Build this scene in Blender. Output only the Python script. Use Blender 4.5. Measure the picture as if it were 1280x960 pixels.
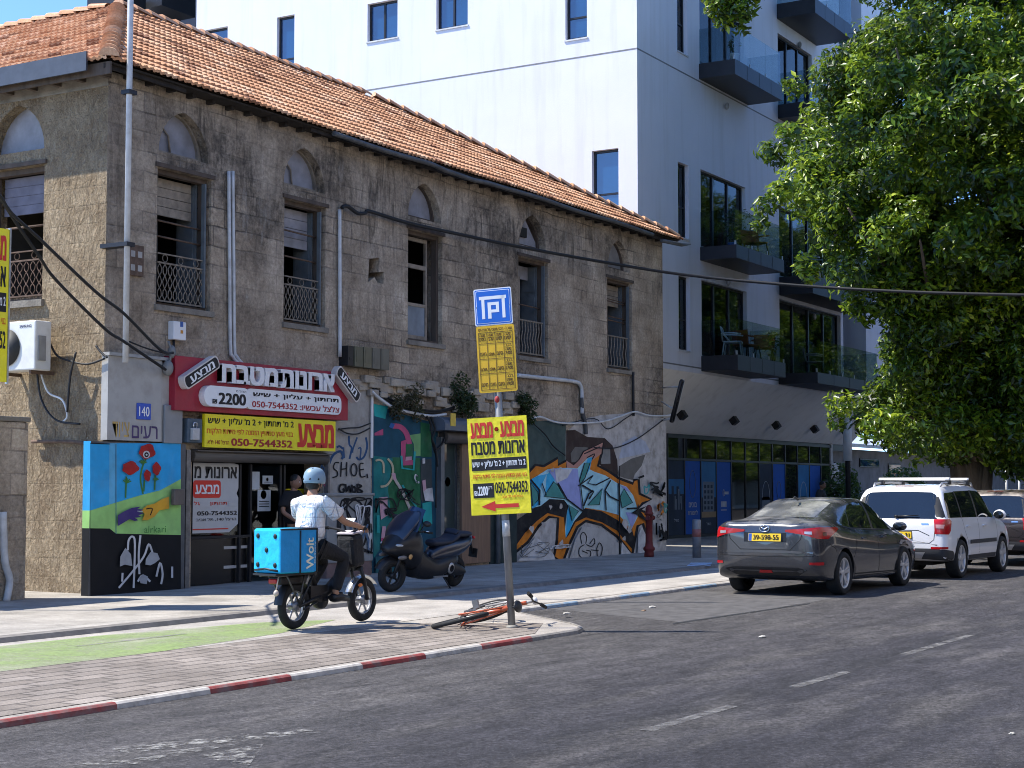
import bpy, bmesh, math, random, re
import numpy as np
from mathutils import Vector, Matrix, noise as mnoise
from mathutils.geometry import tessellate_polygon, delaunay_2d_cdt
from mathutils.bvhtree import BVHTree
random.seed(7); rng = np.random.default_rng(7)
for o in list(bpy.data.objects): bpy.data.objects.remove(o)
scene = bpy.context.scene
COL = scene.collection
# ---------------------------------------------------------------- camera, sky, sun, exposure
# world axes: +X runs along the street away to the right, +Y towards the old building, Z up, pavement at z=0
YAW, EYE, FPX, HOR = math.radians(30.7), 1.55, 2000.0, 611.0
PITCH = math.atan((HOR - 480) / FPX)
R_ = np.array([math.sin(YAW), -math.cos(YAW), 0]); F0 = np.array([math.cos(YAW), math.sin(YAW), 0]); Z_ = np.array([0, 0, 1.0])
FW = F0 * math.cos(PITCH) + Z_ * math.sin(PITCH); UP = -F0 * math.sin(PITCH) + Z_ * math.cos(PITCH)
CAM = np.array([0, 0, EYE])
cd = bpy.data.cameras.new('camera'); cam = bpy.data.objects.new('camera', cd); COL.objects.link(cam)
cd.sensor_width = 36; cd.lens = 36 * FPX / 1280; cd.clip_end = 3000; cd.clip_start = .1
cam.matrix_world = Matrix(((R_[0], UP[0], -FW[0], 0), (R_[1], UP[1], -FW[1], 0), (R_[2], UP[2], -FW[2], EYE), (0, 0, 0, 1)))
scene.camera = cam
SUN_EL = math.radians(56.3); _sh = Vector((.50, -.866, 0)).normalized()
SUNV = Vector((-_sh.x * math.cos(SUN_EL), -_sh.y * math.cos(SUN_EL), math.sin(SUN_EL)))
world = bpy.data.worlds.new('World'); scene.world = world; world.use_nodes = True
wn = world.node_tree.nodes; wl = world.node_tree.links
sky = wn.new('ShaderNodeTexSky'); sky.sky_type = 'NISHITA'; sky.sun_disc = False
sky.sun_elevation = SUN_EL; sky.sun_rotation = math.atan2(SUNV.x, SUNV.y); sky.air_density = 1.0; sky.dust_density = 0; sky.ozone_density = 8; sky.altitude = 5000
wl.new(sky.outputs[0], wn['Background'].inputs[0]); wn['Background'].inputs[1].default_value = .15
ld = bpy.data.lights.new('sun', 'SUN'); ld.energy = 3.0; ld.angle = math.radians(.5); ld.color = (1, .95, .86)
lo = bpy.data.objects.new('sun', ld); COL.objects.link(lo); lo.location = (0, 0, 40)
lo.rotation_euler = (-SUNV).to_track_quat('-Z', 'Y').to_euler()
vs = scene.view_settings; vs.view_transform = 'Standard'; vs.look = 'None'; vs.gamma = 1; vs.use_curve_mapping = False; vs.exposure = 1.56
scene.cycles.max_bounces = 6; scene.cycles.diffuse_bounces = 3; scene.cycles.glossy_bounces = 3; scene.cycles.transparent_max_bounces = 12
scene.cycles.use_denoising = True; scene.cycles.filter_width = 1.0

# ---------------------------------------------------------------- measuring helpers (photo measurements to metres)
def ray(x, y): return R_ * (x - 640) + UP * (480 - y) + FW * FPX
def plane(x, y, ax, v):
    d = ray(x, y); return CAM + d * ((v - CAM[ax]) / d[ax])
Y0 = 16.75      # front wall of the old building
X0 = 16.72      # its side wall
FR = dict(p=(0, 0, 1), z1=(0, 0, 4), z2=(0, 240, 4), z3=(100, 420, 5.3333), z4=(0, 480, 3.2), z5=(210, 420, 4.923), z6=(310, 560, 4), z7=(570, 340, 5.3333), z8=(560, 510, 6.4),
          b1=(320, 160, 3), b2=(600, 220, 3.2), b3=(400, 460, 3.692), b4=(620, 510, 4.571), b5=(820, 480, 4.364), b6=(870, 560, 3.122), b7=(840, 0, 4), b8=(840, 180, 3))
def ip(fr, q): a = FR[fr]; return (a[0] + q[0] / a[2], a[1] + q[1] / a[2])
def fx(fr, q, y=Y0):
    p = plane(*ip(fr, q), 1, y); return (float(p[0]), float(p[2]))
def gx(px, py, z=0):
    p = plane(px, py, 2, z); return (float(p[0]), float(p[1]))
# ---------------------------------------------------------------- mesh builder
class MB:
    def __init__(s): s.v = []; s.f = []; s.m = []; s.s = []
    def add(s, vs, fs, m=0, smooth=False, M=None):
        b = len(s.v)
        if M is not None: vs = [tuple(M @ Vector(v)) for v in vs]
        s.v += [tuple(v) for v in vs]
        for f in fs: s.f.append([b + i for i in f]); s.m.append(m); s.s.append(smooth)
        return s
    def box(s, x0, x1, y0, y1, z0, z1, m=0, M=None):
        vs = [(x0, y0, z0), (x1, y0, z0), (x1, y1, z0), (x0, y1, z0), (x0, y0, z1), (x1, y0, z1), (x1, y1, z1), (x0, y1, z1)]
        return s.add(vs, [(3, 2, 1, 0), (4, 5, 6, 7), (0, 1, 5, 4), (1, 2, 6, 5), (2, 3, 7, 6), (3, 0, 4, 7)], m, False, M)
    def poly(s, pts, m=0): return s.add(pts, [list(range(len(pts)))], m)
    def tube(s, pts, r, n=8, m=0, caps=True, M=None):
        pts = [Vector(p) for p in pts]; rs = r if isinstance(r, (list, tuple)) else [r] * len(pts)
        up = Vector((0, 0, 1)); vs = []; fs = []
        t0 = (pts[1] - pts[0]).normalized()
        if abs(t0.dot(up)) > .95: up = Vector((1, 0, 0))
        a = t0.cross(up).normalized()
        for i, p in enumerate(pts):
            t = (pts[min(i + 1, len(pts) - 1)] - pts[max(i - 1, 0)]).normalized()
            a = (a - t * a.dot(t)).normalized(); b = t.cross(a)
            for k in range(n):
                an = 2 * math.pi * k / n; vs.append(p + (a * math.cos(an) + b * math.sin(an)) * rs[i])
        for i in range(len(pts) - 1):
            for k in range(n):
                fs.append((i * n + k, i * n + (k + 1) % n, (i + 1) * n + (k + 1) % n, (i + 1) * n + k))
        s.add(vs, fs, m, True, M)
        if caps:
            b = len(s.v) - len(vs)
            s.f.append([b + k for k in range(n)][::-1]); s.m.append(m); s.s.append(False)
            s.f.append([b + (len(pts) - 1) * n + k for k in range(n)]); s.m.append(m); s.s.append(False)
        return s
    def lathe(s, prof, n=24, m=0, M=None, smooth=True, close=False, caps=True):   # prof [(r,h)] about local Z
        vs = [(r * math.cos(2 * math.pi * k / n), r * math.sin(2 * math.pi * k / n), h) for r, h in prof for k in range(n)]
        P = len(prof); fs = []
        for i in range(P if close else P - 1):
            j = (i + 1) % P
            for k in range(n): fs.append((i * n + k, i * n + (k + 1) % n, j * n + (k + 1) % n, j * n + k))
        if not close and caps:
            if prof[0][0] > 1e-4: fs.append(list(range(n))[::-1])
            if prof[-1][0] > 1e-4: fs.append([(P - 1) * n + k for k in range(n)])
        return s.add(vs, fs, m, smooth, M)
    def prism(s, pts, d, m=0, M=None):                                    # outline in local XY, thickness d along +Z
        n = len(pts); vs = [(x, y, 0) for x, y in pts] + [(x, y, d) for x, y in pts]
        return s.add(vs, [list(range(n))[::-1], list(range(n, 2 * n))] + [(i, (i + 1) % n, n + (i + 1) % n, n + i) for i in range(n)], m, False, M)
    def ell(s, c, r, m=0, nu=16, nv=10, M=None, disp=None):
        vs = []; fs = []
        for i in range(nv + 1):
            th = math.pi * i / nv
            for k in range(nu):
                ph = 2 * math.pi * k / nu; d = Vector((math.sin(th) * math.cos(ph), math.sin(th) * math.sin(ph), math.cos(th)))
                q = 1 + (disp(d) if disp else 0); vs.append((c[0] + d.x * r[0] * q, c[1] + d.y * r[1] * q, c[2] + d.z * r[2] * q))
        for i in range(nv):
            for k in range(nu): fs.append((i * nu + k, (i + 1) * nu + k, (i + 1) * nu + (k + 1) % nu, i * nu + (k + 1) % nu))
        return s.add(vs, fs, m, True, M)
    def text(s, body, o, ex, ey, W, H, m=0, depth=0, bold=0.0, ez=None):
        v, f = text_mesh(body, 0, depth / max(H, 1e-6))
        if bold:          # heavier strokes: the outline repeated a hair apart
            n0 = len(v); v0 = v; f0 = f; v = list(v); f = list(f)
            for k, (dx_, dy_) in enumerate(((1, .5), (-1, .5), (1, -.5), (-1, -.5))):
                v += [(p[0] + dx_ * bold, p[1] + dy_ * bold, p[2]) for p in v0]; f += [[i + n0 * (k + 1) for i in q] for q in f0]
        else: n0 = len(v)
        xs = [p[0] for p in v]; ys = [p[1] for p in v]
        x0, y0, dx, dy = min(xs), min(ys), max(xs) - min(xs), max(ys) - min(ys)
        o, ex, ey = Vector(o), Vector(ex), Vector(ey); ez = ex.cross(ey) if ez is None else Vector(ez)
        zs = [p[2] for p in v]; z0 = min(zs); dz = max(zs) - z0
        return s.add([o + ex * ((p[0] - x0) / dx * W) + ey * ((p[1] - y0) / dy * H) + (ez * ((p[2] - z0) / dz * depth) if depth else Vector((0, 0, 0))) + ez * (.0004 * (i // n0)) for i, p in enumerate(v)], f, m)
    def build(s, name, mats, parent=None, bevel=0, M=None):
        me = bpy.data.meshes.new(name); off = Vector((0, 0, 0))
        q = parent
        while q is not None:
            if q.name in WORLDROOT: off = Vector(q.location)
            q = q.parent
        vs = s.v
        if M is not None: vs = [M @ Vector(v) for v in vs]
        me.from_pydata([tuple(Vector(v) - off) for v in vs], [], s.f)
        for mt in (mats if isinstance(mats, (list, tuple)) else [mats]): me.materials.append(mt)
        me.polygons.foreach_set('material_index', s.m); me.polygons.foreach_set('use_smooth', s.s); me.update()
        o = bpy.data.objects.new(name, me); COL.objects.link(o)
        if parent is not None: o.parent = parent
        if bevel:
            b = o.modifiers.new('bevel', 'BEVEL'); b.width = bevel; b.segments = 2; b.limit_method = 'ANGLE'; b.angle_limit = math.radians(40)
        return o
WORLDROOT = set()
_tc = {}
def he(t):
    r = t[::-1]; return re.sub(r'[0-9A-Za-z][0-9A-Za-z\-.,]*', lambda q: q.group()[::-1], r)
def text_mesh(body, bold, depth):
    k = (body, bold, round(depth, 3))
    if k not in _tc:
        cu = bpy.data.curves.new('writing', 'FONT'); cu.body = body; cu.offset = bold; cu.extrude = depth / 2; cu.resolution_u = 3
        o = bpy.data.objects.new('writing', cu); COL.objects.link(o)
        me = bpy.data.meshes.new_from_object(o.evaluated_get(bpy.context.evaluated_depsgraph_get()))
        _tc[k] = ([tuple(v.co) for v in me.vertices], [list(p.vertices) for p in me.polygons])
        bpy.data.objects.remove(o); bpy.data.meshes.remove(me); bpy.data.curves.remove(cu)
    return _tc[k]
def tag(o, label, cat, group=None, kind=None):
    if label: o['label'] = label
    if cat: o['category'] = cat
    if group: o['group'] = group
    if kind: o['kind'] = kind
    return o
def thing(name, label, cat, loc=(0, 0, 0), rotz=0, group=None, world=False):
    o = bpy.data.objects.new(name, None); COL.objects.link(o); o.location = loc; o.rotation_euler = (0, 0, rotz); o.empty_display_size = .2
    tag(o, label, cat, group)
    if world: WORLDROOT.add(o.name)
    return o
def struct(o): o['kind'] = 'structure'; return o
def copy_tree(o, parent=None):
    c = o.copy(); COL.objects.link(c); c.parent = parent
    for ch in list(o.children): copy_tree(ch, c)
    return c
def rotm(ax, d): return Matrix.Rotation(math.radians(d), 4, ax)
def T(x, y, z): return Matrix.Translation((x, y, z))
# ---------------------------------------------------------------- materials
def newmat(name):
    m = bpy.data.materials.new(name); m.use_nodes = True; nt = m.node_tree
    return m, nt, nt.nodes, nt.links, nt.nodes['Principled BSDF']
class N:
    """tiny node helper"""
    def __init__(s, nt): s.nt = nt; s.n = nt.nodes; s.l = nt.links
    def co(s, scale=(1, 1, 1), kind='Object', rot=(0, 0, 0)):
        t = s.n.new('ShaderNodeTexCoord'); mp = s.n.new('ShaderNodeMapping'); mp.inputs['Scale'].default_value = scale; mp.inputs['Rotation'].default_value = rot
        s.l.new(t.outputs[kind], mp.inputs[0]); return mp.outputs[0]
    def noise(s, co, scale, detail=5, rough=.55, dist=0):
        t = s.n.new('ShaderNodeTexNoise'); t.inputs['Scale'].default_value = scale; t.inputs['Detail'].default_value = detail; t.inputs['Roughness'].default_value = rough; t.inputs['Distortion'].default_value = dist
        s.l.new(co, t.inputs['Vector']); return t.outputs['Fac']
    def vor(s, co, scale, feat='F1'):
        t = s.n.new('ShaderNodeTexVoronoi'); t.feature = feat; t.inputs['Scale'].default_value = scale; s.l.new(co, t.inputs['Vector']); return t.outputs['Distance']
    def ramp(s, fac, stops):
        r = s.n.new('ShaderNodeValToRGB'); e = r.color_ramp.elements
        while len(e) < len(stops): e.new(.5)
        for q, (p, c) in zip(e, stops): q.position = p; q.color = (c if hasattr(c, '__len__') else (c, c, c)) + ((1,) if not hasattr(c, '__len__') or len(c) == 3 else ())
        s.l.new(fac, r.inputs[0]); return r.outputs[0]
    def mix(s, fac, a, b, mode='MIX'):
        m = s.n.new('ShaderNodeMix'); m.data_type = 'RGBA'; m.blend_type = mode
        for sock, v in ((m.inputs[0], fac), (m.inputs[6], a), (m.inputs[7], b)):
            if isinstance(v, (int, float)): sock.default_value = v
            elif isinstance(v, (tuple, list)): sock.default_value = tuple(v) + (1,)
            else: s.l.new(v, sock)
        return m.outputs[2]
    def math(s, op, a, b=0):
        m = s.n.new('ShaderNodeMath'); m.operation = op
        for sock, v in ((m.inputs[0], a), (m.inputs[1], b)):
            if isinstance(v, (int, float)): sock.default_value = v
            else: s.l.new(v, sock)
        return m.outputs[0]
    def bump(s, h, dist, bsdf, strength=1, prev=None):
        b = s.n.new('ShaderNodeBump'); b.inputs['Distance'].default_value = dist; b.inputs['Strength'].default_value = strength; s.l.new(h, b.inputs['Height'])
        if prev is not None: s.l.new(prev, b.inputs['Normal'])
        s.l.new(b.outputs[0], bsdf.inputs['Normal']); return b.outputs[0]
def setp(b, rough=.6, metal=0, spec=.5, coat=0, emit=None, es=0):
    b.inputs['Roughness'].default_value = rough; b.inputs['Metallic'].default_value = metal; b.inputs['Specular IOR Level'].default_value = spec; b.inputs['Coat Weight'].default_value = coat
    b.inputs['Coat Roughness'].default_value = .04
_mc = {}
def pm(name, col, rough=.6, metal=0, var=.18, scale=5, bump=0, bscale=60, spec=.4, coat=0, stretch=(1, 1, 1), dirt=None, dscale=2.5, damt=.5):
    if name in _mc: return _mc[name]
    m, nt, n, l, b = newmat(name); setp(b, rough, metal, spec, coat); h = N(nt); co = h.co(stretch)
    c0 = tuple(x * (1 - var) for x in col); c1 = tuple(min(1, x * (1 + var)) for x in col)
    c = h.ramp(h.noise(co, scale, 6), [(.3, c0), (.7, c1)])
    if dirt: c = h.mix(h.math('MULTIPLY', h.ramp(h.noise(co, dscale, 8, .65), [(.48, 0.), (.68, 1.)]), damt), c, dirt)
    l.new(c, b.inputs['Base Color'])
    if bump: h.bump(h.noise(co, bscale, 4), bump, b)
    _mc[name] = m; return m
def glassmat(name, col, rough=.03, spec=.8, ior=1.6):
    m = pm(name, col, rough, 0, .15, 1.5, 0, 1, .5); m.node_tree.nodes['Principled BSDF'].inputs['IOR'].default_value = ior; return m
FR.update(s1=(225, 560, 5.055), s2=(460, 620, 7.3875), s3=(420, 480, 5.818), s4=(780, 460, 3.69))
# ---------------------------------------------------------------- surface materials
def m_facade():
    m, nt, n, l, b = newmat('old plastered blockwork'); setp(b, .92, 0, .15); h = N(nt)
    co = h.co()
    sx = n.new('ShaderNodeSeparateXYZ'); l.new(co, sx.inputs[0]); cx = n.new('ShaderNodeCombineXYZ')
    l.new(h.math('ADD', sx.outputs[0], sx.outputs[1]), cx.inputs[0]); l.new(sx.outputs[2], cx.inputs[1])
    wob = n.new('ShaderNodeVectorMath'); wob.operation = 'ADD'; nz = n.new('ShaderNodeTexNoise'); nz.inputs['Scale'].default_value = 1.6; l.new(cx.outputs[0], nz.inputs['Vector'])
    sc = n.new('ShaderNodeVectorMath'); sc.operation = 'SCALE'; sc.inputs['Scale'].default_value = .07; l.new(nz.outputs['Color'], sc.inputs[0]); l.new(cx.outputs[0], wob.inputs[0]); l.new(sc.outputs[0], wob.inputs[1])
    br = n.new('ShaderNodeTexBrick'); br.inputs['Scale'].default_value = 1; br.inputs['Brick Width'].default_value = .52; br.inputs['Row Height'].default_value = .30; br.inputs['Mortar Size'].default_value = .014; br.inputs['Mortar Smooth'].default_value = .6
    br.inputs['Color1'].default_value = (.30, .31, .33, 1); br.inputs['Color2'].default_value = (.74, .72, .68, 1); br.inputs['Mortar'].default_value = (.35, .35, .35, 1); l.new(wob.outputs[0], br.inputs['Vector'])
    c = h.ramp(h.noise(co, 1.1, 9, .66), [(.30, (.22, .168, .118)), (.45, (.39, .31, .225)), (.6, (.51, .415, .31)), (.76, (.70, .59, .46))])
    bare = h.ramp(h.noise(co, .45, 7, .65), [(.49, 0.), (.62, .8)])
    c = h.mix(h.math('MULTIPLY', h.math('ADD', bare, .25), .55), c, br.outputs['Color'], 'OVERLAY')
    c = h.mix(h.math('MULTIPLY', h.math('MULTIPLY', br.outputs['Fac'], h.math('ADD', bare, .25)), .6), c, (.12, .10, .085))
    brk = h.ramp(h.noise(co, 7, 10, .75), [(.36, 0.), (.62, 1.)])
    hi = n.new('ShaderNodeMapRange'); hi.inputs[1].default_value = 3.4; hi.inputs[2].default_value = 7.6; hi.inputs[3].default_value = .12; hi.inputs[4].default_value = 1; l.new(sx.outputs[2], hi.inputs[0])
    # black mould in blotches, rain streaks under the eaves, lighter lime patches
    mo = h.math('MULTIPLY', h.ramp(h.noise(co, .42, 6, .6, 1.2), [(.48, 0.), (.61, 1.)]), brk); c = h.mix(h.math('MULTIPLY', mo, .8), c, (.050, .042, .035))
    s = h.ramp(h.noise(h.co((3.2, 3.2, .55)), 1.1, 10, .75, 1.4), [(.47, 0.), (.60, 1.)]); s = h.math('MULTIPLY', h.math('MULTIPLY', s, hi.outputs[0]), h.ramp(h.noise(co, .8, 5), [(.42, 0.), (.60, 1.)])); c = h.mix(h.math('MULTIPLY', s, .9), c, (.050, .042, .035))
    ws = h.math('MULTIPLY', h.ramp(h.noise(h.co((3, 3, 1.0)), .9, 8, .7), [(.56, 0.), (.66, 1.)]), brk); c = h.mix(h.math('MULTIPLY', ws, .55), c, (.52, .48, .41))
    c = h.mix(.55, c, h.ramp(h.noise(co, 17, 9, .75), [(.3, .12), (.7, .88)]), 'OVERLAY')
    l.new(c, b.inputs['Base Color'])
    n1 = h.bump(h.noise(co, 14, 10, .72), .06, b, 1)
    inv = h.math('SUBTRACT', 1, h.math('MULTIPLY', br.outputs['Fac'], bare)); h.bump(inv, .03, b, .8, n1)
    return m
def m_rough_stone():
    m, nt, n, l, b = newmat('rough dressed sandstone'); setp(b, .95, 0, .1); h = N(nt); co = h.co()
    sx = n.new('ShaderNodeSeparateXYZ'); l.new(co, sx.inputs[0]); cx = n.new('ShaderNodeCombineXYZ'); l.new(sx.outputs[1], cx.inputs[0]); l.new(sx.outputs[2], cx.inputs[1])
    br = n.new('ShaderNodeTexBrick'); br.inputs['Scale'].default_value = 1; br.inputs['Brick Width'].default_value = .62; br.inputs['Row Height'].default_value = .27; br.inputs['Mortar Size'].default_value = .012; br.inputs['Mortar Smooth'].default_value = .4
    l.new(cx.outputs[0], br.inputs['Vector'])
    c = h.ramp(h.noise(co, 2.2, 8, .65), [(.3, (.30, .22, .14)), (.7, (.58, .46, .31))])
    c = h.mix(.4, c, h.ramp(h.noise(co, 30, 5, .7), [(.3, .1), (.7, .9)]), 'OVERLAY')
    l.new(c, b.inputs['Base Color'])
    n1 = h.bump(h.noise(h.co((1, 1.0, .62)), 12, 7, .65, .6), .34, b, 1)
    n2 = h.bump(h.math('SUBTRACT', 1, br.outputs['Fac']), .09, b, 1, n1)
    return m
def m_asphalt():
    m, nt, n, l, b = newmat('asphalt'); setp(b, .85, 0, .3); h = N(nt); co = h.co()
    c = h.ramp(h.noise(h.co((.10, 1, 1)), .8, 7, .6), [(.3, (.020, .019, .023)), (.55, (.037, .035, .040)), (.75, (.076, .071, .074))])
    # tyre-polished tracks along the lane and pale dusty bands
    tr = h.ramp(h.noise(h.co((.05, .9, 1), rot=(0, 0, .02)), 1.3, 5, .55), [(.5, 0.), (.64, 1.)]); c = h.mix(h.math('MULTIPLY', tr, .6), c, (.028, .027, .030))
    du = h.ramp(h.noise(h.co((.3, 1.2, 1), rot=(0, 0, -.12)), .9, 8, .65), [(.50, 0.), (.68, 1.)]); c = h.mix(h.math('MULTIPLY', du, .5), c, (.105, .097, .09)); kx = n.new('ShaderNodeSeparateXYZ'); l.new(co, kx.inputs[0]); kd = h.ramp(h.math('MULTIPLY', h.math('ADD', kx.outputs[1], h.math('MULTIPLY', h.noise(co, .6, 6), 2.2)), .1), [(.62, 0.), (.92, 1.)]); c = h.mix(h.math('MULTIPLY', kd, .35), c, (.115, .106, .097))
    g = h.noise(co, 95, 3, .8); c = h.mix(.8, c, h.ramp(g, [(.3, .08), (.7, .92)]), 'OVERLAY'); c = h.mix(.85, c, h.ramp(h.noise(co, 22, 8, .85), [(.36, .04), (.64, .96)]), 'OVERLAY'); c = h.mix(.5, c, h.ramp(h.noise(h.co((.5, 1.4, 1)), 3.5, 8, .75), [(.35, .1), (.65, .9)]), 'OVERLAY')
    sp = h.ramp(h.vor(co, 26), [(.09, 1.), (.16, 0.)]); c = h.mix(h.math('MULTIPLY', sp, .45), c, (.20, .185, .175))
    cr = h.vor(h.co((1, 1, 1)), .55, 'DISTANCE_TO_EDGE'); cr2 = h.math('MULTIPLY', h.ramp(cr, [(.0, 1.), (.008, 0.)]), h.ramp(h.noise(co, .35, 4), [(.5, 0.), (.6, .7)])); pass
    l.new(c, b.inputs['Base Color']); h.bump(g, .012, b, .9); return m
def m_pavers(name, c0, c1, bw, rh, mort, rot=0, dirt=.4, msz=.012):
    m, nt, n, l, b = newmat(name); setp(b, .85, 0, .25); h = N(nt); co = h.co((1, 1, 1), rot=(0, 0, rot))
    br = n.new('ShaderNodeTexBrick'); br.inputs['Scale'].default_value = 1; br.inputs['Brick Width'].default_value = bw; br.inputs['Row Height'].default_value = rh; br.inputs['Mortar Size'].default_value = msz
    br.inputs['Color1'].default_value = c0 + (1,); br.inputs['Color2'].default_value = c1 + (1,); br.inputs['Mortar'].default_value = mort + (1,); br.inputs['Bias'].default_value = -.1; l.new(co, br.inputs['Vector'])
    c = h.mix(.6, br.outputs['Color'], h.ramp(h.noise(co, 1.3, 8, .65), [(.3, .25), (.7, .75)]), 'OVERLAY')
    c = h.mix(.4, c, h.ramp(h.noise(co, 70, 3, .7), [(.3, .15), (.7, .85)]), 'OVERLAY')
    d = h.ramp(h.noise(co, .7, 8, .7), [(.5, 0.), (.66, 1.)]); c = h.mix(h.math('MULTIPLY', d, dirt), c, tuple(x * .45 for x in c0))
    l.new(c, b.inputs['Base Color']); n1 = h.bump(h.noise(co, 80, 3), .006, b, .6); h.bump(h.math('SUBTRACT', 1, br.outputs['Fac']), .012, b, .7, n1); return m
def m_paint(name, col, wear=.5, scale=7, rough=.7, fade=None, edge=.12):
    """road or kerb paint worn through to what it lies on"""
    m, nt, n, l, b = newmat(name); setp(b, rough, 0, .3); h = N(nt); co = h.co()
    c = h.mix(.5, col, h.ramp(h.noise(co, 20, 6, .7), [(.3, .2), (.7, .8)]), 'OVERLAY'); l.new(c, b.inputs['Base Color'])
    w = h.ramp(h.noise(co, scale, 9, .72), [(wear - edge, 0.), (wear + edge, 1.)])
    tr = n.new('ShaderNodeBsdfTransparent'); mx = n.new('ShaderNodeMixShader'); l.new(w, mx.inputs[0]); l.new(tr.outputs[0], mx.inputs[1]); l.new(b.outputs[0], mx.inputs[2])
    l.new(mx.outputs[0], n['Material Output'].inputs[0]); return m
def m_glass_clear(name, tint=(.75, .85, .85), refl=.12):
    m, nt, n, l, b = newmat(name); n.remove(b)
    tr = n.new('ShaderNodeBsdfTransparent'); tr.inputs[0].default_value = tint + (1,); g = n.new('ShaderNodeBsdfGlossy'); g.inputs['Roughness'].default_value = .02
    lw = n.new('ShaderNodeLayerWeight'); lw.inputs[0].default_value = .5; h = N(nt); f = h.math('ADD', h.math('MULTIPLY', h.math('POWER', lw.outputs['Facing'], 4), .6), .015 + refl * .5)
    mx = n.new('ShaderNodeMixShader'); l.new(f, mx.inputs[0]); l.new(tr.outputs[0], mx.inputs[1]); l.new(g.outputs[0], mx.inputs[2]); l.new(mx.outputs[0], n['Material Output'].inputs[0]); return m
def m_tile():
    m, nt, n, l, b = newmat('terracotta roof tile'); setp(b, .85, 0, .25); h = N(nt); co = h.co()
    at = n.new('ShaderNodeAttribute'); at.attribute_name = 'tint'
    c = h.ramp(at.outputs['Fac'], [(0, (.20, .09, .05)), (.2, (.44, .22, .115)), (.6, (.55, .30, .165)), (1, (.64, .42, .28))])
    c = h.mix(h.math('MULTIPLY', h.ramp(h.noise(co, 1.2, 8, .7), [(.5, 0.), (.7, 1.)]), .45), c, (.20, .10, .06))
    c = h.mix(.4, c, h.ramp(h.noise(co, 24, 5, .7), [(.3, .15), (.7, .85)]), 'OVERLAY'); l.new(c, b.inputs['Base Color']); h.bump(h.noise(co, 60, 3), .004, b, .5); return m
def m_leaf(name, stops, rough=.35, tl=.3, spec=.5):
    m, nt, n, l, b = newmat(name); setp(b, rough, 0, spec); h = N(nt)
    at = n.new('ShaderNodeAttribute'); at.attribute_name = 'tint'; c = h.ramp(at.outputs['Fac'], stops); l.new(c, b.inputs['Base Color'])
    tb = n.new('ShaderNodeBsdfTranslucent'); l.new(h.mix(.5, c, (.30, .42, .04)), tb.inputs[0]); mx = n.new('ShaderNodeMixShader'); mx.inputs[0].default_value = tl
    l.new(b.outputs[0], mx.inputs[1]); l.new(tb.outputs[0], mx.inputs[2]); l.new(mx.outputs[0], n['Material Output'].inputs[0]); return m
FACADE = m_facade(); STONE = m_rough_stone(); ASPH = m_asphalt(); TILE = m_tile()
SIDEWALK = m_pavers('pale concrete pavement', (.30, .272, .24), (.345, .315, .28), 1.2, .6, (.16, .15, .14), 0, .3, .006)
PAVER = m_pavers('brown paving bricks', (.185, .158, .135), (.255, .222, .195), .42, .21, (.095, .082, .072), math.radians(0), .35, .016)
BLACK = pm('black plastic', (.012, .012, .013), .45, 0, .3); RUBBER = pm('rubber', (.014, .014, .014), .85, 0, .3, 20)
DKMET = pm('dark metal', (.035, .035, .038), .5, .6); GALV = pm('galvanised steel', (.36, .37, .37), .45, .7, .25, 9, dirt=(.2, .17, .14)); RUST = pm('rusty iron', (.13, .085, .06), .85, .2, .35, 14)
WHITE = pm('white paint', (.72, .72, .71), .5, 0, .06); CHROME = pm('bright metal', (.7, .7, .7), .18, 1, .05)
PVC = pm('pale grey pipe', (.55, .55, .54), .55, 0, .12, 6, dirt=(.25, .23, .2)); CABLE = pm('black cable', (.013, .013, .014), .6)
DKWOOD = pm('dark weathered wood', (.085, .062, .046), .85, 0, .35, 6, .006, 40, stretch=(1, 1, .2)); BLUEWOOD = pm('faded blue-grey shutter wood', (.115, .135, .145), .8, 0, .3, 5, .004, 40, dirt=(.09, .075, .06))
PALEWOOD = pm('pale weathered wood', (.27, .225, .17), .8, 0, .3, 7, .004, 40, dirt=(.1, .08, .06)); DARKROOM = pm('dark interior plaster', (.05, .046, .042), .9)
WINGLASS = glassmat('dusty window glass', (.035, .045, .055), .12, .6); PALEPANE = pm('whitewashed pane', (.27, .26, .27), .6, 0, .25, 3, dirt=(.14, .13, .12))
YELLOW = pm('yellow sign vinyl', (.86, .74, .015), .38, 0, .05, 3, .03, 2.2, dirt=(.62, .50, .03), dscale=2, damt=.35); RED = pm('red sign paint', (.62, .035, .02), .5, 0, .08); BLK = pm('black lettering', (.012, .011, .012), .6); CRIM = pm('crimson sign sheet', (.33, .016, .035), .45, 0, .12, 2, .02, 1.8, dirt=(.2, .02, .03)); OFFW = pm('white lettering', (.78, .78, .77), .5, 0, .04); DRED = pm('dark red lettering', (.36, .02, .025), .55, 0, .05)
ORANGE = pm('orange red lettering', (.72, .13, .02), .5, 0, .05)
# ---------------------------------------------------------------- ground
KERB_Y = 8.4; BAY_Y = 10.5; RZ = -.038
def sheet(name, pts, z, mat): o = MB().poly([(x, y, z) for x, y in pts]).build(name, mat); return struct(o)
sheet('road', [(-150, -150), (420, -150), (420, 300), (-150, 300)], RZ, ASPH)
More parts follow.
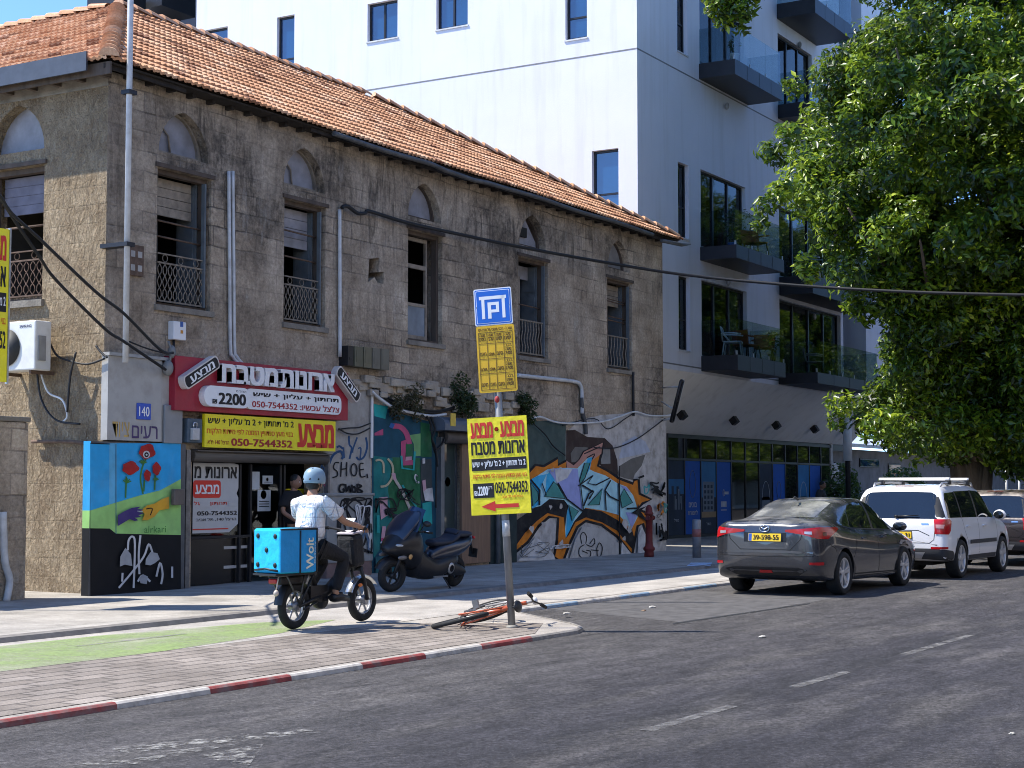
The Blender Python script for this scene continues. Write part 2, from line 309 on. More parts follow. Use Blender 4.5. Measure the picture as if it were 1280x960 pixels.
# pavement slab: street edge with the indented parking bay
edge = [(-60, KERB_Y), (15.6, KERB_Y)] + [(15.6 + 2.4 * t, KERB_Y + (BAY_Y - KERB_Y) * (3 * t * t - 2 * t ** 3)) for t in (.15, .3, .45, .6, .75, .9, 1)] + [(75, BAY_Y)]
def off_edge(d): return [(x, y + d) for x, y in edge]
pv = MB(); e2 = off_edge(.055)
top = [(x, y, 0) for x, y in e2] + [(75, 120, 0), (-60, 120, 0)]; pv.poly(top)
for a, b2 in zip(e2, e2[1:]): pv.add([(a[0], a[1], -.12), (b2[0], b2[1], -.12), (b2[0], b2[1], 0), (a[0], a[1], 0)], [(0, 1, 2, 3)])
struct(pv.build('pavement', SIDEWALK))
# kerb stones: red and white painted lengths, then bare, then blue and white along the bay
KR = pm('red kerb paint', (.25, .05, .045), .8, 0, .25, 9, dirt=(.19, .15, .14), dscale=4, damt=1); KW = pm('white kerb paint', (.46, .43, .39), .8, 0, .2, 9, dirt=(.22, .20, .18), dscale=6, damt=.95); KB = pm('blue kerb paint', (.20, .29, .38), .8, 0, .25, 9, dirt=(.34, .32, .29), dscale=6, damt=1); KC = pm('bare kerb concrete', (.24, .22, .198), .85, 0, .25, 8, dirt=(.09, .083, .078), damt=.8)
kb = MB(); dense = []
for a, b2 in zip(edge, edge[1:]):
    L = math.hypot(b2[0] - a[0], b2[1] - a[1]); n_ = max(1, int(L / .25))
    dense += [(a[0] + (b2[0] - a[0]) * i / n_, a[1] + (b2[1] - a[1]) * i / n_) for i in range(n_)]
dense.append(edge[-1])
cuts = [(gx(128, 880)[0], 0), (gx(258, 858)[0], 1), (gx(360, 845)[0], 0), (gx(458, 832)[0], 1), (gx(540, 818)[0], 0), (gx(612, 806)[0], 1), (gx(683, 797)[0], 0)]
for a, b2 in zip(dense, dense[1:]):
    xm = (a[0] + b2[0]) / 2; mm = 2
    if 5 < xm < 15.6:
        mm = 0 if xm < cuts[0][0] else 1 if xm < cuts[1][0] else 0 if xm < cuts[2][0] else 1 if xm < cuts[3][0] else 0 if xm < cuts[4][0] else 1 if xm < cuts[5][0] else 0 if xm < cuts[6][0] else 2
    elif xm >= 17.6: mm = 3 if int(xm / 1.15) % 2 == 0 else 1
    zt = .012; z0 = -.12
    q = [(a[0], a[1], z0), (b2[0], b2[1], z0), (b2[0], b2[1] + .02, zt - .015), (b2[0], b2[1] + .04, zt), (b2[0], b2[1] + .07, zt), (a[0], a[1] + .07, zt), (a[0], a[1] + .04, zt), (a[0], a[1] + .02, zt - .015), (a[0], a[1] + .07, z0), (b2[0], b2[1] + .07, z0)]
    kb.add(q, [(0, 1, 2, 7), (7, 2, 3, 6), (6, 3, 4, 5), (5, 4, 9, 8)], mm)
struct(kb.build('kerb', [KR, KW, KC, KB]))
# brick verge and cycle path, each a thin sheet on the slab
sheet('paving_bricks', [(-30, 8.62), (15.0, 8.62), (16.2, 9.2), (15.2, 10.7), (-30, 10.85)], .004, PAVER)
lane = m_pavers('cycle path asphalt', (.32, .295, .265), (.35, .325, .295), 6, 1.8, (.2, .18, .16), 0, .3, .004)
sheet('cycle_path', [(-30, 10.85), (15.2, 10.7), (17.6, 10.75), (30, 10.75), (30, 12.66), (-30, 12.66)], .0045, lane)
GREEN = m_paint('green cycle path paint', (.22, .30, .105), .475, .8, .8, edge=.22)
sheet('cycle_path_paint', [(4, 10.7), (11.5, 10.7), (13.6, 10.95), (15.3, 11.5), (14.6, 12.0), (12.5, 12.4), (4, 12.5)], .009, GREEN)
LINE = m_paint('worn white road paint', (.18, .175, .17), .53, 5, edge=.18)
mk = MB()
for (a, b2, w) in [((6.5, 11.62), (9.9, 11.64), .07), ((11.4, 11.70), (13.0, 11.72), .07)]:
    mk.poly([(a[0], a[1], .013), (b2[0], b2[1], .013), (b2[0], b2[1] + w, .013), (a[0], a[1] + w, .013)])
for x0_, x1_ in [(3.8, 5.3), (9.6, 11.0), (12.3, 13.55), (15.2, 17.6), (20.5, 22.8), (26, 28.4)]:
    mk.poly([(x0_, 4.62, RZ + .004), (x1_, 4.61, RZ + .004), (x1_, 4.705, RZ + .004), (x0_, 4.725, RZ + .004)])
# scuffed arrow left of the lane line
A = [gx(*q, -.1) for q in [(130, 938), (360, 916), (400, 912), (330, 935), (310, 948), (250, 950), (180, 960)]]
mk2 = MB()
for poly in ([(130, 936), (380, 912), (402, 916), (160, 942)], [(250, 945), (330, 930), (312, 957), (290, 957)], [(90, 957), (220, 938), (300, 930), (170, 956)]):
    mk2.poly([(*gx(*q, RZ), RZ + .0045) for q in poly])
struct(mk.build('lane_markings', LINE)); struct(mk2.build('scuffed_road_arrow', m_paint('nearly gone road paint', (.24, .233, .22), .56, 10, edge=.08)))
# low edging step between cycle path and pavement
ST = pm('edging concrete', (.17, .155, .14), .85, 0, .25, 8, dirt=(.08, .075, .07))
st = MB()
st.add([(-30, 12.66, .0), (30, 12.66, 0), (30, 12.70, .055), (-30, 12.70, .055), (-30, 12.88, .058), (30, 12.88, .058), (-30, 12.92, .05), (30, 12.92, .05)], [(0, 1, 2, 3), (3, 2, 5, 4), (4, 5, 7, 6)])
struct(st.build('edging_stone', ST))
sheet('footway', [(-60, 12.92), (31.5, 12.92), (33, 13.4), (36.5, 13.6), (75, 13.6), (75, 60), (-60, 60)], .05, m_pavers('worn footway concrete', (.30, .275, .24), (.345, .32, .285), 1.6, 1.2, (.17, .155, .14), 0, .35, .006))
sm_ = MB(); sm_.poly([(x, y, RZ + .003) for x, y in [gx(841, 779, RZ), gx(1012, 754, RZ), gx(1012, 755.2, RZ), gx(841, 780.6, RZ)]]); struct(sm_.build('road_seam', pm('tar seam', (.018, .018, .018), .6)))
pt_ = MB(); pt_.poly([(x, y, RZ + .002) for x, y in [(17.5, 8.0), (23, 7.9), (23, 10.4), (18.6, 10.45)]]); struct(pt_.build('asphalt_patch', pm('older pale asphalt', (.078, .074, .073), .9, 0, .3, 6, .006, 70, dirt=(.045, .043, .044))))
# ---------------------------------------------------------------- the old two-storey building
OB = thing('old_building', 'grey weathered two-storey stone building with a terracotta tiled roof and graffiti along its ground floor', 'building', (X0, Y0, 0), world=True)
XR = 35.45; ZT = 7.62
WIN = [(17.76, 18.97), (20.78, 21.91), (24.42, 25.59), (28.47, 29.72), (32.48, 33.76)]
ZW0, ZW1 = 4.31, 6.39
shop = (fx('p', (239, 650))[0], fx('p', (404, 650))[0], fx('p', (300, 566))[1])
door2 = (fx('p', (549, 620))[0], fx('p', (577, 620))[0], fx('p', (560, 546))[1])
def arch(xc, hw, zb, hgt, n=7):
    r = (hw * hw + hgt * hgt) / (2 * hw); am = math.asin(hgt / r) ; pts = []
    for i in range(n + 1): a = am * i / n; pts.append((xc + hw - r + r * math.cos(a), zb + r * math.sin(a)))
    for i in range(n - 1, -1, -1): a = am * i / n; pts.append((xc - hw + r - r * math.cos(a), zb + r * math.sin(a)))
    return pts          # right base, up, over, left base
def wall_with_holes(outer, holes, mapf, inward, depth, m=0):
    mb = MB(); allp = [outer] + holes
    flat = [p for lp in allp for p in lp]
    tris = tessellate_polygon([[Vector((p[0], p[1], 0)) for p in lp] for lp in allp])
    mb.add([mapf(*p, 0) for p in flat], [list(t) for t in tris], m)
    for hset in holes + [outer[2:-2] if False else []]:
        k = len(hset)
        for i in range(k):
            a, b = hset[i], hset[(i + 1) % k]; mb.add([mapf(*a, 0), mapf(*b, 0), mapf(*b, depth), mapf(*a, depth)], [(0, 1, 2, 3)], m)
    return mb
holes = [[(a, ZW0), (b, ZW0), (b, ZW1), (a, ZW1)] for a, b in WIN] + [arch((a + b) / 2 - .03, .56, 6.63, .70) for a, b in WIN]
# jagged hole knocked through the wall
kh = [fx('b1', q) for q in [(425, 490), (462, 487), (462, 540), (480, 540), (478, 585), (455, 580), (445, 560), (420, 578)]]
holes.append(kh[::-1])
outer = [(X0, 0), (shop[0], 0), (shop[0], shop[2]), (shop[1], shop[2]), (shop[1], 0), (door2[0], 0), (door2[0], door2[2]), (door2[1], door2[2]), (door2[1], 0), (XR, 0), (XR, ZT), (X0, ZT)]
fm = lambda x, z, d: (x, Y0 + d, z)
fw = wall_with_holes(outer, holes, fm, 1, .42)
for a, b in ((shop[0], shop[2]), (door2[0], door2[2])): pass
for (xa, xb, zt) in (shop, door2):
    fw.add([(xa, Y0, 0), (xa, Y0 + .42, 0), (xa, Y0 + .42, zt), (xa, Y0, zt)], [(0, 1, 2, 3)]); fw.add([(xb, Y0, 0), (xb, Y0 + .42, 0), (xb, Y0 + .42, zt), (xb, Y0, zt)], [(0, 1, 2, 3)])
    fw.add([(xa, Y0, zt), (xb, Y0, zt), (xb, Y0 + .42, zt), (xa, Y0 + .42, zt)], [(0, 1, 2, 3)])
fw.build('front_wall', FACADE, OB)
# side wall, in rough stone, with its window and pointed light
sh = [[(18.03, 4.36), (19.25, 4.36), (19.25, 6.38), (18.03, 6.38)], arch(18.62, .58, 6.62, .72), [(21.6, 4.36), (22.8, 4.36), (22.8, 6.38), (21.6, 6.38)]]
sw = wall_with_holes([(Y0, 0), (28.5, 0), (28.5, ZT), (Y0, ZT)], sh, lambda y, z, d: (X0 + d, y, z), 1, .4)
sw.build('side_wall', STONE, OB)
# plastered quoins on the corner and a smooth band above the pointed light
PLAST = pm('grey lime plaster', (.22, .195, .16), .9, 0, .3, 3, .01, 30, dirt=(.1, .085, .07))
q = MB(); q.box(X0 - .015, X0, Y0, 28.5, 7.40, ZT); q.build('plaster_band', PLAST, OB)
# other walls and floors
bw = MB(); bw.box(X0, XR, 28.1, 28.5, 0, ZT); bw.box(XR - .4, XR, Y0 + .005, 28.1, 0, ZT); bw.build('back_wall', FACADE, OB)
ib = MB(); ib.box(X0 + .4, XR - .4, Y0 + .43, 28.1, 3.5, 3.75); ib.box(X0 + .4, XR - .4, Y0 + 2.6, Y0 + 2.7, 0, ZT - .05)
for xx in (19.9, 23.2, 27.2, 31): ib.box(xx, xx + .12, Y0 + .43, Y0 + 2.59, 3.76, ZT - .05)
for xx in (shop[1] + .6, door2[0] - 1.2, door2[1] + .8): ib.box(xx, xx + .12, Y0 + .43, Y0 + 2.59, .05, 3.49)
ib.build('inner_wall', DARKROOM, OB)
# ---- windows
def lattice(mb, xa, xb, y, z0, z1, m=0, n=9):
    mb.box(xa, xb, y - .012, y + .012, z0, z0 + .025, m); mb.box(xa, xb, y - .012, y + .012, z1 - .02, z1, m); mb.box(xa, xb, y - .012, y + .012, z1 - .16, z1 - .135, m)
    w = (xb - xa) / n
    for i in range(n):
        for sg in (-1, 1):
            pts = []
            for k in range(9):
                t = k / 8; pts.append((xa + w * (i + .5) + sg * w * .42 * math.sin(2 * math.pi * t * 1.5), y, z0 + .025 + (z1 - .16 - z0 - .025) * t))
            mb.tube(pts, .009, 5, m, False)
    for i in range(3):
        c = xa + (xb - xa) * (i + .5) / 3; r = .055
        mb.tube([(c + r * math.cos(a * math.pi / 5), y, z1 - .075 + r * math.sin(a * math.pi / 5)) for a in range(11)], .007, 5, m, False)
def balusters(mb, xa, xb, y, z0, z1, m=0, n=11):
    mb.box(xa, xb, y - .015, y + .015, z0, z0 + .03, m); mb.box(xa, xb, y - .015, y + .015, z1 - .03, z1, m)
    for i in range(n):
        x = xa + (xb - xa) * (i + .5) / n
        mb.tube([(x, y, z0), (x + .02, y, z0 + .2 * (z1 - z0)), (x - .03, y, z0 + .45 * (z1 - z0)), (x + .025, y, z0 + .7 * (z1 - z0)), (x, y, z1)], .014, 5, m, False)
for i, (a, b) in enumerate(WIN):
    fr = MB(); w = .07; y1 = Y0 + .10
    fr.box(a, a + w, y1, y1 + .12, ZW0, ZW1); fr.box(b - w, b, y1, y1 + .12, ZW0, ZW1); fr.box(a + w, b - w, y1, y1 + .12, ZW1 - w, ZW1); fr.box(a + w, b - w, y1, y1 + .12, ZW0, ZW0 + .05)
    fr.box(a - .05, b + .06, Y0 - .03, Y0 + .1, ZW1 + .005, ZW1 + .07)
    wf = fr.build('window', DKWOOD, OB)
    MB().box(a - .04, b + .05, Y0 - .05, Y0 + .099, ZW0 - .09, ZW0 - .004).build('sill', PLAST, OB)
    if i != 2:
        sl = MB()     # folded shutter leaf along the right-hand jamb and its twin on the left
        sl.box(b - w - .05, b - w - .012, Y0 + .03, Y0 + .098, ZW0 + .05, ZW1 - .08)
        sl.box(b - w - .04, b - w - .005, Y0 + .225, Y0 + .62, ZW0 + .05, ZW1 - .08)
        for k in range(3): sl.box(b - w - .055, b - w - .041, Y0 + .27, Y0 + .57, ZW0 + .18 + k * .64, ZW0 + .70 + k * .64)
        sl.build('shutter', BLUEWOOD, wf)
    if i in (0, 1, 4):
        tp = MB(); zt = ZW1 - .08; hgt = (.58, .66, .5)[[0, 1, 4].index(i)]
        for k in range(4): tp.box(a + w + .002, b - w - .06, Y0 + .30 + .004 * (k % 2), Y0 + .33, zt - hgt + k * hgt / 4 + .006, zt - hgt + (k + 1) * hgt / 4 - .003)
        tp.build('shutter_panel', (PALEWOOD, PALEPANE, PALEWOOD)[[0, 1, 4].index(i)], wf)
        rb = MB()
        for z in (5.62, 5.38) if i == 0 else (5.9, 5.46): rb.tube([(a + w, Y0 + .16, z), (b - w, Y0 + .16, z - .02)], .016, 6)
        rb.build('bar', RUST, wf)
    rl = MB()
    if i in (0, 1): lattice(rl, a + .09, b - .09, Y0 + .07, ZW0 + .06, ZW0 + .80)
    elif i in (3, 4): balusters(rl, a + .09, b - .12, Y0 + .07, ZW0 + .06, ZW0 + .78, 0, 9 if i == 3 else 7)
    if rl.v: rl.build('railing', pm('railing iron', (.21, .175, .135), .75, .2, .3, 16), wf)
    if i == 2:      # sash with one pane left in the bottom
        s = MB(); ys = Y0 + .2; xa, xb = a + w + .005, b - w - .12
        for z0_, z1_ in ((ZW0 + .06, ZW0 + .14), (5.0, 5.06), (5.72, 5.80), (ZW1 - .15, ZW1 - .08)): s.box(xa, xb, ys + .03, ys + .08, z0_, z1_)
        s.box(xa, xa + .05, ys + .029, ys + .081, ZW0 + .06, ZW1 - .08); s.box(xb - .05, xb, ys + .029, ys + .081, ZW0 + .06, ZW1 - .08); s.build('sash', PALEWOOD, wf)
        MB().box(xa + .05, xb - .05, ys + .05, ys + .058, ZW0 + .14, 5.0).build('pane', pm('dusty blue pane', (.20, .24, .28), .35, 0, .3, 2.5, dirt=(.32, .32, .32)), wf)
    if i in (3, 4):   # inner glazed door leaf
        s = MB(); ys = Y0 + .36; xa = a + w + .05; xb = xa + (.55 if i == 3 else .62); wd = .055
        for z0_, z1_ in ((ZW0 + .1, ZW0 + .8), (5.35, 5.41), (5.98, 6.05)): s.box(xa + wd, xb - wd, ys, ys + .04, z0_, z1_)
        s.box(xa, xa + wd, ys - .002, ys + .042, ZW0 + .05, 6.05); s.box(xb - wd, xb, ys - .002, ys + .042, ZW0 + .05, 6.05); d_ = s.build('door_leaf', PALEWOOD if i == 3 else DKWOOD, wf)
        MB().box(xa + wd, xb - wd, ys + .015, ys + .02, ZW0 + .8, 5.98).build('pane', glassmat('blue-black pane', (.03, .045, .06), .06), d_)
        if i == 3: MB().box(a + w, b - w, Y0 + .43, Y0 + .45, 6.02, 6.3).build('shutter_panel', PALEPANE, wf)
        rb = MB()
        for z in (5.55, 5.95) if i == 4 else (5.42,): rb.tube([(a + w, Y0 + .16, z), (b - w, Y0 + .16, z - .02)], .014, 6)
        rb.build('bar', RUST, wf)
    # pointed light above
    xc = (a + b) / 2 - .03; A_ = arch(xc, .56, 6.63, .70)
    af = MB(); outer_ = A_; inn = arch(xc, .49, 6.70, .60); n_ = len(A_); yy = Y0 + .16
    for k in range(n_ - 1):
        af.add([(outer_[k][0], yy, outer_[k][1]), (outer_[k + 1][0], yy, outer_[k + 1][1]), (inn[k + 1][0], yy, inn[k + 1][1]), (inn[k][0], yy, inn[k][1]), (inn[k][0], yy + .08, inn[k][1]), (inn[k + 1][0], yy + .08, inn[k + 1][1])], [(0, 1, 2, 3), (3, 2, 5, 4)])
    af.add([(A_[0][0], yy, 6.63), (A_[-1][0], yy, 6.63), (inn[-1][0], yy, 6.70), (inn[0][0], yy, 6.70)], [(0, 1, 2, 3)])
    if i in (0, 1): af.tube([(xc - .12, yy + .02, 6.68), (xc - .16, yy + .02, 6.95), (xc - .34, yy + .02, 7.1)], .018, 5)
    al = af.build('arched_light', PALEWOOD if i in (0, 1) else DKWOOD, OB)
    pnt = [(x, yy + .05, z) for x, z in inn]
    if i == 3: pnt = [p for p in pnt if p[2] < 6.9 or p[0] < xc + .1]
    MB().poly(pnt).build('pane', PALEPANE if i != 4 else pm('grey board', (.2, .19, .18), .8), al)
    if i == 3: MB().box(xc - .3, xc + .02, yy - .01, yy + .045, 6.86, 7.06).build('broken_pane', BLK, al)
# side wall window parts
for (ya, yb) in ((21.6, 22.8), (18.03, 19.25)):
    fr = MB(); fr.box(X0 + .1, X0 + .22, ya, ya + .07, 4.36, 6.38); fr.box(X0 + .1, X0 + .22, yb - .07, yb, 4.36, 6.38); fr.box(X0 + .1, X0 + .22, ya + .07, yb - .07, 6.3, 6.38); fr.box(X0 + .1, X0 + .22, ya + .07, yb - .07, 4.36, 4.42)
    fr.box(X0 - .04, X0 + .1, ya - .06, yb + .06, 6.385, 6.45); swf = fr.build('window', DKWOOD, OB)
tp = MB()
for k in range(4): tp.box(X0 + .27, X0 + .3, 18.11, 19.17, 5.72 + k * .145, 5.72 + k * .145 + .14)
tp.build('shutter_panel', pm('faded violet-grey shutter', (.16, .15, .18), .8, 0, .2, 4), swf)
rl = MB(); lattice(rl, 18.1, 19.2, 0, 4.42, 5.12, 0, 8); rl.build('railing', RUST, swf, M=Matrix(((0, -1, 0, X0 + .07), (1, 0, 0, 0), (0, 0, 1, 0), (0, 0, 0, 1))) )
MB().tube([(X0 + .16, 18.1, 5.5), (X0 + .16, 19.2, 5.5)], .018, 6).build('bar', RUST, swf)
MB().box(X0 - .06, X0 + .099, 17.98, 19.3, 4.25, 4.352).build('sill', PLAST, OB)
MB().poly([(X0 + .2, y, z) for y, z in arch(18.62, .58, 6.62, .72)]).build('arched_light', PALEPANE, OB)
# floors and window backs behind the side wall
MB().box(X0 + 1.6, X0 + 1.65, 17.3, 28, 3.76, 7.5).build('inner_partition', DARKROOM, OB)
# ---- roof
EX, EYv, EZ = X0 - .36, Y0 - .36, 7.66
RY = EYv + 4.0
ap = plane(147, 11, 1, RY); AX, AZ = float(ap[0]), 10.12
r2 = plane(465, 125, 1, RY); BX = float(r2[0]); ER = XR + .3
BYv = RY + 4.0
def slope(e0, e1, top0, top1, seed, pitch=.135, rowp=.30, flip=False):
    """tiles on the plane through eaves e0-e1 and ridge top0-top1, trimmed at the hips"""
    e0, e1, top0, top1 = map(Vector, (e0, e1, top0, top1)); ex = (e1 - e0).normalized(); W = (e1 - e0).length
    up = (top0 - e0); up = up - ex * up.dot(ex); Lh = up.length; up.normalize(); nn = ex.cross(up).normalized()
    if nn.z < 0: nn = -nn
    rg = random.Random(seed); bm = bmesh.new(); ly = bm.faces.layers.float.new('tint'); tl = []
    nc = int(W / pitch) + 1; nr = int(Lh / rowp) + 1
    prof = [(0, .022), (.2, .034), (.4, .010), (.6, .004), (.8, .018)]
    row_of = []
    for r in range(nr):
        v0 = r * rowp - .03; v1 = (r + 1) * rowp + .02; jz = rg.uniform(-.006, .006)
        lo, hi = [], []; cj = [rg.uniform(-.008, .012) for _ in range(nc + 1)]; sag = lambda u: .018 * math.sin(u * .7 + r * .2) + .012 * math.sin(u * 2.3 + r)
        for c in range(nc):
            for (fx_, hz) in prof:
                u = (c + fx_) * pitch; j = cj[c]
                lo.append(bm.verts.new(e0 + ex * u + up * (v0 + j) + nn * (hz + .05 + jz + sag(u) * .5))); hi.append(bm.verts.new(e0 + ex * u + up * v1 + nn * (hz + sag(u) * .5)))
        und = [bm.verts.new(p.co - nn * .045) for p in lo]
        for k in range(len(lo) - 1):
            t = (rg.random() * .75 + .25 * rg.random() if rg.random() > .05 else 0) if k % (2 * len(prof)) == 0 else t
            for f in (bm.faces.new((lo[k], lo[k + 1], hi[k + 1], hi[k])), bm.faces.new((und[k], und[k + 1], lo[k + 1], lo[k]))): f[ly] = t; f.smooth = False
    # trim to the trapezium
    for (p, q_, s) in ((e0, top0, 1), (e1, top1, -1)):
        d = (q_ - p); pn = d.cross(nn).normalized()
        inside = (e0 + e1 + top0 + top1) / 4
        if (inside - p).dot(pn) > 0: pn = -pn
        bmesh.ops.bisect_plane(bm, geom=bm.verts[:] + bm.edges[:] + bm.faces[:], plane_co=p, plane_no=pn, clear_outer=True)
    bmesh.ops.bisect_plane(bm, geom=bm.verts[:] + bm.edges[:] + bm.faces[:], plane_co=top0, plane_no=up, clear_outer=True)
    # solid deck under the tiles
    return bm
def bm_obj(bm, name, mat, parent):
    off = Vector(parent.location); bmesh.ops.translate(bm, verts=bm.verts[:], vec=-off)
    me = bpy.data.meshes.new(name); bm.to_mesh(me); bm.free(); me.materials.append(mat); o = bpy.data.objects.new(name, me); COL.objects.link(o); o.parent = parent; return o
c00, c10, c01, c11 = (EX, EYv, EZ), (ER, EYv, EZ), (EX, BYv, EZ), (ER, BYv, EZ); P1, P2 = (AX, RY, AZ), (BX, RY, AZ)
bm_obj(slope(c00, c10, P1, P2, 1), 'roof', TILE, OB)
P1b = (AX, RY + .02, AZ)
bm_obj(slope((EX, 30, EZ), c00, (AX, 30, AZ), P1, 2), 'roof', TILE, OB)       # the wing running back along the side wall
bm_obj(slope(c10, c11, P2, P2, 3), 'roof', TILE, OB)
dk = MB()
dk.poly([c00, c10, P2, P1]); dk.poly([(EX, 30, EZ), c00, P1, (AX, 30, AZ)]); dk.poly([c10, c11, P2]); dk.poly([c11, (AX + 3, BYv, EZ), (AX, RY, AZ), P2])
dk.poly([(AX, 30, AZ), (AX, RY, AZ), (AX + (AX - EX), 22, EZ), (AX + (AX - EX), 30, EZ)])
dk.build('roof_deck', DKWOOD, OB)
def caps(p, q_, name, step=.36, r=.13):
    p, q_ = Vector(p), Vector(q_); d = (q_ - p).normalized(); L = (q_ - p).length; mb = MB(); side = d.cross(Vector((0, 0, 1))).normalized(); upv = side.cross(d)
    for k in range(int(L / step)):
        a = p + d * k * step; b = a + d * (step + .05)
        for (c_, rr, lift) in ((a, r * 1.1, .03), (b, r * .92, .0)): pass
        ring = lambda c_, rr, lift: [c_ + side * rr * math.cos(t) + upv * (rr * .8 * math.sin(t) + lift) for t in [math.pi * i / 8 for i in range(9)]]
        A1, B1 = ring(a, r * 1.12, .05), ring(b, r * .92, .02)
        mb.add(A1 + B1, [(i, i + 1, 9 + i + 1, 9 + i) for i in range(8)], 0, True); mb.poly(A1)
    o = mb.build(name, TILE, OB); at = o.data.attributes.new('tint', 'FLOAT', 'FACE'); at.data.foreach_set('value', np.random.default_rng(3).uniform(.3, 1, len(o.data.polygons)).astype(np.float32)); return o
caps(c00, P1, 'hip_tiles'); caps(P1, P2, 'ridge_tiles'); caps(P2, c10, 'hip_tiles'); caps((AX, 30, AZ), P1, 'ridge_tiles')
# eaves: ragged boards, rafter tails, a broken gutter
ev = MB(); rg = random.Random(5); x = EX + .02
while x < ER - .4:
    w = rg.uniform(.9, 2.2); x1 = min(x + w, ER); dz = rg.uniform(-.02, .02)
    ev.box(x, x1 - .01, EYv + .10, EYv + .125, 7.545 + dz, 7.62 + dz * .3) if rg.random() < .8 else None; x = x1
ev.box(EX + .05, ER - .05, EYv + .04, Y0 + .3, 7.625, 7.65)
for k in range(42): xx = EX + .2 + k * .45; ev.box(xx, xx + .07, EYv + .22, Y0 - .002, 7.56, 7.623)
ev.build('eaves_board', pm('rotten black wood', (.028, .022, .018), .9, 0, .4, 6), OB)
ev = MB(); ev.box(EX + .03, EX + .06, EYv, 28, 7.46, 7.64); ev.box(EX + .07, X0 + .3, EYv + .2, 28, 7.625, 7.65)
for k in range(20): yy = EYv + .3 + k * .5; ev.box(EX + .065, X0 - .002, yy, yy + .07, 7.5, 7.623)
ev.build('eaves_board', DKWOOD, OB)
gu = MB(); xs = [21.6 + i * .5 for i in range(26)]
gu.tube([(x, EYv - .03, 7.585 - .012 * math.sin(x * 1.7) - (.04 if 25 < x < 26.5 else 0)) for x in xs], .045, 6)
gu.tube([(34.6, EYv - .02, 7.5), (35.6, EYv - .1, 7.52), (36.1, EYv - .1, 7.60)], [.05, .05, .02], 6); gu.build('gutter', pm('old zinc', (.10, .10, .10), .6, .3, .3), OB)
dg_ = MB(); dg_.box(EX - .10, EX - .07, EYv + .35, 28, 7.52, 7.80); dg_.build('fascia', pm('dark blue-grey sheet', (.06, .07, .09), .5), OB)
# ---------------------------------------------------------------- paint on the ground-floor wall
class Paint:
    """flat paint shapes on a wall plane, measured in the photo and laid on the wall itself"""
    def __init__(s, y): s.mb = MB(); s.y = y; s.k = 0; s.mats = []
    def mi(s, mat):
        if mat not in s.mats: s.mats.append(mat)
        return s.mats.index(mat)
    def P(s, fr, q, d): x, z = fx(fr, q, s.y); return (x, s.y - d, z)
    def poly(s, fr, pts, mat):
        s.k += 1; d = .003 + .0012 * s.k
        p3 = [s.P(fr, q, d) for q in pts]; tr = tessellate_polygon([[Vector((p[0], p[2], 0)) for p in p3]])
        s.mb.add(p3, [list(t) for t in tr], s.mi(mat)); return s
    def line(s, fr, pts, w, mat, close=False, smooth=True):
        s.k += 1; d = .003 + .0012 * s.k
        p = [Vector(q) for q in pts]
        if smooth and len(p) > 2:
            out = []
            for i in range(len(p) - 1):
                p0, p1, p2, p3 = p[max(i - 1, 0)], p[i], p[i + 1], p[min(i + 2, len(p) - 1)]
                for t in (0, .25, .5, .75): out.append(.5 * ((2 * p1) + (p2 - p0) * t + (2 * p0 - 5 * p1 + 4 * p2 - p3) * t * t + (-p0 + 3 * p1 - 3 * p2 + p3) * t ** 3))
            p = out + [p[-1]]
        n = len(p); vs = []
        for i in range(n):
            a = p[i - 1] if (i or close) else p[i]; b = p[(i + 1) % n] if (i < n - 1 or close) else p[i]
            t = (b - a); t = t.normalized() if t.length > 1e-6 else Vector((1, 0)); nn = Vector((-t.y, t.x)) * w / 2
            vs += [s.P(fr, p[i] + nn, d), s.P(fr, p[i] - nn, d)]
        fs = [(2 * i, 2 * i + 1, 2 * ((i + 1) % n) + 1, 2 * ((i + 1) % n)) for i in range(n if close else n - 1)]
        s.mb.add(vs, fs, s.mi(mat)); return s
    def ell(s, fr, c, rx, ry, mat, w=None):
        pts = [(c[0] + rx * math.cos(2 * math.pi * i / 18), c[1] + ry * math.sin(2 * math.pi * i / 18)) for i in range(18)]
        return s.poly(fr, pts, mat) if w is None else s.line(fr, pts, w, mat, True, False)
    def scrib(s, fr, box, n, w, mat, seed):
        rg = random.Random(seed)
        for _ in range(n):
            x0, y0, x1, y1 = box; pts = [(rg.uniform(x0, x1), rg.uniform(y0, y1))]
            for _k in range(4): pts.append((min(max(pts[-1][0] + rg.uniform(-.6, .6) * (x1 - x0), x0), x1), min(max(pts[-1][1] + rg.uniform(-.7, .7) * (y1 - y0), y0), y1)))
            s.line(fr, pts, w, mat)
        return s
    def done(s, name, parent): return s.mb.build(name, s.mats, parent)
def sp(name, col, var=.15, dirt=(.27, .25, .22), damt=.10, sc=4): return pm(name, col, .75, 0, var, sc, 0, 1, .25, dirt=dirt, dscale=3.5, damt=damt)
PALEPL = sp('flaking pale plaster', (.50, .475, .45), .2, (.22, .19, .155), .75); SPB = sp('black spray paint', (.012, .012, .014)); SPO = sp('orange spray paint', (.62, .20, .02), .2, (.4, .13, .04)); SPL = sp('pale blue spray paint', (.38, .66, .74), .15, (.5, .66, .66)); SPA = sp('sky blue spray paint', (.05, .42, .70)); SPV = sp('lavender spray paint', (.32, .36, .66), .12, (.46, .48, .62)); SPT = sp('teal grey spray paint', (.07, .27, .25)); SPG = sp('grey cover paint', (.15, .14, .125), .15); SPBR = sp('dark brown paint', (.045, .028, .024)); SPDG = sp('dark green grey paint', (.055, .085, .078), .2); SPW = sp('chalky white paint', (.62, .61, .60), .12, (.28, .26, .24), .6); SPPK = sp('salmon paint', (.46, .24, .19))
LG = pm('light grey panel', (.38, .37, .345), .6, 0, .1, 3, dirt=(.2, .18, .15), damt=.45)
g = Paint(Y0)
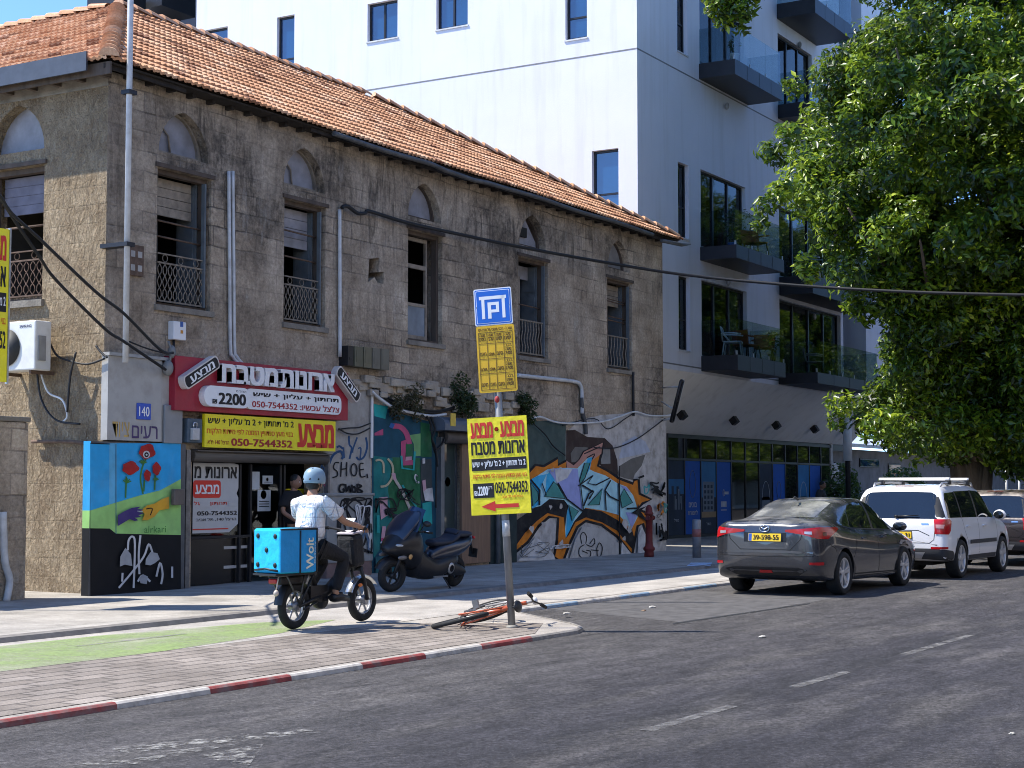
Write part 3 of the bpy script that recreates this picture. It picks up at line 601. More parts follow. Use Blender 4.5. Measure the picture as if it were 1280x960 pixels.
g.poly('b4', [(395, 150), (470, 70), (600, 40), (800, 28), (972, 60), (972, 838), (780, 856), (330, 880), (95, 892), (110, 800), (190, 640), (400, 380)], PALEPL)
g.poly('b4', [(178, 78), (300, 72), (398, 82), (396, 345), (340, 300), (180, 365)], SPDG)
g.poly('b4', [(400, 128), (450, 125), (520, 165), (620, 172), (665, 215), (692, 300), (696, 400), (640, 365), (560, 300), (480, 320), (398, 335)], SPBR)
g.poly('b4', [(425, 260), (450, 222), (522, 225), (515, 310), (430, 310)], SPG); g.poly('b4', [(592, 235), (650, 228), (652, 318), (600, 320)], sp('grey pane paint', (.24, .24, .23)))
g.poly('b4', [(690, 385), (705, 330), (770, 290), (852, 265), (830, 330), (790, 380), (780, 412), (730, 400)], SPG)
g.poly('b4', [(700, 290), (720, 200), (790, 160), (850, 190), (880, 250), (800, 270)], sp('blue white cloud paint', (.42, .46, .55), .2))
O = [(180, 372), (222, 325), (270, 332), (350, 285), (352, 325), (400, 300), (402, 335), (440, 330), (472, 300), (500, 250), (560, 225), (607, 198), (600, 260), (580, 330), (640, 360), (700, 402), (780, 432), (785, 410), (812, 410), (818, 490), (885, 522), (835, 545), (806, 578), (862, 600), (886, 640), (880, 735), (858, 745), (838, 660), (806, 675), (793, 740), (777, 832), (740, 795), (690, 735), (600, 668), (510, 645), (462, 680), (425, 760), (378, 880), (328, 850), (345, 760), (352, 628), (300, 622), (240, 675), (180, 765), (108, 825), (95, 790), (150, 715), (190, 640), (200, 560)]
g.poly('b4', O, SPO); g.line('b4', O, 15, SPB, True, False)
g.poly('b4', [(398, 300), (440, 328), (472, 298), (500, 250), (607, 198), (598, 262), (545, 300), (500, 300), (470, 340), (402, 345)], SPPK); g.line('b4', [(500, 262), (590, 222)], 7, SPB); g.line('b4', [(515, 285), (560, 262), (540, 300)], 6, SPB)
g.poly('b4', [(108, 645), (200, 580), (290, 515), (390, 522), (420, 560), (500, 572), (600, 590), (690, 640), (740, 682), (772, 690), (792, 760), (775, 806), (722, 745), (690, 702), (600, 652), (510, 625), (450, 652), (412, 725), (394, 745), (385, 625), (290, 600), (230, 645), (160, 715), (104, 795)], SPB)
g.poly('b4', [(188, 412), (230, 388), (290, 350), (330, 345), (400, 342), (460, 345), (520, 285), (546, 280), (530, 350), (560, 365), (620, 385), (690, 430), (742, 450), (780, 500), (800, 560), (806, 620), (770, 692), (700, 612), (600, 585), (505, 570), (490, 592), (440, 650), (394, 742), (390, 690), (400, 600), (410, 560), (385, 525), (300, 520), (250, 560), (200, 572)], SPL)
g.poly('b4', [(188, 412), (232, 388), (285, 378), (242, 470), (250, 545), (204, 575), (196, 500)], SPA); g.poly('b4', [(285, 380), (325, 350), (330, 420), (275, 500)], SPA); g.poly('b4', [(395, 740), (400, 600), (412, 560), (460, 590), (420, 690)], SPA); g.poly('b4', [(520, 287), (545, 281), (530, 350), (500, 400), (480, 395)], SPA)
g.poly('b4', [(295, 360), (330, 346), (462, 348), (470, 430), (490, 590), (398, 522), (345, 430)], SPV); g.poly('b4', [(735, 595), (805, 600), (770, 690)], SPV); g.poly('b4', [(700, 440), (742, 452), (760, 480), (730, 470)], SPV); g.poly('b4', [(330, 350), (430, 350), (400, 400), (340, 430)], SPW)
for t in ([(190, 425), (232, 480), (236, 522), (202, 560)], [(268, 505), (322, 420), (345, 440), (388, 518)], [(468, 418), (498, 315), (530, 312), (500, 400), (475, 435)], [(515, 555), (600, 460), (582, 552)], [(700, 510), (722, 460), (772, 540), (712, 572)], [(405, 552), (462, 590), (425, 645)]): g.poly('b4', t, SPT); g.line('b4', t, 5, SPB, True, False)
for t, w in (([(188, 408), (240, 470), (238, 555)], 9), ([(345, 430), (395, 520), (490, 592)], 8), ([(460, 445), (545, 385), (515, 430), (560, 440), (640, 400)], 7), ([(545, 470), (520, 490), (490, 560)], 8), ([(645, 412), (612, 470), (640, 505), (690, 530)], 8), ([(612, 470), (618, 585)], 7), ([(690, 430), (695, 610)], 7), ([(735, 575), (805, 572)], 10), ([(480, 440), (545, 480), (520, 520)], 10), ([(470, 430), (488, 590)], 6), ([(250, 430), (275, 500)], 6)): g.line('b4', t, w, SPB, False, False)
g.poly('b4', [(800, 545), (806, 575), (850, 560), (812, 588), (868, 668), (798, 610), (760, 600), (792, 580)], SPB)
g.poly('b4', [(112, 872), (160, 800), (212, 738), (262, 770), (318, 840), (325, 872)], SPW); g.poly('b4', [(405, 866), (440, 748), (482, 676), (600, 690), (690, 775), (690, 852)], sp('off white door paint', (.50, .48, .45), .1, (.3, .27, .25), .5)); g.poly('b4', [(795, 850), (800, 720), (822, 680), (850, 740), (858, 842)], SPW); g.poly('b4', [(700, 842), (705, 765), (745, 815), (770, 850)], SPW)
g.line('b4', [(400, 872), (690, 858), (692, 330)], 6, SPB, False, False); g.line('b4', [(692, 400), (694, 860)], 5, SPB, False, False)
for t in ([(475, 775), (468, 730), (485, 710), (502, 735), (498, 775)], [(520, 775), (545, 745), (550, 775)], [(490, 780), (462, 800), (460, 840), (490, 862), (520, 850), (525, 820), (500, 812)], [(475, 815), (510, 830)], [(500, 780), (530, 790), (550, 770)], [(560, 800), (575, 770), (592, 800), (580, 850), (565, 855), (560, 800)], [(525, 810), (570, 815)]): g.line('b4', t, 5, SPB)
for bx_, n_, w_, c_, sd in (((868, 425, 948, 500), 6, 9, SPB, 1), ((898, 660, 955, 755), 6, 9, SPB, 2), ((905, 540, 940, 608), 4, 9, SPO, 3), ((940, 545, 962, 600), 2, 7, SPT, 4), ((895, 610, 925, 640), 3, 4, SPG, 5), ((280, 760, 420, 800), 3, 6, SPW, 6), ((120, 760, 280, 850), 5, 4, SPG, 8)): g.scrib('b4', bx_, n_, w_, c_, sd)
g.line('b4', [(822, 445), (838, 455), (852, 438), (845, 480), (828, 490), (822, 450)], 7, sp('turquoise spray paint', (.05, .33, .34))); g.line('b4', [(790, 400), (822, 388)], 12, SPB, False, False)
for (cx_, cy_, r_) in ((300, 355, 9), (340, 345, 7), (285, 565, 8), (345, 560, 10), (720, 660, 18), (735, 690, 14), (180, 690, 14), (240, 665, 12), (350, 770, 12), (708, 745, 10)):
    g.poly('b4', [(cx_ + r_ * (1 + .5 * math.sin(k * 7.3 + cx_)) * math.cos(k * .785), cy_ + r_ * (1.5 + .6 * math.sin(k * 4.1 + cy_)) * math.sin(k * .785)) for k in range(8)], PALEPL)
g.done('graffiti', OB)
# teal mural beside the second door
TE = sp('deep teal paint', (.014, .07, .11), .2, (.03, .09, .06)); GN = sp('dark green paint', (.02, .12, .05), .25); TQ = sp('turquoise paint', (.02, .34, .32)); PK = sp('muted pink paint', (.45, .08, .17)); LGN = sp('sage green paint', (.17, .36, .14)); CR = sp('cream paint', (.46, .42, .27)); LPK = sp('pale pink paint', (.52, .31, .36)); NAV = sp('dark blue paint', (.03, .04, .06)); BLU = sp('blue paint', (.03, .13, .40))
t = Paint(Y0)
t.poly('p', [(464.5, 504), (505, 518), (547, 530), (547, 716), (464.5, 722)], TE)
t.poly('b3', [(330, 412), (462, 415), (465, 860), (330, 900), (300, 720), (312, 540)], GN); t.poly('b3', [(246, 405), (335, 418), (312, 560), (330, 700), (300, 800), (246, 880)], sp('blue green paint', (.015, .17, .16), .25)); t.poly('b3', [(246, 165), (312, 178), (300, 235), (250, 222)], TQ); t.poly('b3', [(250, 300), (290, 280), (290, 310), (250, 312)], PK)
t.poly('b3', [(410, 310), (462, 302), (462, 405), (432, 408), (430, 350)], LGN); t.poly('b3', [(462, 250), (510, 260), (514, 410), (462, 410)], GN); t.poly('b3', [(462, 425), (512, 420), (516, 560), (470, 620), (462, 600)], sp('slate mural paint', (.05, .062, .065)))
t.line('b3', [(335, 268), (368, 272), (396, 302), (410, 352)], 24, PK); t.line('b3', [(320, 262), (338, 270)], 22, BLU); t.poly('b3', [(370, 340), (395, 330), (390, 425), (428, 425), (428, 448), (372, 450)], PK); t.poly('b3', [(392, 352), (425, 350), (425, 412), (392, 412)], GN); t.line('b3', [(372, 405), (376, 462), (428, 470), (434, 385)], 10, TQ, False, False); t.poly('b3', [(392, 410), (420, 408), (420, 424), (390, 428)], LPK)
t.line('b3', [(252, 428), (272, 424), (288, 440), (290, 485)], 9, CR); t.line('b3', [(308, 418), (330, 450), (330, 500), (305, 540), (275, 548)], 10, CR); t.line('b3', [(330, 485), (345, 520), (365, 552), (385, 590), (400, 625), (418, 665)], 13, sp('bone paint', (.45, .42, .36))); t.poly('b3', [(326, 488), (342, 484), (348, 515), (334, 516)], LPK); t.line('b3', [(375, 540), (410, 600), (440, 640)], 9, TQ)
t.poly('b3', [(268, 598), (306, 594), (306, 680), (276, 700)], LPK); t.poly('b3', [(282, 730), (298, 730), (302, 780), (276, 785)], LPK); t.poly('b3', [(276, 785), (302, 780), (300, 835), (274, 838)], PK); t.line('b3', [(262, 680), (262, 760)], 14, TQ)
t.poly('b3', [(466, 625), (508, 615), (512, 720), (470, 715)], TQ); t.poly('b3', [(468, 560), (512, 552), (518, 616), (478, 612)], SPW); t.poly('b3', [(465, 520), (480, 515), (484, 560), (470, 570)], LPK); t.poly('b3', [(466, 418), (478, 416), (478, 440), (466, 442)], SPW)
t.scrib('b3', (250, 605, 345, 690), 5, 7, SPB, 11); t.scrib('b3', (350, 560, 450, 640), 5, 5, SPB, 12); t.scrib('b3', (428, 492, 448, 530), 3, 5, SPW, 13); t.poly('b3', [(246, 870), (330, 870), (465, 850), (465, 935), (246, 955)], sp('teal base paint', (.02, .10, .12)))
t.done('mural', OB)
# pale plaster with blue and black tags
w = Paint(Y0)
w.poly('p', [(404, 486), (437, 488), (440, 474), (463.5, 474), (463.5, 716), (404, 722)], sp('grey white plaster', (.37, .35, .315), .12, (.2, .175, .15), .6))
NB = sp('navy spray paint', (.025, .075, .17))
for q_, wd in (([(92, 378), (96, 440), (112, 468), (96, 545)], 14), ([(152, 388), (122, 470), (118, 500)], 12), ([(214, 388), (224, 455), (202, 528), (166, 550), (146, 530)], 14), ([(158, 470), (178, 468), (172, 545)], 10), ([(2, 462), (22, 452), (46, 470)], 14), ([(50, 460), (56, 540)], 12)): w.line('s3', q_, wd, NB)
w.line('b3', [(40, 442), (58, 402), (92, 384), (104, 408), (96, 420)], 11, NB); w.line('b3', [(10, 440), (2, 462), (10, 485), (16, 462), (4, 455)], 8, NB)
for q_ in ([(85, 437), (66, 438), (60, 462), (76, 478), (76, 498), (54, 506)], [(96, 434), (92, 502)], [(120, 434), (119, 500)], [(92, 468), (120, 464)], [(197, 441), (180, 445), (184, 500), (206, 499)], [(182, 470), (199, 467)], [(212, 488), (216, 508)]): w.line('b3', q_, 6, SPB)
w.ell('b3', (152, 470), 14, 28, SPB, 6)
for q_ in ([(108, 538), (90, 540), (84, 562), (96, 576), (106, 566), (100, 556)], [(112, 535), (118, 570), (128, 545), (136, 572), (142, 538)], [(150, 545), (142, 560), (152, 576), (160, 560), (150, 546)], [(166, 535), (168, 578)], [(166, 536), (186, 545), (168, 556), (190, 570), (168, 578)]): w.line('b3', q_, 9, SPB)
w.scrib('z5', (945, 865, 985, 925), 3, 5, PK, 4)
w.done('graffiti', OB)
MB().box(*[fx('p', (461, 600))[0], fx('p', (463.5, 600))[0]], Y0 - .05, Y0 - .03, 2.1, fx('p', (462, 477))[1]).build('cover_strip', WHITE, OB)
# ---------------------------------------------------------------- wall panel with the painted poppies
xa = fx('p', (112, 650), Y0 - .14)[0]; xb = fx('p', (231, 650), Y0 - .14)[0]; zt = fx('p', (136, 552), Y0 - .14)[1]
MP = thing('mural_panel', 'wall panel painted with red poppies and two clasped hands over black, at the building corner', 'mural', (xa, Y0, 0), world=True)
MB().box(xa, xb, Y0 - .14, Y0 - .002, 0, zt).build('board', pm('old board', (.10, .10, .10), .8), MP)
y_ = Y0 - .14; p = Paint(y_); LB = sp('sky blue paint', (.03, .34, .66), .12); LB2 = sp('pale sky blue paint', (.11, .40, .62)); GR = sp('meadow green paint', (.30, .56, .17)); BK = sp('matt black paint', (.010, .010, .011), .2, (.03, .03, .03)); PR = sp('poppy red paint', (.36, .022, .018), .2); PU = sp('violet paint', (.055, .035, .15)); YO = sp('ochre yellow paint', (.62, .33, .03)); SG = sp('stem green paint', (.06, .20, .04)); CW = sp('chalk paint', (.55, .55, .55))
zb = -.1
p.poly('z4', [(360, 237), (722, 237), (722, 395), (640, 425), (560, 445), (437, 482), (360, 506)], LB); p.poly('z4', [(436, 237), (466, 237), (466, 474), (436, 482)], LB2)
p.poly('z4', [(360, 506), (437, 482), (560, 445), (640, 425), (722, 380), (722, 604), (462, 598), (437, 578), (360, 577)], GR); p.poly('z4', [(360, 577), (437, 578), (462, 598), (722, 604), (722, 845), (360, 862)], BK)
p.line('z4', [(360, 237), (437, 240)], 4, BK, False, False); p.line('z4', [(462, 240), (462, 600)], 3, sp('dull blue paint', (.05, .16, .25)), False, False)
for q_ in ([(582, 300), (568, 330), (560, 380), (570, 440)], [(503, 370), (500, 455)], [(618, 365), (616, 425)], [(575, 385), (572, 430)]): p.line('z4', q_, 6, SG)
for (c_, r_) in (((568, 318), 16), ((503, 395), 18), ((617, 385), 12)):
    for k in range(5): an = -2.6 + k * .55; p.line('z4', [c_, (c_[0] + r_ * math.cos(an), c_[1] - r_ * math.sin(an) * -1)], 5, SG, False, False)
bl = lambda c, rx, ry, s: [(c[0] + rx * (1 + .12 * math.sin(5 * a + s)) * math.cos(a), c[1] + ry * (1 + .12 * math.sin(4 * a + s)) * math.sin(a)) for a in [2 * math.pi * i / 20 for i in range(20)]]
for c_, rx, ry, s_ in (((582, 270), 32, 30, 0), ((515, 336), 33, 26, 1), ((619, 339), 17, 25, 2), ((582, 366), 14, 23, 3)): p.poly('z4', bl(c_, rx, ry, s_), PR)
p.ell('z4', (578, 282), 14, 15, CW); p.ell('z4', (578, 283), 9, 10, BK); p.ell('z4', (578, 283), 4, 4, CW)
p.poly('z4', [(668, 450), (668, 498), (630, 505), (610, 530), (580, 545), (560, 545), (570, 520), (556, 505), (580, 485), (610, 478), (640, 460)], YO); p.poly('z4', [(462, 525), (490, 508), (520, 495), (555, 490), (540, 500), (566, 502), (545, 512), (568, 516), (545, 525), (560, 532), (530, 535), (545, 545), (530, 548), (510, 540), (485, 555), (462, 568)], PU); p.line('z4', [(575, 500), (600, 498), (592, 525)], 4, BK); p.line('z4', [(540, 508), (562, 510)], 3, CW)
for k, ch in enumerate('alrkari'): pass
x_, z_ = fx('z4', (565, 596), y_); p.mb.text('alrkari', (x_, y_ - .12 + .06 + .0, z_), (1, 0, 0), (0, 0, 1), .45, .10, p.mi(SG))
for q_ in ([(502, 665), (505, 625), (520, 610), (530, 640), (525, 815)], [(552, 605), (545, 680), (548, 760)], [(465, 815), (520, 750), (565, 690), (585, 640), (600, 675)], [(480, 755), (478, 790)], [(615, 770), (630, 715), (640, 760), (634, 800)], [(678, 730), (678, 775)], [(540, 790), (560, 765), (590, 790)]): p.line('z4', q_, 8, CW)
for q_ in ([(470, 690), (490, 655), (512, 680), (518, 728), (488, 722), (468, 730)], [(572, 700), (590, 672), (618, 676), (628, 700), (608, 716), (590, 725), (570, 722)], [(545, 775), (560, 760), (580, 770), (575, 800), (550, 796)]): p.poly('z4', q_, sp('grey white paint', (.36, .37, .38)))
zA, zB = fx('z4', (360, 506), y_)[1], fx('z4', (360, 577), y_)[1]
for z0_, z1_, mt_ in ((0, zB, BK), (zB, zA, GR), (zA, zt, LB)): p.mb.poly([(xa - .002, Y0, z0_), (xa - .002, y_, z0_), (xa - .002, y_, z1_), (xa - .002, Y0, z1_)], p.mi(mt_))
p.done('mural', MP)
MB().box(*(lambda a, b: (a, b))(fx('z4', (674, 450), y_)[0], fx('z4', (716, 450), y_)[0]), y_ - .12, y_ - .05, fx('z4', (674, 484), y_)[1], fx('z4', (674, 420), y_)[1]).build('letter_box', pm('brown grey box', (.12, .10, .085), .6), MP, .01)
# pale panel above it with the house number
y_ = Y0 - .13
a = fx('z3', (185, 400), y_); b = fx('z3', (545, 400), y_); zt = fx('z3', (185, 128), y_)[1]; zb = fx('z3', (185, 692), y_)[1]; c = fx('z3', (680, 400), y_)
PB = thing('wall_panel', 'pale grey sheet panel carrying the blue house number and a Hebrew word', 'panel', (a[0], Y0, zb), world=True)
pp = MB(); pp.box(a[0], b[0], y_, Y0 - .002, zb, zt); pp.box(b[0] + .012, c[0], y_ + .01, Y0 - .002, zb + .0, zt - .03); pp.box(a[0] - .01, c[0], y_ - .03, Y0 - .002, zt + .003, zt + .05); pp.build('sheet', LG, PB)
MB().box(b[0] + .03, c[0] - .02, y_ - .04, y_ + .008, zb - .02, zb + .55).build('meter_cover', pm('grey steel cover', (.25, .26, .27), .5, .3, .1), PB, .01)
pt = MB(); q1 = fx('z3', (345, 680), y_ - .003); q2 = fx('z3', (518, 590), y_ - .003); pt.text(he('רעים'), (q1[0], y_ - .003, q1[1]), (1, 0, 0), (0, 0, 1), q2[0] - q1[0], q2[1] - q1[1] - .03, 0, 0, .012)
q1 = fx('z3', (215, 670), y_ - .003); q2 = fx('z3', (330, 575), y_ - .003); pt.text(he('ציוד'), (q1[0], y_ - .003, q1[1]), (1, 0, 0), (0, 0, 1), q2[0] - q1[0], q2[1] - q1[1], 1, 0, .002); pt.build('lettering', [sp('violet lettering', (.075, .05, .13)), sp('gold lettering', (.50, .33, .10))], PB)
q1 = fx('z3', (381, 555), y_ - .02); q2 = fx('z3', (474, 452), y_ - .02)
HN = thing('house_number_plate', 'blue plate with the white number 140 on the pale grey panel', 'number plate', (q1[0], y_, q1[1]), world=True)
MB().box(q1[0], q2[0], y_ - .02, y_ - .001, q1[1], q2[1]).build('plate', pm('blue enamel', (.015, .07, .42), .3, 0, .08), HN, .004); W_ = q2[0] - q1[0]; H_ = q2[1] - q1[1]
n_ = MB(); n_.text('140', (q1[0] + W_ * .12, y_ - .0225, q1[1] + H_ * .2), (1, 0, 0), (0, 0, 1), W_ * .76, H_ * .6, 0, 0, .015); n_.build('number', OFFW, HN)
# ---------------------------------------------------------------- shop front
class Board:
    def __init__(s, fr, tl, br, y):
        a = fx(fr, tl, y); b = fx(fr, br, y); s.x0, s.x1, s.z0, s.z1, s.y = a[0], b[0], b[1], a[1], y; s.W = s.x1 - s.x0; s.H = s.z1 - s.z0
    def t(s, mb, body, u0, v0, u1, v1, m=0, bold=.0, depth=0, d=.004, skew=0):
        mb.text(body, (s.x0 + u0 * s.W, s.y - d, s.z0 + v0 * s.H), (1, 0, 0), (0, 0, 1), (u1 - u0) * s.W, (v1 - v0) * s.H, m, depth, bold)
    def r(s, mb, u0, v0, u1, v1, m=0, d=.004, t=0, rad=0):
        x0, x1, z0, z1 = s.x0 + u0 * s.W, s.x0 + u1 * s.W, s.z0 + v0 * s.H, s.z0 + v1 * s.H
        rad = min(rad, (z1 - z0) / 2 - .001) if rad else 0
        if rad:
            pts = []
            for cx_, cz_, a0 in ((x1 - rad, z0 + rad, -90), (x1 - rad, z1 - rad, 0), (x0 + rad, z1 - rad, 90), (x0 + rad, z0 + rad, 180)):
                for k in range(7): an = math.radians(a0 + 15 * k); pts.append((cx_ + rad * math.cos(an), cz_ + rad * math.sin(an)))
        else: pts = [(x0, z0), (x1, z0), (x1, z1), (x0, z1)]
        if t: n = len(pts); mb.add([(x, s.y - d - t, z) for x, z in pts] + [(x, s.y - d, z) for x, z in pts], [list(range(n))] + [(i, n + i, n + (i + 1) % n, (i + 1) % n) for i in range(n)], m)
        else: mb.poly([(x, s.y - d, z) for x, z in pts], m)
B = Board('z5', (46, 119), (1107, 522), Y0 - .24)
B.z0 = fx('z5', (46, 455), Y0 - .24)[1]; B.H = B.z1 - B.z0
SG1 = thing('shop_sign', 'crimson shop sign with big raised white Hebrew letters over the shop', 'shop sign', (B.x0, Y0, B.z0), world=True)
MB().box(B.x0, B.x1, B.y, Y0 - .002, B.z0, B.z1).build('sign_box', CRIM, SG1, .006)
lt = MB()
B.t(lt, he('מטבח'), .215, .56, .53, .93, 0, .045, .10); B.t(lt, he('ארונות'), .545, .56, .88, .93, 0, .045, .10); lt.build('raised_letters', pm('white acrylic letters', (.74, .73, .72), .4, 0, .04), SG1)
pl = MB(); B.r(pl, .36, .10, .94, .50, 0, .003, .05, .12); B.r(pl, .12, .10, .37, .49, 0, .003, .11, .16)
B.t(pl, '2200', .195, .15, .345, .37, 1, .04, 0, .116); B.t(pl, '₪', .163, .155, .188, .24, 1, .03, 0, .116); B.t(pl, he('החל מ'), .29, .40, .345, .445, 1, .0, 0, .116)
B.t(pl, he('תחתון + עליון + שיש'), .40, .33, .92, .45, 1, .03, 0, .056); B.t(pl, he('צלצל עכשיו: 050-7544352'), .395, .145, .925, .275, 2, .02, 0, .056)
pl.build('white_panel', [OFFW, BLK, DRED], SG1)
for (cu, cv, ang, wd_) in ((.105, .72, 28, .165), (.965, .75, -38, .15)):
    px_ = MB(); hw, hh = wd_ * B.W / 2, .085; M_ = T(B.x0 + cu * B.W, B.y - .003, B.z0 + cv * B.H) @ rotm('Y', -ang) @ rotm('X', 90)
    ol = [(sx_ * hw + (sx_ and 0) + hh * .55 * math.cos(an) * 1, hh * math.sin(an)) for sx_, a0 in ((1, -90), (-1, 90)) for an in [math.radians(a0 + 20 * k) for k in range(10)]]
    px_.prism([(x * 1.06, z * 1.25) for x, z in ol], .12, 0, M_); px_.prism(ol, .125, 1, M_)
    v_, f_ = text_mesh(he('מבצע'), 0, 0); n0_ = len(v_); v_ = [(q[0] + a * .04, q[1], .0004 * k) for k, a in enumerate((0, 1, -1)) for q in v_]; f_ = [[i + n0_ * k for i in q] for k in range(3) for q in f_]; xs_ = [q[0] for q in v_]; ys_ = [q[1] for q in v_]; k_ = (1.7 * hw) / (max(xs_) - min(xs_)); k2 = (1.35 * hh) / (max(ys_) - min(ys_))
    px_.add([((q[0] - (max(xs_) + min(xs_)) / 2) * k_, (q[1] - (max(ys_) + min(ys_)) / 2) * k2, .129 + q[2]) for q in v_], f_, 2, False, M_); px_.build('badge', [pm('cream badge rim', (.62, .56, .50), .5), BLK, OFFW], SG1)
B = Board('z5', (227, 478), (1030, 708), Y0 - .20); B.z0 = fx('z5', (227, 684), Y0 - .2)[1]; B.H = B.z1 - B.z0
SG2 = thing('banner', 'long yellow banner with red and black Hebrew print, hung below the crimson sign', 'banner', (B.x0, Y0, B.z0), world=True)
MB().box(B.x0, B.x1, B.y, Y0 - .15, B.z0, B.z1).build('sheet', YELLOW, SG2); bx_ = MB()
for u in (.1, .5, .9): bx_.box(B.x0 + u * B.W, B.x0 + u * B.W + .04, Y0 - .149, Y0 - .002, B.z0 + .1, B.z1 - .05)
bx_.build('bracket', DKMET, SG2)
lt = MB(); B.t(lt, he('מבצע'), .685, .10, .985, .88, 0, .05); B.t(lt, he("2 מ' תחתון + 2 מ' עליון + שיש"), .02, .66, .655, .93, 1, .02); B.t(lt, he('בנוי מעץ סנדוויץ הזמנה לפי מידות הלקוח'), .015, .37, .65, .60, 2, .015); B.t(lt, '050-7544352', .185, .07, .645, .30, 3, .03); B.t(lt, he('הרצל 140 ת"א'), .02, .10, .17, .24, 3, .005)
lt.build('lettering', [RED, BLK, ORANGE, DRED], SG2)
SX0, SX1, SZT = shop
hb = MB(); hz0 = fx('p', (300, 580))[1]; hz1 = fx('p', (300, 566))[1]
SHF = thing('shop_entrance', 'dark open shop front with glass door and rolled-up shutter below the yellow banner', 'shop entrance', (SX0, Y0, 0), world=True)
hb = MB(); hb.tube([(SX0 - .05, Y0 - .02, hz1 - .06), (SX1 + .02, Y0 - .02, hz1 - .06)], .10, 12); hb.box(SX0 - .05, SX1 + .02, Y0 - .16, Y0 - .1, hz1 - .0, hz1 + .02); hb.build('rolled_shutter', pm('brown-grey shutter steel', (.12, .105, .09), .6, .3, .2, 8, stretch=(.2, 1, 6)), SHF)
gd = MB()
gd.box(SX0 - .26, SX0 - .17, Y0 - .13, Y0 - .003, .05, hz1 + .02); gd.build('guide_rail', pm('worn steel rail', (.20, .19, .18), .5, .5, .3, 12), SHF); gd = MB(); gd.box(SX1 + .005, SX1 + .05, Y0 - .10, Y0 - .003, .05, hz1)
gd.build('guide_rail', pm('worn steel rail', (.20, .19, .18), .5, .5, .3, 12), SHF)
X = lambda sx_: fx('s1', (sx_, 400), Y0 + .15)[0]; Zs = lambda sy_, sx_=200: fx('s1', (sx_, sy_), Y0 + .15)[1]
fr = MB(); yy = Y0 + .14
for sx_ in (372, 440, 628, 652): fr.box(X(sx_), X(sx_) + .045, yy, yy + .05, .05, hz0)
fr.box(SX0 + .01, X(440), yy + .001, yy + .049, Zs(572), Zs(556)); fr.build('door_frame', DKMET, SHF)
MB().box(X(445), X(625), yy + .02, yy + .026, .06, hz0 - .02).build('glass_door', m_glass_clear('shop glass', (.7, .75, .75), .06), SHF)
MB().box(SX0 + .02, X(370), yy + .02, yy + .026, Zs(555), hz0 - .02).build('window_pane', m_glass_clear('shop glass', (.7, .75, .75), .03), SHF)
ck = MB()      # drawer unit behind the low glass
ck.box(SX0 + .02, X(280), yy + .01, Y0 + .9, .06, Zs(570) - .01, 0); ck.box(X(286), X(468), yy + .08, Y0 + .9, .06, Zs(570) - .01, 0)
for sy_ in (628, 750, 870): ck.box(X(288), X(466), yy + .055, yy + .079, Zs(sy_ + 8, 380), Zs(sy_ - 10, 380), 1)
ck.box(SX0 + .02, X(468), yy + .052, yy + .075, Zs(568), Zs(575) - .0, 1); ck.build('cabinet', [pm('black gloss cabinet', (.012, .012, .012), .25), pm('pale shelf edge', (.45, .43, .40), .5)], SHF)
B = Board('s1', (84, 92), (366, 530), Y0 + .12); B.W = B.x1 - B.x0
PO = thing('poster', 'torn white poster of Hebrew print inside the shop window', 'poster', (B.x0, B.y, B.z0), world=True)
ps = MB(); zf = lambda v: B.z0 + v * B.H; xf = lambda u: B.x0 + u * B.W
ps.add([(xf(u), B.y, zf(v)) for u, v in [(0, 0), (.8, .0), (1, .12), (1, .5), (.96, .56), (1, .64), (1, .98), (.9, 1), (0, 1)]], [list(range(9))]); ps.build('paper', pm('white paper', (.50, .49, .47), .7, 0, .05), PO)
lt = MB(); B.t(lt, he('ארונות מ'), .02, .78, .96, .95, 0, .03); B.r(lt, 0, .50, .60, .75, 1, .004, 0, .05); B.t(lt, he('מבצע'), .04, .555, .56, .69, 2, .03, 0, .007); B.t(lt, he('תחתון + על'), .02, .385, .74, .45, 1, .015); B.t(lt, '050-7544352', .09, .25, .97, .31, 0, .03); B.t(lt, he('הרצל 140, תל אביב'), .07, .165, .95, .215, 0, .01)
B.r(lt, .15, .36, .36, .47, 3, .006); B.r(lt, .78, .37, .96, .47, 3, .006); B.r(lt, .0, .045, .78, .062, 1); lt.build('lettering', [BLK, RED, OFFW, pm('white paper', (.5, .49, .47))], PO)
for (u0, v0, u1, v1, lb, kk) in ((520, 175, 586, 228, 'small notice with a black round mark, upper on the shop door glass', 0), (488, 265, 572, 400, 'larger white notice, lower on the shop door glass', 1), (440, 150, 502, 262, 'faded blue-grey sheet taped inside the shop door glass', 2)):
    x0_ = fx('s1', (u0, v1), Y0 + .155); x1_ = fx('s1', (u1, v0), Y0 + .155); n_ = MB(); n_.box(x0_[0], x1_[0], Y0 + .150, Y0 + .153, x0_[1], x1_[1], 0)
    W_, H_ = x1_[0] - x0_[0], x1_[1] - x0_[1]
    if kk < 2:
        n_.lathe([(0.0, 0), (min(W_, H_) * .22, 0)], 14, 1, T(x0_[0] + W_ * .45, Y0 + .1485, x0_[1] + H_ * (.55 if kk == 0 else .78)) @ rotm('X', 90))
        for k in range(3 if kk else 1): n_.box(x0_[0] + W_ * .12, x1_[0] - W_ * .12, Y0 + .1485, Y0 + .1495, x0_[1] + H_ * (.2 + .12 * k), x0_[1] + H_ * (.24 + .12 * k), 1)
    tag(n_.build('notice', [pm('notice paper', (.42, .44, .44) if kk < 2 else (.2, .26, .28), .7), BLK], None), lb, 'notice', 'papers on the shop door')
x0_ = fx('s1', (634, 440), Y0 + .5); x1_ = fx('s1', (925, 258), Y0 + .5)
YN = thing('yellow_poster', 'yellow poster with red print inside the shop behind the man', 'poster', (x0_[0], Y0 + .5, x0_[1]), world=True)
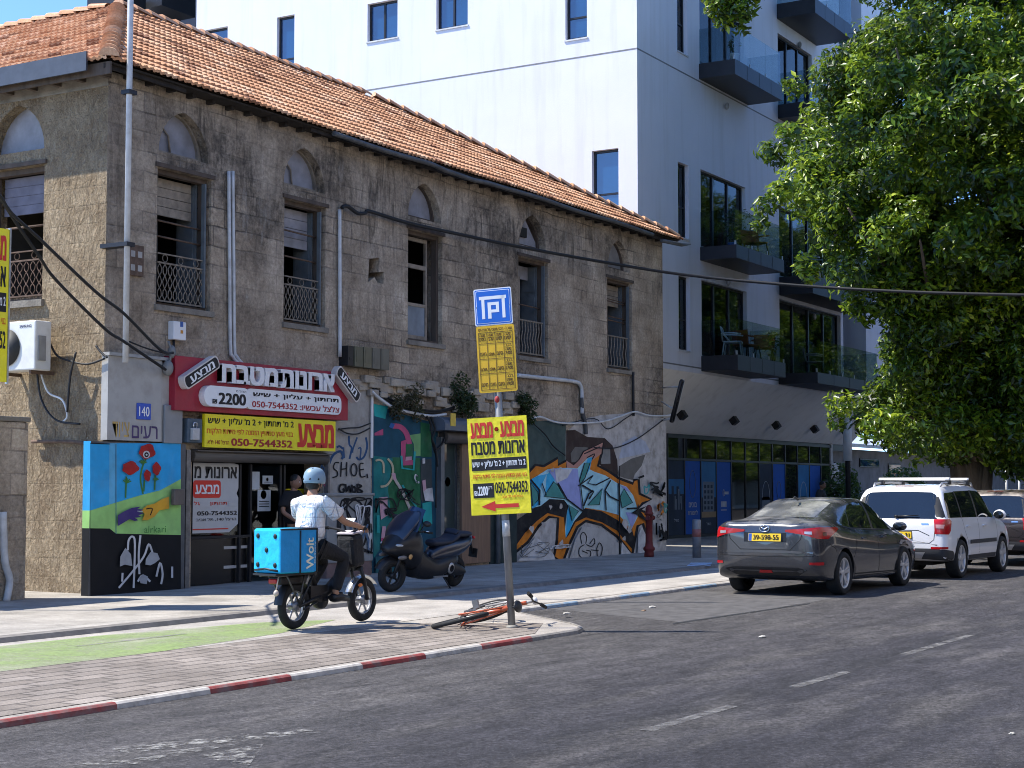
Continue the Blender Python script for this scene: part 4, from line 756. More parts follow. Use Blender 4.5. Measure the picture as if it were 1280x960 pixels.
MB().box(x0_[0], x1_[0], Y0 + .5, Y0 + .52, x0_[1], x1_[1]).build('board', YELLOW, YN); n_ = MB(); n_.text(he('מבצע'), (x0_[0] + .05, Y0 + .495, x1_[1] - .42), (1, 0, 0), (0, 0, 1), x1_[0] - x0_[0] - .1, .3, 0, 0, .03); n_.build('lettering', ORANGE, YN)
MB().box(x0_[0] + .2, x0_[0] + .24, Y0 + .525, Y0 + .57, .05, x0_[1] + .3).build('stand', DKMET, YN)
# keypad box left of the banner
x0_ = fx('z5', (122, 655), Y0 - .2); x1_ = fx('z5', (212, 510), Y0 - .2)
EB = thing('motor_box', 'blue-grey shutter motor box with a white lock at the left end of the banner', 'box', (x0_[0], Y0, x0_[1]), world=True)
MB().box(x0_[0], x1_[0], Y0 - .2, Y0 - .002, x0_[1], x1_[1]).build('housing', pm('blue grey box', (.07, .10, .13), .5), EB, .015)
MB().box(x0_[0] + .05, x0_[0] + .2, Y0 - .26, Y0 - .2, x0_[1] + .04, x0_[1] + .22).build('lock', PVC, EB, .01); MB().tube([(x0_[0] + .09, Y0 - .23, x0_[1] + .22), (x0_[0] + .09, Y0 - .23, x0_[1] + .3), (x0_[0] + .16, Y0 - .23, x0_[1] + .3), (x0_[0] + .16, Y0 - .23, x0_[1] + .22)], .012, 6).build('shackle', CHROME, EB)
# utility cabinet
x0_ = fx('b3', (32, 868), Y0 - .35); x1_ = fx('b3', (246, 590), Y0 - .35)
UC = thing('utility_cabinet', 'grey utility cabinet covered in black scribbles against the pale wall', 'cabinet', (x0_[0], Y0, 0), world=True)
MB().box(x0_[0], x1_[0], Y0 - .35, Y0 - .03, .30, x1_[1]).build('body', pm('grey cabinet steel', (.26, .265, .26), .6, .1, .15, 4, dirt=(.16, .15, .14)), UC, .012); MB().box(x0_[0] - .02, x1_[0] + .02, Y0 - .37, Y0 - .03, x1_[1] + .001, x1_[1] + .05).build('lid', pm('grey cabinet steel', (.3, .3, .3)), UC, .01); MB().box(x0_[0] + .02, x1_[0] - .02, Y0 - .33, Y0 - .03, .05, .298).build('plinth', sp('red brown stained concrete', (.17, .11, .10), .3), UC)
u = Paint(Y0 - .35); u.ell('b3', (150, 730), 70, 125, SPB, 9); u.scrib('b3', (85, 610, 235, 850), 11, 7, SPB, 21); u.scrib('b3', (140, 700, 220, 850), 4, 8, sp('grey blue spray', (.10, .16, .25)), 22); u.scrib('b3', (160, 640, 230, 840), 4, 6, SPW, 23); u.done('graffiti', UC)
# second shop: shutter box, glass door and brown panel
x0_ = fx('s3', (790, 375), Y0 - .35); x1_ = fx('p', (645, 545), Y0 - .35)
SD = thing('second_shop_door', 'narrow glass door under a blue-grey shutter box, beside a brown board', 'shop door', (door2[0], Y0, 0), world=True)
zt_ = fx('s3', (850, 240), Y0 - .35)[1]; zb_ = fx('s3', (850, 345), Y0 - .35)[1]
M_ = Matrix(((0, 0, 1, x0_[0]), (1, 0, 0, Y0 - .36), (0, 1, 0, zb_), (0, 0, 0, 1)))
hb = MB(); Hh = zt_ - zb_; hb.prism([(0, .02), (.358, 0), (.358, Hh), (.14, Hh), (.03, Hh * .75), (0, Hh * .5)], 2.4, 0, M_); hb.build('shutter_box', pm('blue grey sheet steel', (.115, .135, .165), .45, .2, .1), SD)
MB().box(x0_[0] + .18, x0_[0] + .36, Y0 - .368, Y0 - .362, zb_ + .1, zb_ + .34).build('sticker', pm('yellow sticker', (.6, .42, .06), .5), SD)
hb = MB(); hb.tube([(door2[0] - .02, Y0 - .1, zb_ - .1), (door2[1] + 1.2, Y0 - .1, zb_ - .1)], .12, 10); hb.build('rolled_shutter', pm('brown shutter steel', (.10, .085, .075), .6, .2), SD)
fr = MB(); fr.box(door2[0] - .12, door2[0], Y0 - .12, Y0 - .003, .05, zb_ - .1, 0); fr.box(door2[0] + .002, door2[1] - .002, Y0 + .10, Y0 + .15, door2[2] - .12, door2[2] - .004, 1); fr.box(door2[0] + .002, door2[0] + .06, Y0 + .101, Y0 + .149, .05, door2[2] - .12, 0); fr.box(door2[1] - .06, door2[1] - .002, Y0 + .101, Y0 + .149, .05, door2[2] - .12, 0); fr.build('door_frame', [pm('steel grey frame', (.16, .17, .18), .5, .4), pm('white frame', (.5, .5, .5))], SD)
MB().box(door2[0] + .06, door2[1] - .06, Y0 + .12, Y0 + .126, .06, door2[2] - .12).build('glass_pane', glassmat('dark shop glass', (.05, .07, .068), .03, 1), SD)
n_ = MB(); q1 = fx('s3', (812, 712), Y0 + .118); n_.lathe([(0, 0), (.09, 0)], 20, 0, T(q1[0], Y0 + .117, q1[1]) @ rotm('X', 90)); n_.lathe([(0, 0), (.05, 0)], 16, 1, T(q1[0], Y0 + .1155, q1[1]) @ rotm('X', 90)); n_.build('round_sticker', [OFFW, pm('blue grey print', (.12, .17, .3))], SD)
xa_ = fx('p', (577.5, 650), Y0 - .06)[0]; xb_ = fx('p', (613, 650), Y0 - .06)[0]
MB().box(xa_, xb_, Y0 - .06, Y0 - .003, .10, zb_ - .2).build('brown_board', pm('brown stained board', (.22, .135, .085), .75, 0, .2, 6, .003, 30, stretch=(3, 3, .3), dirt=(.12, .08, .06)), SD)
dp = MB(); xp = fx('p', (622, 650), Y0 - .08)[0]; dp.box(xb_ + .04, fx('p', (646, 650), Y0 - .02)[0], Y0 - .02, Y0 - .003, .05, zb_ - .2); dp.build('dark_board', sp('black green board', (.025, .04, .04)), SD)
DPp = MB(); DPp.tube([(xp, Y0 - .09, .05), (xp, Y0 - .09, 2.5)], .05, 8); DPp.build('door_post', pm('steel grey frame', (.16, .17, .18)), SD)
# ---------------------------------------------------------------- things fixed to or standing by the old building
def W3(px, py, y): p = plane(px, py, 1, y); return Vector((float(p[0]), float(p[1]), float(p[2])))
def cable(name, pts, r, mat, label, cat='cable', group=None, n=6, parent=None):
    P = [Vector(q) for q in pts]; out = []
    for i in range(len(P) - 1):
        p0, p1, p2, p3 = P[max(i - 1, 0)], P[i], P[i + 1], P[min(i + 2, len(P) - 1)]
        for k in range(5):
            t = k / 5; out.append(.5 * ((2 * p1) + (p2 - p0) * t + (2 * p0 - 5 * p1 + 4 * p2 - p3) * t * t + (-p0 + 3 * p1 - 3 * p2 + p3) * t ** 3))
    out.append(P[-1]); mb = MB().tube(out, r, n)
    if label is None: return mb.build(name, mat, parent)
    return tag(mb.build(name, mat), label, cat, group)
b0 = W3(157, 440, Y0 - .46); TP = thing('steel_pole', 'tall pale grey steel pole rising past the eaves at the building corner', 'pole', (b0.x, Y0 - .46, b0.z), world=True)
MB().tube([b0 + Vector((0, 0, -.15)), (b0.x - .02, b0.y, 12.5)], .043, 10).build('shaft', PVC, TP)
for z in (5.0, 7.2): cl = MB(); cl.box(b0.x - .08, b0.x + .08, b0.y - .07, Y0 - .37 if z > 7 else Y0 - .002, z, z + .06); cl.build('clamp', DKMET, TP)
# conduits
for dx, k in ((0, 0), (5, 1)):
    tp = W3(286 + dx, 214, Y0 - .05); bt = W3(288 + dx, 430, Y0 - .05)
    m_ = cable('conduit', [tp, tp * .5 + bt * .5, bt, bt + Vector((.06, 0, -.2)), bt + Vector((.28, 0, -.34)), bt + Vector((.5, 0, -.36))], .03, PVC, ('left of the two white conduits between the first two upper windows', 'right of the two white conduits between the first two upper windows')[k], 'pipe', 'paired conduits')
tp = W3(424.5, 262, Y0 - .05); bt = W3(425, 446, Y0 - .05); cable('conduit', [tp, tp * .5 + bt * .5, bt], .035, PVC, 'single white conduit right of the second upper window', 'pipe')
p_ = [W3(*ip('b2', q), Y0 - .06) for q in [(150, 797), (270, 810), (375, 822), (402, 838), (408, 880), (408, 950)]]; cable('pipe', p_, .045, PVC, 'grey pipe bending down the wall above the orange graffiti', 'pipe')
p_ = [W3(*ip('b2', q), Y0 - .06) for q in [(612, 785), (613, 870), (614, 960)]]; cable('pipe', p_, .035, CABLE, 'black pipe running straight down below the last upper window', 'pipe')
p_ = [W3(*ip('b4', q), Y0 - .06) for q in [(488, -60), (495, 20), (510, 90), (515, 150)]]; cable('pipe', p_, .05, pm('dark grey pipe', (.07, .07, .07)), 'short dark pipe above the peak of the orange graffiti', 'pipe')
WC = pm('white cable', (.6, .6, .58), .6)
p_ = [W3(*ip('b4', q), Y0 - .09) for q in [(150, 62), (200, 66), (250, 50), (330, 78), (420, 88), (600, 80), (700, 52), (790, 22), (870, 42), (960, 45), (1000, 40)]]; cable('loose_cable', p_, .022, WC, 'white cable sagging above the orange and blue graffiti', 'cable')
p_ = [W3(*ip('b4', q), Y0 - .07) for q in [(380, 100), (560, 60), (640, 120), (740, 60), (800, 20)]]; cable('loose_cable', p_, .012, CABLE, 'thin black cable in shallow loops just below the white cable', 'cable')
p_ = [W3(*ip('b4', q), Y0 - .08) for q in [(560, 225), (680, 228), (800, 180), (900, 110), (965, 60)]]; cable('loose_cable', p_, .014, CABLE, 'black cable rising to the right end of the wall from the graffiti peak', 'cable')
p_ = [W3(*ip('b4', q), Y0 - .08) for q in [(215, 90), (280, 150), (330, 220), (395, 270)]]; cable('loose_cable', p_, .014, CABLE, 'black cable hanging across the dark green paint right of the yellow sign', 'cable')
p_ = [W3(*ip('s3', q), Y0 - .1) for q in [(262, 55), (320, 108), (430, 178), (550, 208), (690, 232), (800, 220)]]; cable('loose_cable', p_, .028, WC, 'thick white cable draped over the top of the teal mural', 'cable')
for k, dy in enumerate((-14, -26)):
    p_ = [W3(*ip('s3', (q[0] + 8 * k, q[1] + dy)), Y0 - .07) for q in [(255, 30), (330, 100), (440, 165), (560, 200), (700, 222), (830, 200), (930, 150)]]; cable('loose_cable', p_, .02, CABLE, ('upper', 'lower')[1 - k] + ' black cable along the white cable over the teal mural', 'cable')
for k, q_ in enumerate(([(660, 235), (690, 300), (700, 420), (715, 480), (730, 560), (725, 900)], [(735, 240), (780, 310), (790, 400), (740, 470), (712, 470)], [(690, 240), (720, 330), (700, 400), (725, 470), (740, 600)])):
    cable('loose_cable', [W3(*ip('s3', q), Y0 - .13 - .02 * k) for q in q_], .02, CABLE, ('black cable hanging straight down left of the glass door', 'black cable looping under the shutter box corner', 'black cable twisting beside the glass door frame')[k], 'cable')
for k, q_ in enumerate(([(20, 330), (90, 320), (170, 315), (250, 285)], [(20, 325), (80, 358), (160, 362), (248, 320)])):
    cable('loose_cable', [W3(*ip('s3', q), Y0 - .06) for q in q_], .013, CABLE, ('straighter thin cable above the blue script on the pale wall', 'sagging thin cable above the blue script on the pale wall')[k], 'cable')
# span cable from the wall into the tree on the right
p_ = [W3(*ip('b1', q), Y0 - .12) for q in [(322, 300), (330, 293), (348, 296), (382, 320), (412, 318), (428, 313)]] + [W3(*ip('b1', q), Y0 - .12 - .1 * k) for k, q in enumerate([(570, 356), (760, 398), (960, 440)])]
p_ += [W3(745, 326, Y0 - .55)]
for px_, py_, d_ in ((860, 344, 36.5), (1000, 357, 36), (1140, 365, 35), (1290, 369, 34), (1330, 370, 33.8)): v_ = ray(px_, py_); p_.append(Vector(CAM + v_ / FPX * d_))
cable('power_cable', p_, .035, CABLE, 'long black power cable from the wall across to the tree', 'cable')
L_ = lambda pts, ya, yb: [W3(q[0], q[1], ya + (yb - ya) * k / (len(pts) - 1)) for k, q in enumerate(pts)]
cable('service_cable', L_([(-30, 212), (0, 245), (15, 267), (52, 301), (120, 365), (155, 392), (200, 437), (216, 441)], 14.6, Y0 - .3), .022, CABLE, 'upper thick black cable slanting down to the pale wall panel', 'cable')
cable('service_cable', L_([(-30, 208), (0, 247), (19, 277), (50, 322), (70, 350), (130, 410), (155, 427), (207, 462)], 14.9, Y0 - .3), .022, CABLE, 'lower thick black cable slanting down to the pale wall panel', 'cable')
cable('service_cable', L_([(157, 425), (185, 436), (220, 445), (250, 455)], Y0 - .2, Y0 - .1), .012, CABLE, 'thin black cable between the steel pole and the crimson sign', 'cable')
q1 = W3(210, 460, Y0 - .2); KN = MB(); KN.ell((q1.x, Y0 - .2, q1.z), (.08, .08, .12)); KN.ell((q1.x + .1, Y0 - .18, q1.z + .25), (.06, .06, .1)); KN.tube([(q1.x, Y0 - .2, q1.z), (q1.x + .1, Y0 - .18, q1.z + .25), (q1.x, Y0 - .2, q1.z + .4)], .02, 6); KN.tube([(q1.x, Y0 - .2, q1.z), (q1.x, Y0 - .003, q1.z)], .02, 6)
tag(KN.build('insulator', pm('grey insulator', (.2, .2, .19))), 'grey insulator knot where the black cables meet the wall panel', 'insulator')
# small boxes
a = W3(217, 424, Y0 - .12); b = W3(233, 403, Y0 - .12); SB = thing('meter_box', 'small white meter box above the crimson sign', 'meter box', (a.x, Y0, a.z), world=True)
MB().box(a.x, b.x, Y0 - .12, Y0 - .002, a.z, b.z).build('case', WHITE, SB, .012); MB().box(a.x + .14, a.x + .2, Y0 - .127, Y0 - .12, a.z + .2, a.z + .28, 0).box(a.x + .15, a.x + .2, Y0 - .126, Y0 - .12, a.z + .1, a.z + .15, 1).build('marking', [pm('blue label', (.05, .12, .35)), pm('orange label', (.45, .2, .03))], SB); MB().tube([(a.x + .08, Y0 - .05, a.z), (a.x + .08, Y0 - .05, a.z - .35)], .02, 6).build('lead', CABLE, SB)
a = W3(161, 343, Y0 - .05); b = W3(180, 308, Y0 - .05); MBX = MB(); MBX.box(a.x, b.x, Y0 - .05, Y0 - .002, a.z, b.z, 0); w_ = b.x - a.x; h_ = b.z - a.z
for u in (.12, .6):
    for v in (.15, .6): MBX.box(a.x + u * w_, a.x + (u + .28) * w_, Y0 - .054, Y0 - .05, a.z + v * h_, a.z + (v + .2) * h_, 1)
tag(MBX.build('wall_plate', [RUST, pm('pale cut-out', (.35, .33, .3))]), 'rusty brown wall plate with four openings beside the steel pole', 'plate')
MTC = [(.13, .12, .075), (.15, .135, .085), (.14, .13, .10), (.15, .14, .105)]
for k in range(4):
    a = W3(*ip('b1', (370 + k * 33, 893 + k * 4)), Y0 - .22); b = W3(*ip('b1', (402 + k * 33, 822 + k * 3)), Y0 - .22)
    t_ = MB(); t_.box(a.x + .01, b.x - .01, Y0 - .22, Y0 - .002, a.z, b.z, 0); t_.box(a.x + .05, b.x - .05, Y0 - .226, Y0 - .221, a.z + .08, b.z - .06, 0)
    tag(t_.build('meter_box', pm('olive meter steel %d' % k, MTC[k], .6, .1, .2, 5, dirt=(.07, .065, .05))), ('leftmost', 'second from left', 'third from left', 'rightmost')[k] + ' of the four olive boxes above the right end of the crimson sign', 'meter box', 'row of olive boxes')
a = W3(*ip('b1', (345, 890)), Y0 - .2); b = W3(*ip('b1', (366, 818)), Y0 - .2); tag(MB().box(a.x, b.x, Y0 - .2, Y0 - .002, a.z, b.z).box(a.x + .04, b.x - .04, Y0 - .21, Y0 - .2, a.z + .1, b.z - .2).build('junction_box', BLACK, None, .01), 'black junction box left of the four olive boxes', 'junction box')
# broken ledge of stones over the mural and the plants rooted in it
rg = random.Random(9); lg = MB()
for k in range(46):
    u_ = k / 45; px_ = 440 + 200 * u_ + rg.uniform(-3, 3); q = W3(px_, 478 + 26 * u_ + rg.uniform(-9, 16), Y0)
    s_ = rg.uniform(.08, .22); lg.box(q.x - s_, q.x + s_, Y0 - rg.uniform(.03, .13), Y0 - .002, q.z - s_ * .45, q.z + s_ * .45, 0, None)
lg.build('broken_ledge', pm('crumbling pale stone', (.38, .33, .26), .95, 0, .3, 5, .02, 22, dirt=(.14, .115, .09)), OB, .02)
LEAFD = m_leaf('dark ivy leaf', [(0, (.012, .022, .010)), (.6, (.025, .045, .018)), (1, (.05, .075, .03))], .6, .2, .3); TWIG = pm('dry twig', (.07, .055, .04), .9)
def leafmesh(name, pos, nrm, size, mat, parent=None, aspect=.42, tint=None, seed=0, fold=.25):
    """many leaf-sized faces: pos, nrm arrays (n,3); each leaf is two triangles pairs folded on its midrib"""
    r = np.random.default_rng(seed); n = len(pos); d = r.normal(size=(n, 3)); d -= nrm * (d * nrm).sum(1)[:, None]; d /= np.linalg.norm(d, axis=1)[:, None] + 1e-9
    s = np.cross(nrm, d); L = (size * r.uniform(.7, 1.3, n))[:, None]; w = L * aspect
    v = np.stack([pos - d * L * .5, pos - d * L * .05 + s * w * .5 + nrm * w * fold, pos + d * L * .5, pos - d * L * .05 - s * w * .5 + nrm * w * fold], 1).reshape(-1, 3)
    base = np.arange(n) * 4; f = np.stack([base, base + 1, base + 2, base, base + 2, base + 3], 1).reshape(-1)
    me = bpy.data.meshes.new(name); me.vertices.add(len(v)); me.vertices.foreach_set('co', v.astype(np.float32).ravel()); me.loops.add(len(f)); me.loops.foreach_set('vertex_index', f.astype(np.int32)); me.polygons.add(2 * n)
    me.polygons.foreach_set('loop_start', np.arange(0, 6 * n, 3, dtype=np.int32)); me.polygons.foreach_set('loop_total', np.full(2 * n, 3, dtype=np.int32))
    at = me.attributes.new('tint', 'FLOAT', 'FACE'); tt = r.uniform(0, 1, n) if tint is None else tint; at.data.foreach_set('value', np.repeat(tt, 2).astype(np.float32)); me.materials.append(mat); me.update(calc_edges=True); me.validate()
    o = bpy.data.objects.new(name, me); COL.objects.link(o)
    if parent is not None: o.parent = parent
    return o
def blob_leaves(cs, n, seed, flat=.3):
    r = np.random.default_rng(seed); P, Nn = [], []
    for (c, rad, k) in cs:
        m = int(n * k); d = r.normal(size=(m, 3)); d /= np.linalg.norm(d, axis=1)[:, None]; rr = r.uniform(.45, 1.05, m) ** .6
        P.append(np.array(c) + d * rr[:, None] * np.array(rad)); nn = d * .7 + r.normal(size=(m, 3)) * .6 + np.array([0, 0, .5]); Nn.append(nn / np.linalg.norm(nn, axis=1)[:, None])
    return np.concatenate(P), np.concatenate(Nn)
for k, (px_, py_, r_, lb) in enumerate(((577, 500, .42, 'large dark bush rooted in the wall above the shutter box'), (519, 500, .3, 'thin dry bush on the broken ledge above the teal mural'), (657, 506, .32, 'dark tuft on the wall to the right of the parking sign pole'), (498, 508, .22, 'small dry tuft hanging over the top of the teal mural'))):
    c = W3(px_, py_, Y0 - .15); root = thing('wall_plant', lb, 'plant', (c.x, Y0, c.z), group=None)
    rg = random.Random(k); cs = [((rg.uniform(-.6, .6) * r_, -.12 - rg.uniform(0, .2) * r_, rg.uniform(-.9, .8) * r_), (r_ * .5,) * 3, 1) for _ in range(7)]
    P_, N_ = blob_leaves(cs, (160, 60, 110, 60)[k], k); leafmesh('foliage', P_, N_, .075, LEAFD if k in (0, 2) else m_leaf('dry leaf', [(0, (.03, .026, .014)), (1, (.09, .075, .04))], .7, .2), root, .45, None, k)
    tw = MB()
    for c_, _, _k in cs: tw.tube([(0, 0, -.05), (c_[0] * .5, c_[1] * .6, c_[2] * .5), c_], [.018, .012, .005], 5)
    tw.build('stem', TWIG, root)
# air conditioner on the side wall
AC = thing('air_conditioner', 'white air conditioner unit on a bracket on the rough side wall', 'air conditioner', (X0 - .5, 18.0, 3.4), world=True)
xf_ = X0 - .47; acy0 = float(plane(44, 425, 0, xf_)[1]); acz0 = float(plane(44, 462, 0, xf_)[2]); acz1 = acz0 + .72
MB().box(xf_, X0 - .16, acy0, acy0 + .92, acz0, acz1).build('case', pm('off white casing', (.66, .66, .63), .5, 0, .06, 3, dirt=(.42, .40, .36)), AC, .02)
f_ = MB(); My = Matrix(((0, 0, -1, xf_ - .004), (-1, 0, 0, acy0 + .58), (0, 1, 0, acz0 + .34), (0, 0, 0, 1)))
f_.lathe([(0, .0), (.02, .0), (.27, .0), (.275, .02)], 28, 0, My)
for k in range(7): f_.tube([My @ Vector((r_ * math.cos(a_ * math.pi / 12), r_ * math.sin(a_ * math.pi / 12), .014)) for r_ in [.04 + .036 * k] for a_ in range(25)], .004, 4, 1, False)
for k in range(10): f_.tube([My @ Vector((0, 0, .016)), My @ Vector((.27 * math.cos(k * math.pi / 5), .27 * math.sin(k * math.pi / 5), .016))], .004, 4, 1, False)
f_.build('fan_grille', [pm('fan opening', (.03, .03, .03)), pm('grille wire', (.4, .4, .38))], AC)
n_ = MB(); n_.text('SAMSUNG', (xf_ - .004, acy0 + .32, acz1 - .1), (0, -1, 0), (0, 0, 1), .24, .04, 0, 0, .02); n_.build('lettering', pm('navy print', (.02, .03, .12)), AC)
MB().box(xf_ + .02, X0 - .002, acy0 + .1, acy0 + .14, acz0 - .05, acz0 - .003).box(xf_ + .02, X0 - .002, acy0 + .78, acy0 + .82, acz0 - .05, acz0 - .003).build('bracket', RUST, AC); MB().box(X0 - .42, X0 - .28, acy0 - .02, acy0 - .002, acz0 + .14, acz0 + .5).build('valve_cover', pm('valve grey', (.25, .25, .24)), AC)
SC = lambda px_, py_, x_: Vector([float(t_) for t_ in plane(px_, py_, 0, x_)])
for k, q_ in enumerate(([(63, 430), (72, 445), (90, 452), (110, 455), (131, 448)], [(50, 462), (60, 490), (78, 500), (84, 520), (78, 528)], [(46, 462), (52, 500), (70, 525), (100, 530)], [(120, 432), (126, 440), (134, 447)], [(95, 440), (88, 470), (84, 515)])):
    cable('loose_cable', [SC(q[0], q[1], X0 - .08 - .02 * k) for q in q_], .016, CABLE if k != 1 else WC, ('black cable from the air conditioner to the building corner', 'pale cable dropping from under the air conditioner', 'black cable looping low under the air conditioner', 'short cable curling round the corner beside the wall panel', 'black cable crossing the rough wall between air conditioner and corner')[k], 'cable')
p_ = [SC(q[0], q[1], X0 - .07) for q in [(40, 552), (85, 552), (112, 555)]]; cable('pipe', p_, .03, RUST, 'rusty pipe along the rough side wall left of the mural', 'pipe')
# low plastered pier in front of the side wall
xr_ = float(plane(33, 700, 1, 16.9)[0]); ztp = float(plane(20, 527, 1, 16.9)[2])
PI_ = thing('wall_pier', 'low plastered block pier at the far left, before the rough wall', 'pier', (xr_ - .8, 16.9, 0), world=True)
MB().box(xr_ - 2.4, xr_, 16.9, 17.35, 0, ztp).build('masonry', FACADE, PI_, .03); MB().box(xr_ - 2.42, xr_ + .02, 16.88, 17.37, ztp + .001, ztp + .07).build('coping', PLAST, PI_, .015)
cable('pipe', [W3(4, 640, 16.84), W3(6, 700, 16.84), W3(12, 725, 16.84), W3(8, 752, 16.84)], .05, PVC, 'white drain pipe on the low pier at the far left', 'pipe')
# yellow board at the left edge of the picture
yb_ = 16.3; a = W3(12, 478, yb_); b = W3(12, 287, yb_)
def kitchen_board(root, W, H, arrow, M=None, x0=0, z0=0, y=0):
    """yellow cabinet-seller's board in local x,z; front faces -y"""
    s = MB(); s.box(x0, x0 + W, y, y + .012, z0, z0 + H); s.build('panel', YELLOW, root, 0, M)
    lt = MB(); U = lambda u: x0 + u * W; V = lambda v: z0 + v * H; d = y - .003
    tx = lambda body, u0, v0, u1, v1, m, bo=.02, dd=d: lt.text(body, (U(u0), dd, V(v0)), (1, 0, 0), (0, 0, 1), (u1 - u0) * W, (v1 - v0) * H, m, 0, bo)
    bx = lambda u0, v0, u1, v1, m: lt.poly([(U(u0), d, V(v0)), (U(u1), d, V(v0)), (U(u1), d, V(v1)), (U(u0), d, V(v1))], m)
    tx(he('מבצע'), .05, .79, .43, .955, 0, .05); tx(he('מבצע'), .55, .79, .95, .955, 0, .05); lt.lathe([(0, 0), (.035 * W, 0)], 14, 0, T(U(.49), d, V(.875)) @ rotm('X', 90))
    tx(he('ארונות מטבח'), .05, .615, .95, .755, 1, .035)
    bx(.045, .455, .965, .58, 1); tx(he("2 מ' תחתון + 2 מ' עליון + שיש"), .06, .475, .95, .56, 2, .03, d - .0015)
    tx(he('בנוי מעץ סנדוויץ הזמנה לפי מידות הלקוח'), .06, .36, .96, .425, 3, .015)
    bx(.05, .175, .40, .325, 1); tx('2200', .13, .20, .30, .295, 2, .04, d - .0015); tx('₪', .07, .20, .12, .25, 2, .02, d - .0015); tx(he('רק'), .31, .25, .37, .29, 2, .01, d - .0015)
    tx('050-7544352', .42, .215, .965, .33, 1, .03); tx(he('הרצל 140 תל אביב'), .53, .165, .87, .195, 3, .01)
    if arrow: lt.add([(U(u), d, V(v)) for u, v in [(.17, .085), (.41, .03), (.41, .065), (.80, .065), (.80, .105), (.41, .105), (.41, .14)]], [list(range(7))], 0)
    lt.build('lettering', [RED, BLK, OFFW, ORANGE], root, 0, M)
YB = thing('yellow_board', 'tall yellow board of red and black print cut by the left edge', 'sign', (b.x - .5, yb_, a.z - .4), world=False)
kitchen_board(YB, .95, b.z - a.z, False, None, b.x - .95 - (b.x - .5), .4)
MB().box(b.x - (b.x - .5) + .002, b.x - (b.x - .5) + .025, -.01, .03, .38, .4 + b.z - a.z + .02).build('frame', GALV, YB); MB().tube([(-.5, .05, -(a.z - .4)), (-.5, .05, 3.4)], .05, 10).build('post', GALV, YB)
MB().box(-.5, .4, .02, .05, .6, .66).box(-.5, .4, .02, .05, 1.9, 1.96).build('bracket', DKMET, YB)
# red standpipe against the wall
q = gx(811.5, 696, .05); SPp = thing('hydrant', 'dark red standpipe hydrant against the graffiti at the wall end', 'hydrant', (q[0], q[1], .05))
HR = pm('dull red hydrant paint', (.14, .018, .016), .6, .1, .25, 8, dirt=(.07, .03, .025))
hd = MB(); hd.lathe([(.11, 0), (.11, .06), (.10, .12), (.13, .16), (.13, .20), (.09, .24), (.08, .34), (.075, .92), (.10, .93), (.10, .97), (.08, .99), (.075, 1.07), (.05, 1.12), (.03, 1.14), (.0, 1.15)], 16); hd.build('barrel', HR, SPp)
for s_ in (-1, 1): MB().tube([(0, 0, .86), (s_ * .12, -.03, .86)], .045, 10).tube([(s_ * .12, -.03, .86), (s_ * .15, -.035, .86)], .055, 8).build('outlet', HR, SPp)
q = gx(871, 697, .05); BO = thing('bollard', 'short grey metal bollard on the pavement beyond the old wall', 'bollard', (q[0], q[1], .05))
MB().lathe([(.095, 0), (.095, .80), (.085, .83), (.0, .84)], 18).build('post', pm('grey bollard paint', (.19, .20, .22), .45, .2), BO); MB().lathe([(.097, .45), (.097, .62)], 18).build('band', pm('faded red band', (.26, .10, .09), .6), BO)
# bracket frame and floodlight at the end of the wall
a = W3(*ip('s4', (215, 245)), Y0 - .5); b = W3(*ip('s4', (262, 58)), Y0 - .9)
FS = thing('frame_sign', 'narrow tilted metal frame sticking out from the right end of the wall', 'sign frame', (XR, Y0 - .1, a.z), world=True)
f_ = MB(); d_ = Vector((.14, 0, 0)); f_.tube([a, b], .035, 4); f_.tube([a + d_, b + d_], .035, 4); f_.tube([a, a + d_], .035, 4); f_.tube([b, b + d_], .035, 4); f_.tube([a * .5 + b * .5, a * .5 + b * .5 + d_], .02, 4); f_.build('frame', DKMET, FS)
f_ = MB(); f_.tube([(XR - .1, Y0 - .002, b.z - .1), b * .85 + a * .15], .02, 5); f_.tube([(XR - .1, Y0 - .002, a.z + .5), a * .7 + b * .3], .02, 5); f_.tube([(XR - .1, Y0 - .002, a.z + .05), a + Vector((0, 0, .05))], .02, 5); f_.build('arm', PVC, FS)
# litter
PAP = pm('litter paper', (.42, .40, .36), .8, 0, .4, 25)
for k, (px_, py_, z_, lb) in enumerate(((708, 768, 0, 'crumpled pale scrap on the kerb right of the sign pole'), (815, 760, RZ, 'white crumpled cup on the road by the blue kerb'), (953, 797, RZ, 'lone white scrap on the open road below the grey car'), (805, 764, RZ, 'small brown scrap beside the white cup'), (1265, 918, RZ, 'tiny pale scrap near the lower right corner'))):
    x_, y_ = gx(px_, py_, z_); mb = MB(); rg = random.Random(k + 30); s_ = (.055, .06, .05, .04, .03)[k]
    mb.ell((0, 0, s_ * .2), (s_ * 1.2, s_ * .6, s_ * .25), 0, 12, 8, None, lambda d: .35 * math.sin(d.x * 5 + k) * math.cos(d.y * 6) + .15 * math.sin(d.z * 9)); o = mb.build('litter', PAP if k != 3 else pm('brown litter', (.2, .13, .08))); o.location = (x_, y_, z_ + .0); tag(o, lb, 'litter')
PBc = MB(); PBc.poly([(x, y, .056) for x, y in [gx(858, 708, .05), gx(888, 708, .05), gx(890, 703.5, .05), gx(864, 703.5, .05)]]); struct(PBc.build('painted_patch', m_paint('pale blue ground paint', (.42, .52, .66), .38, 6)))
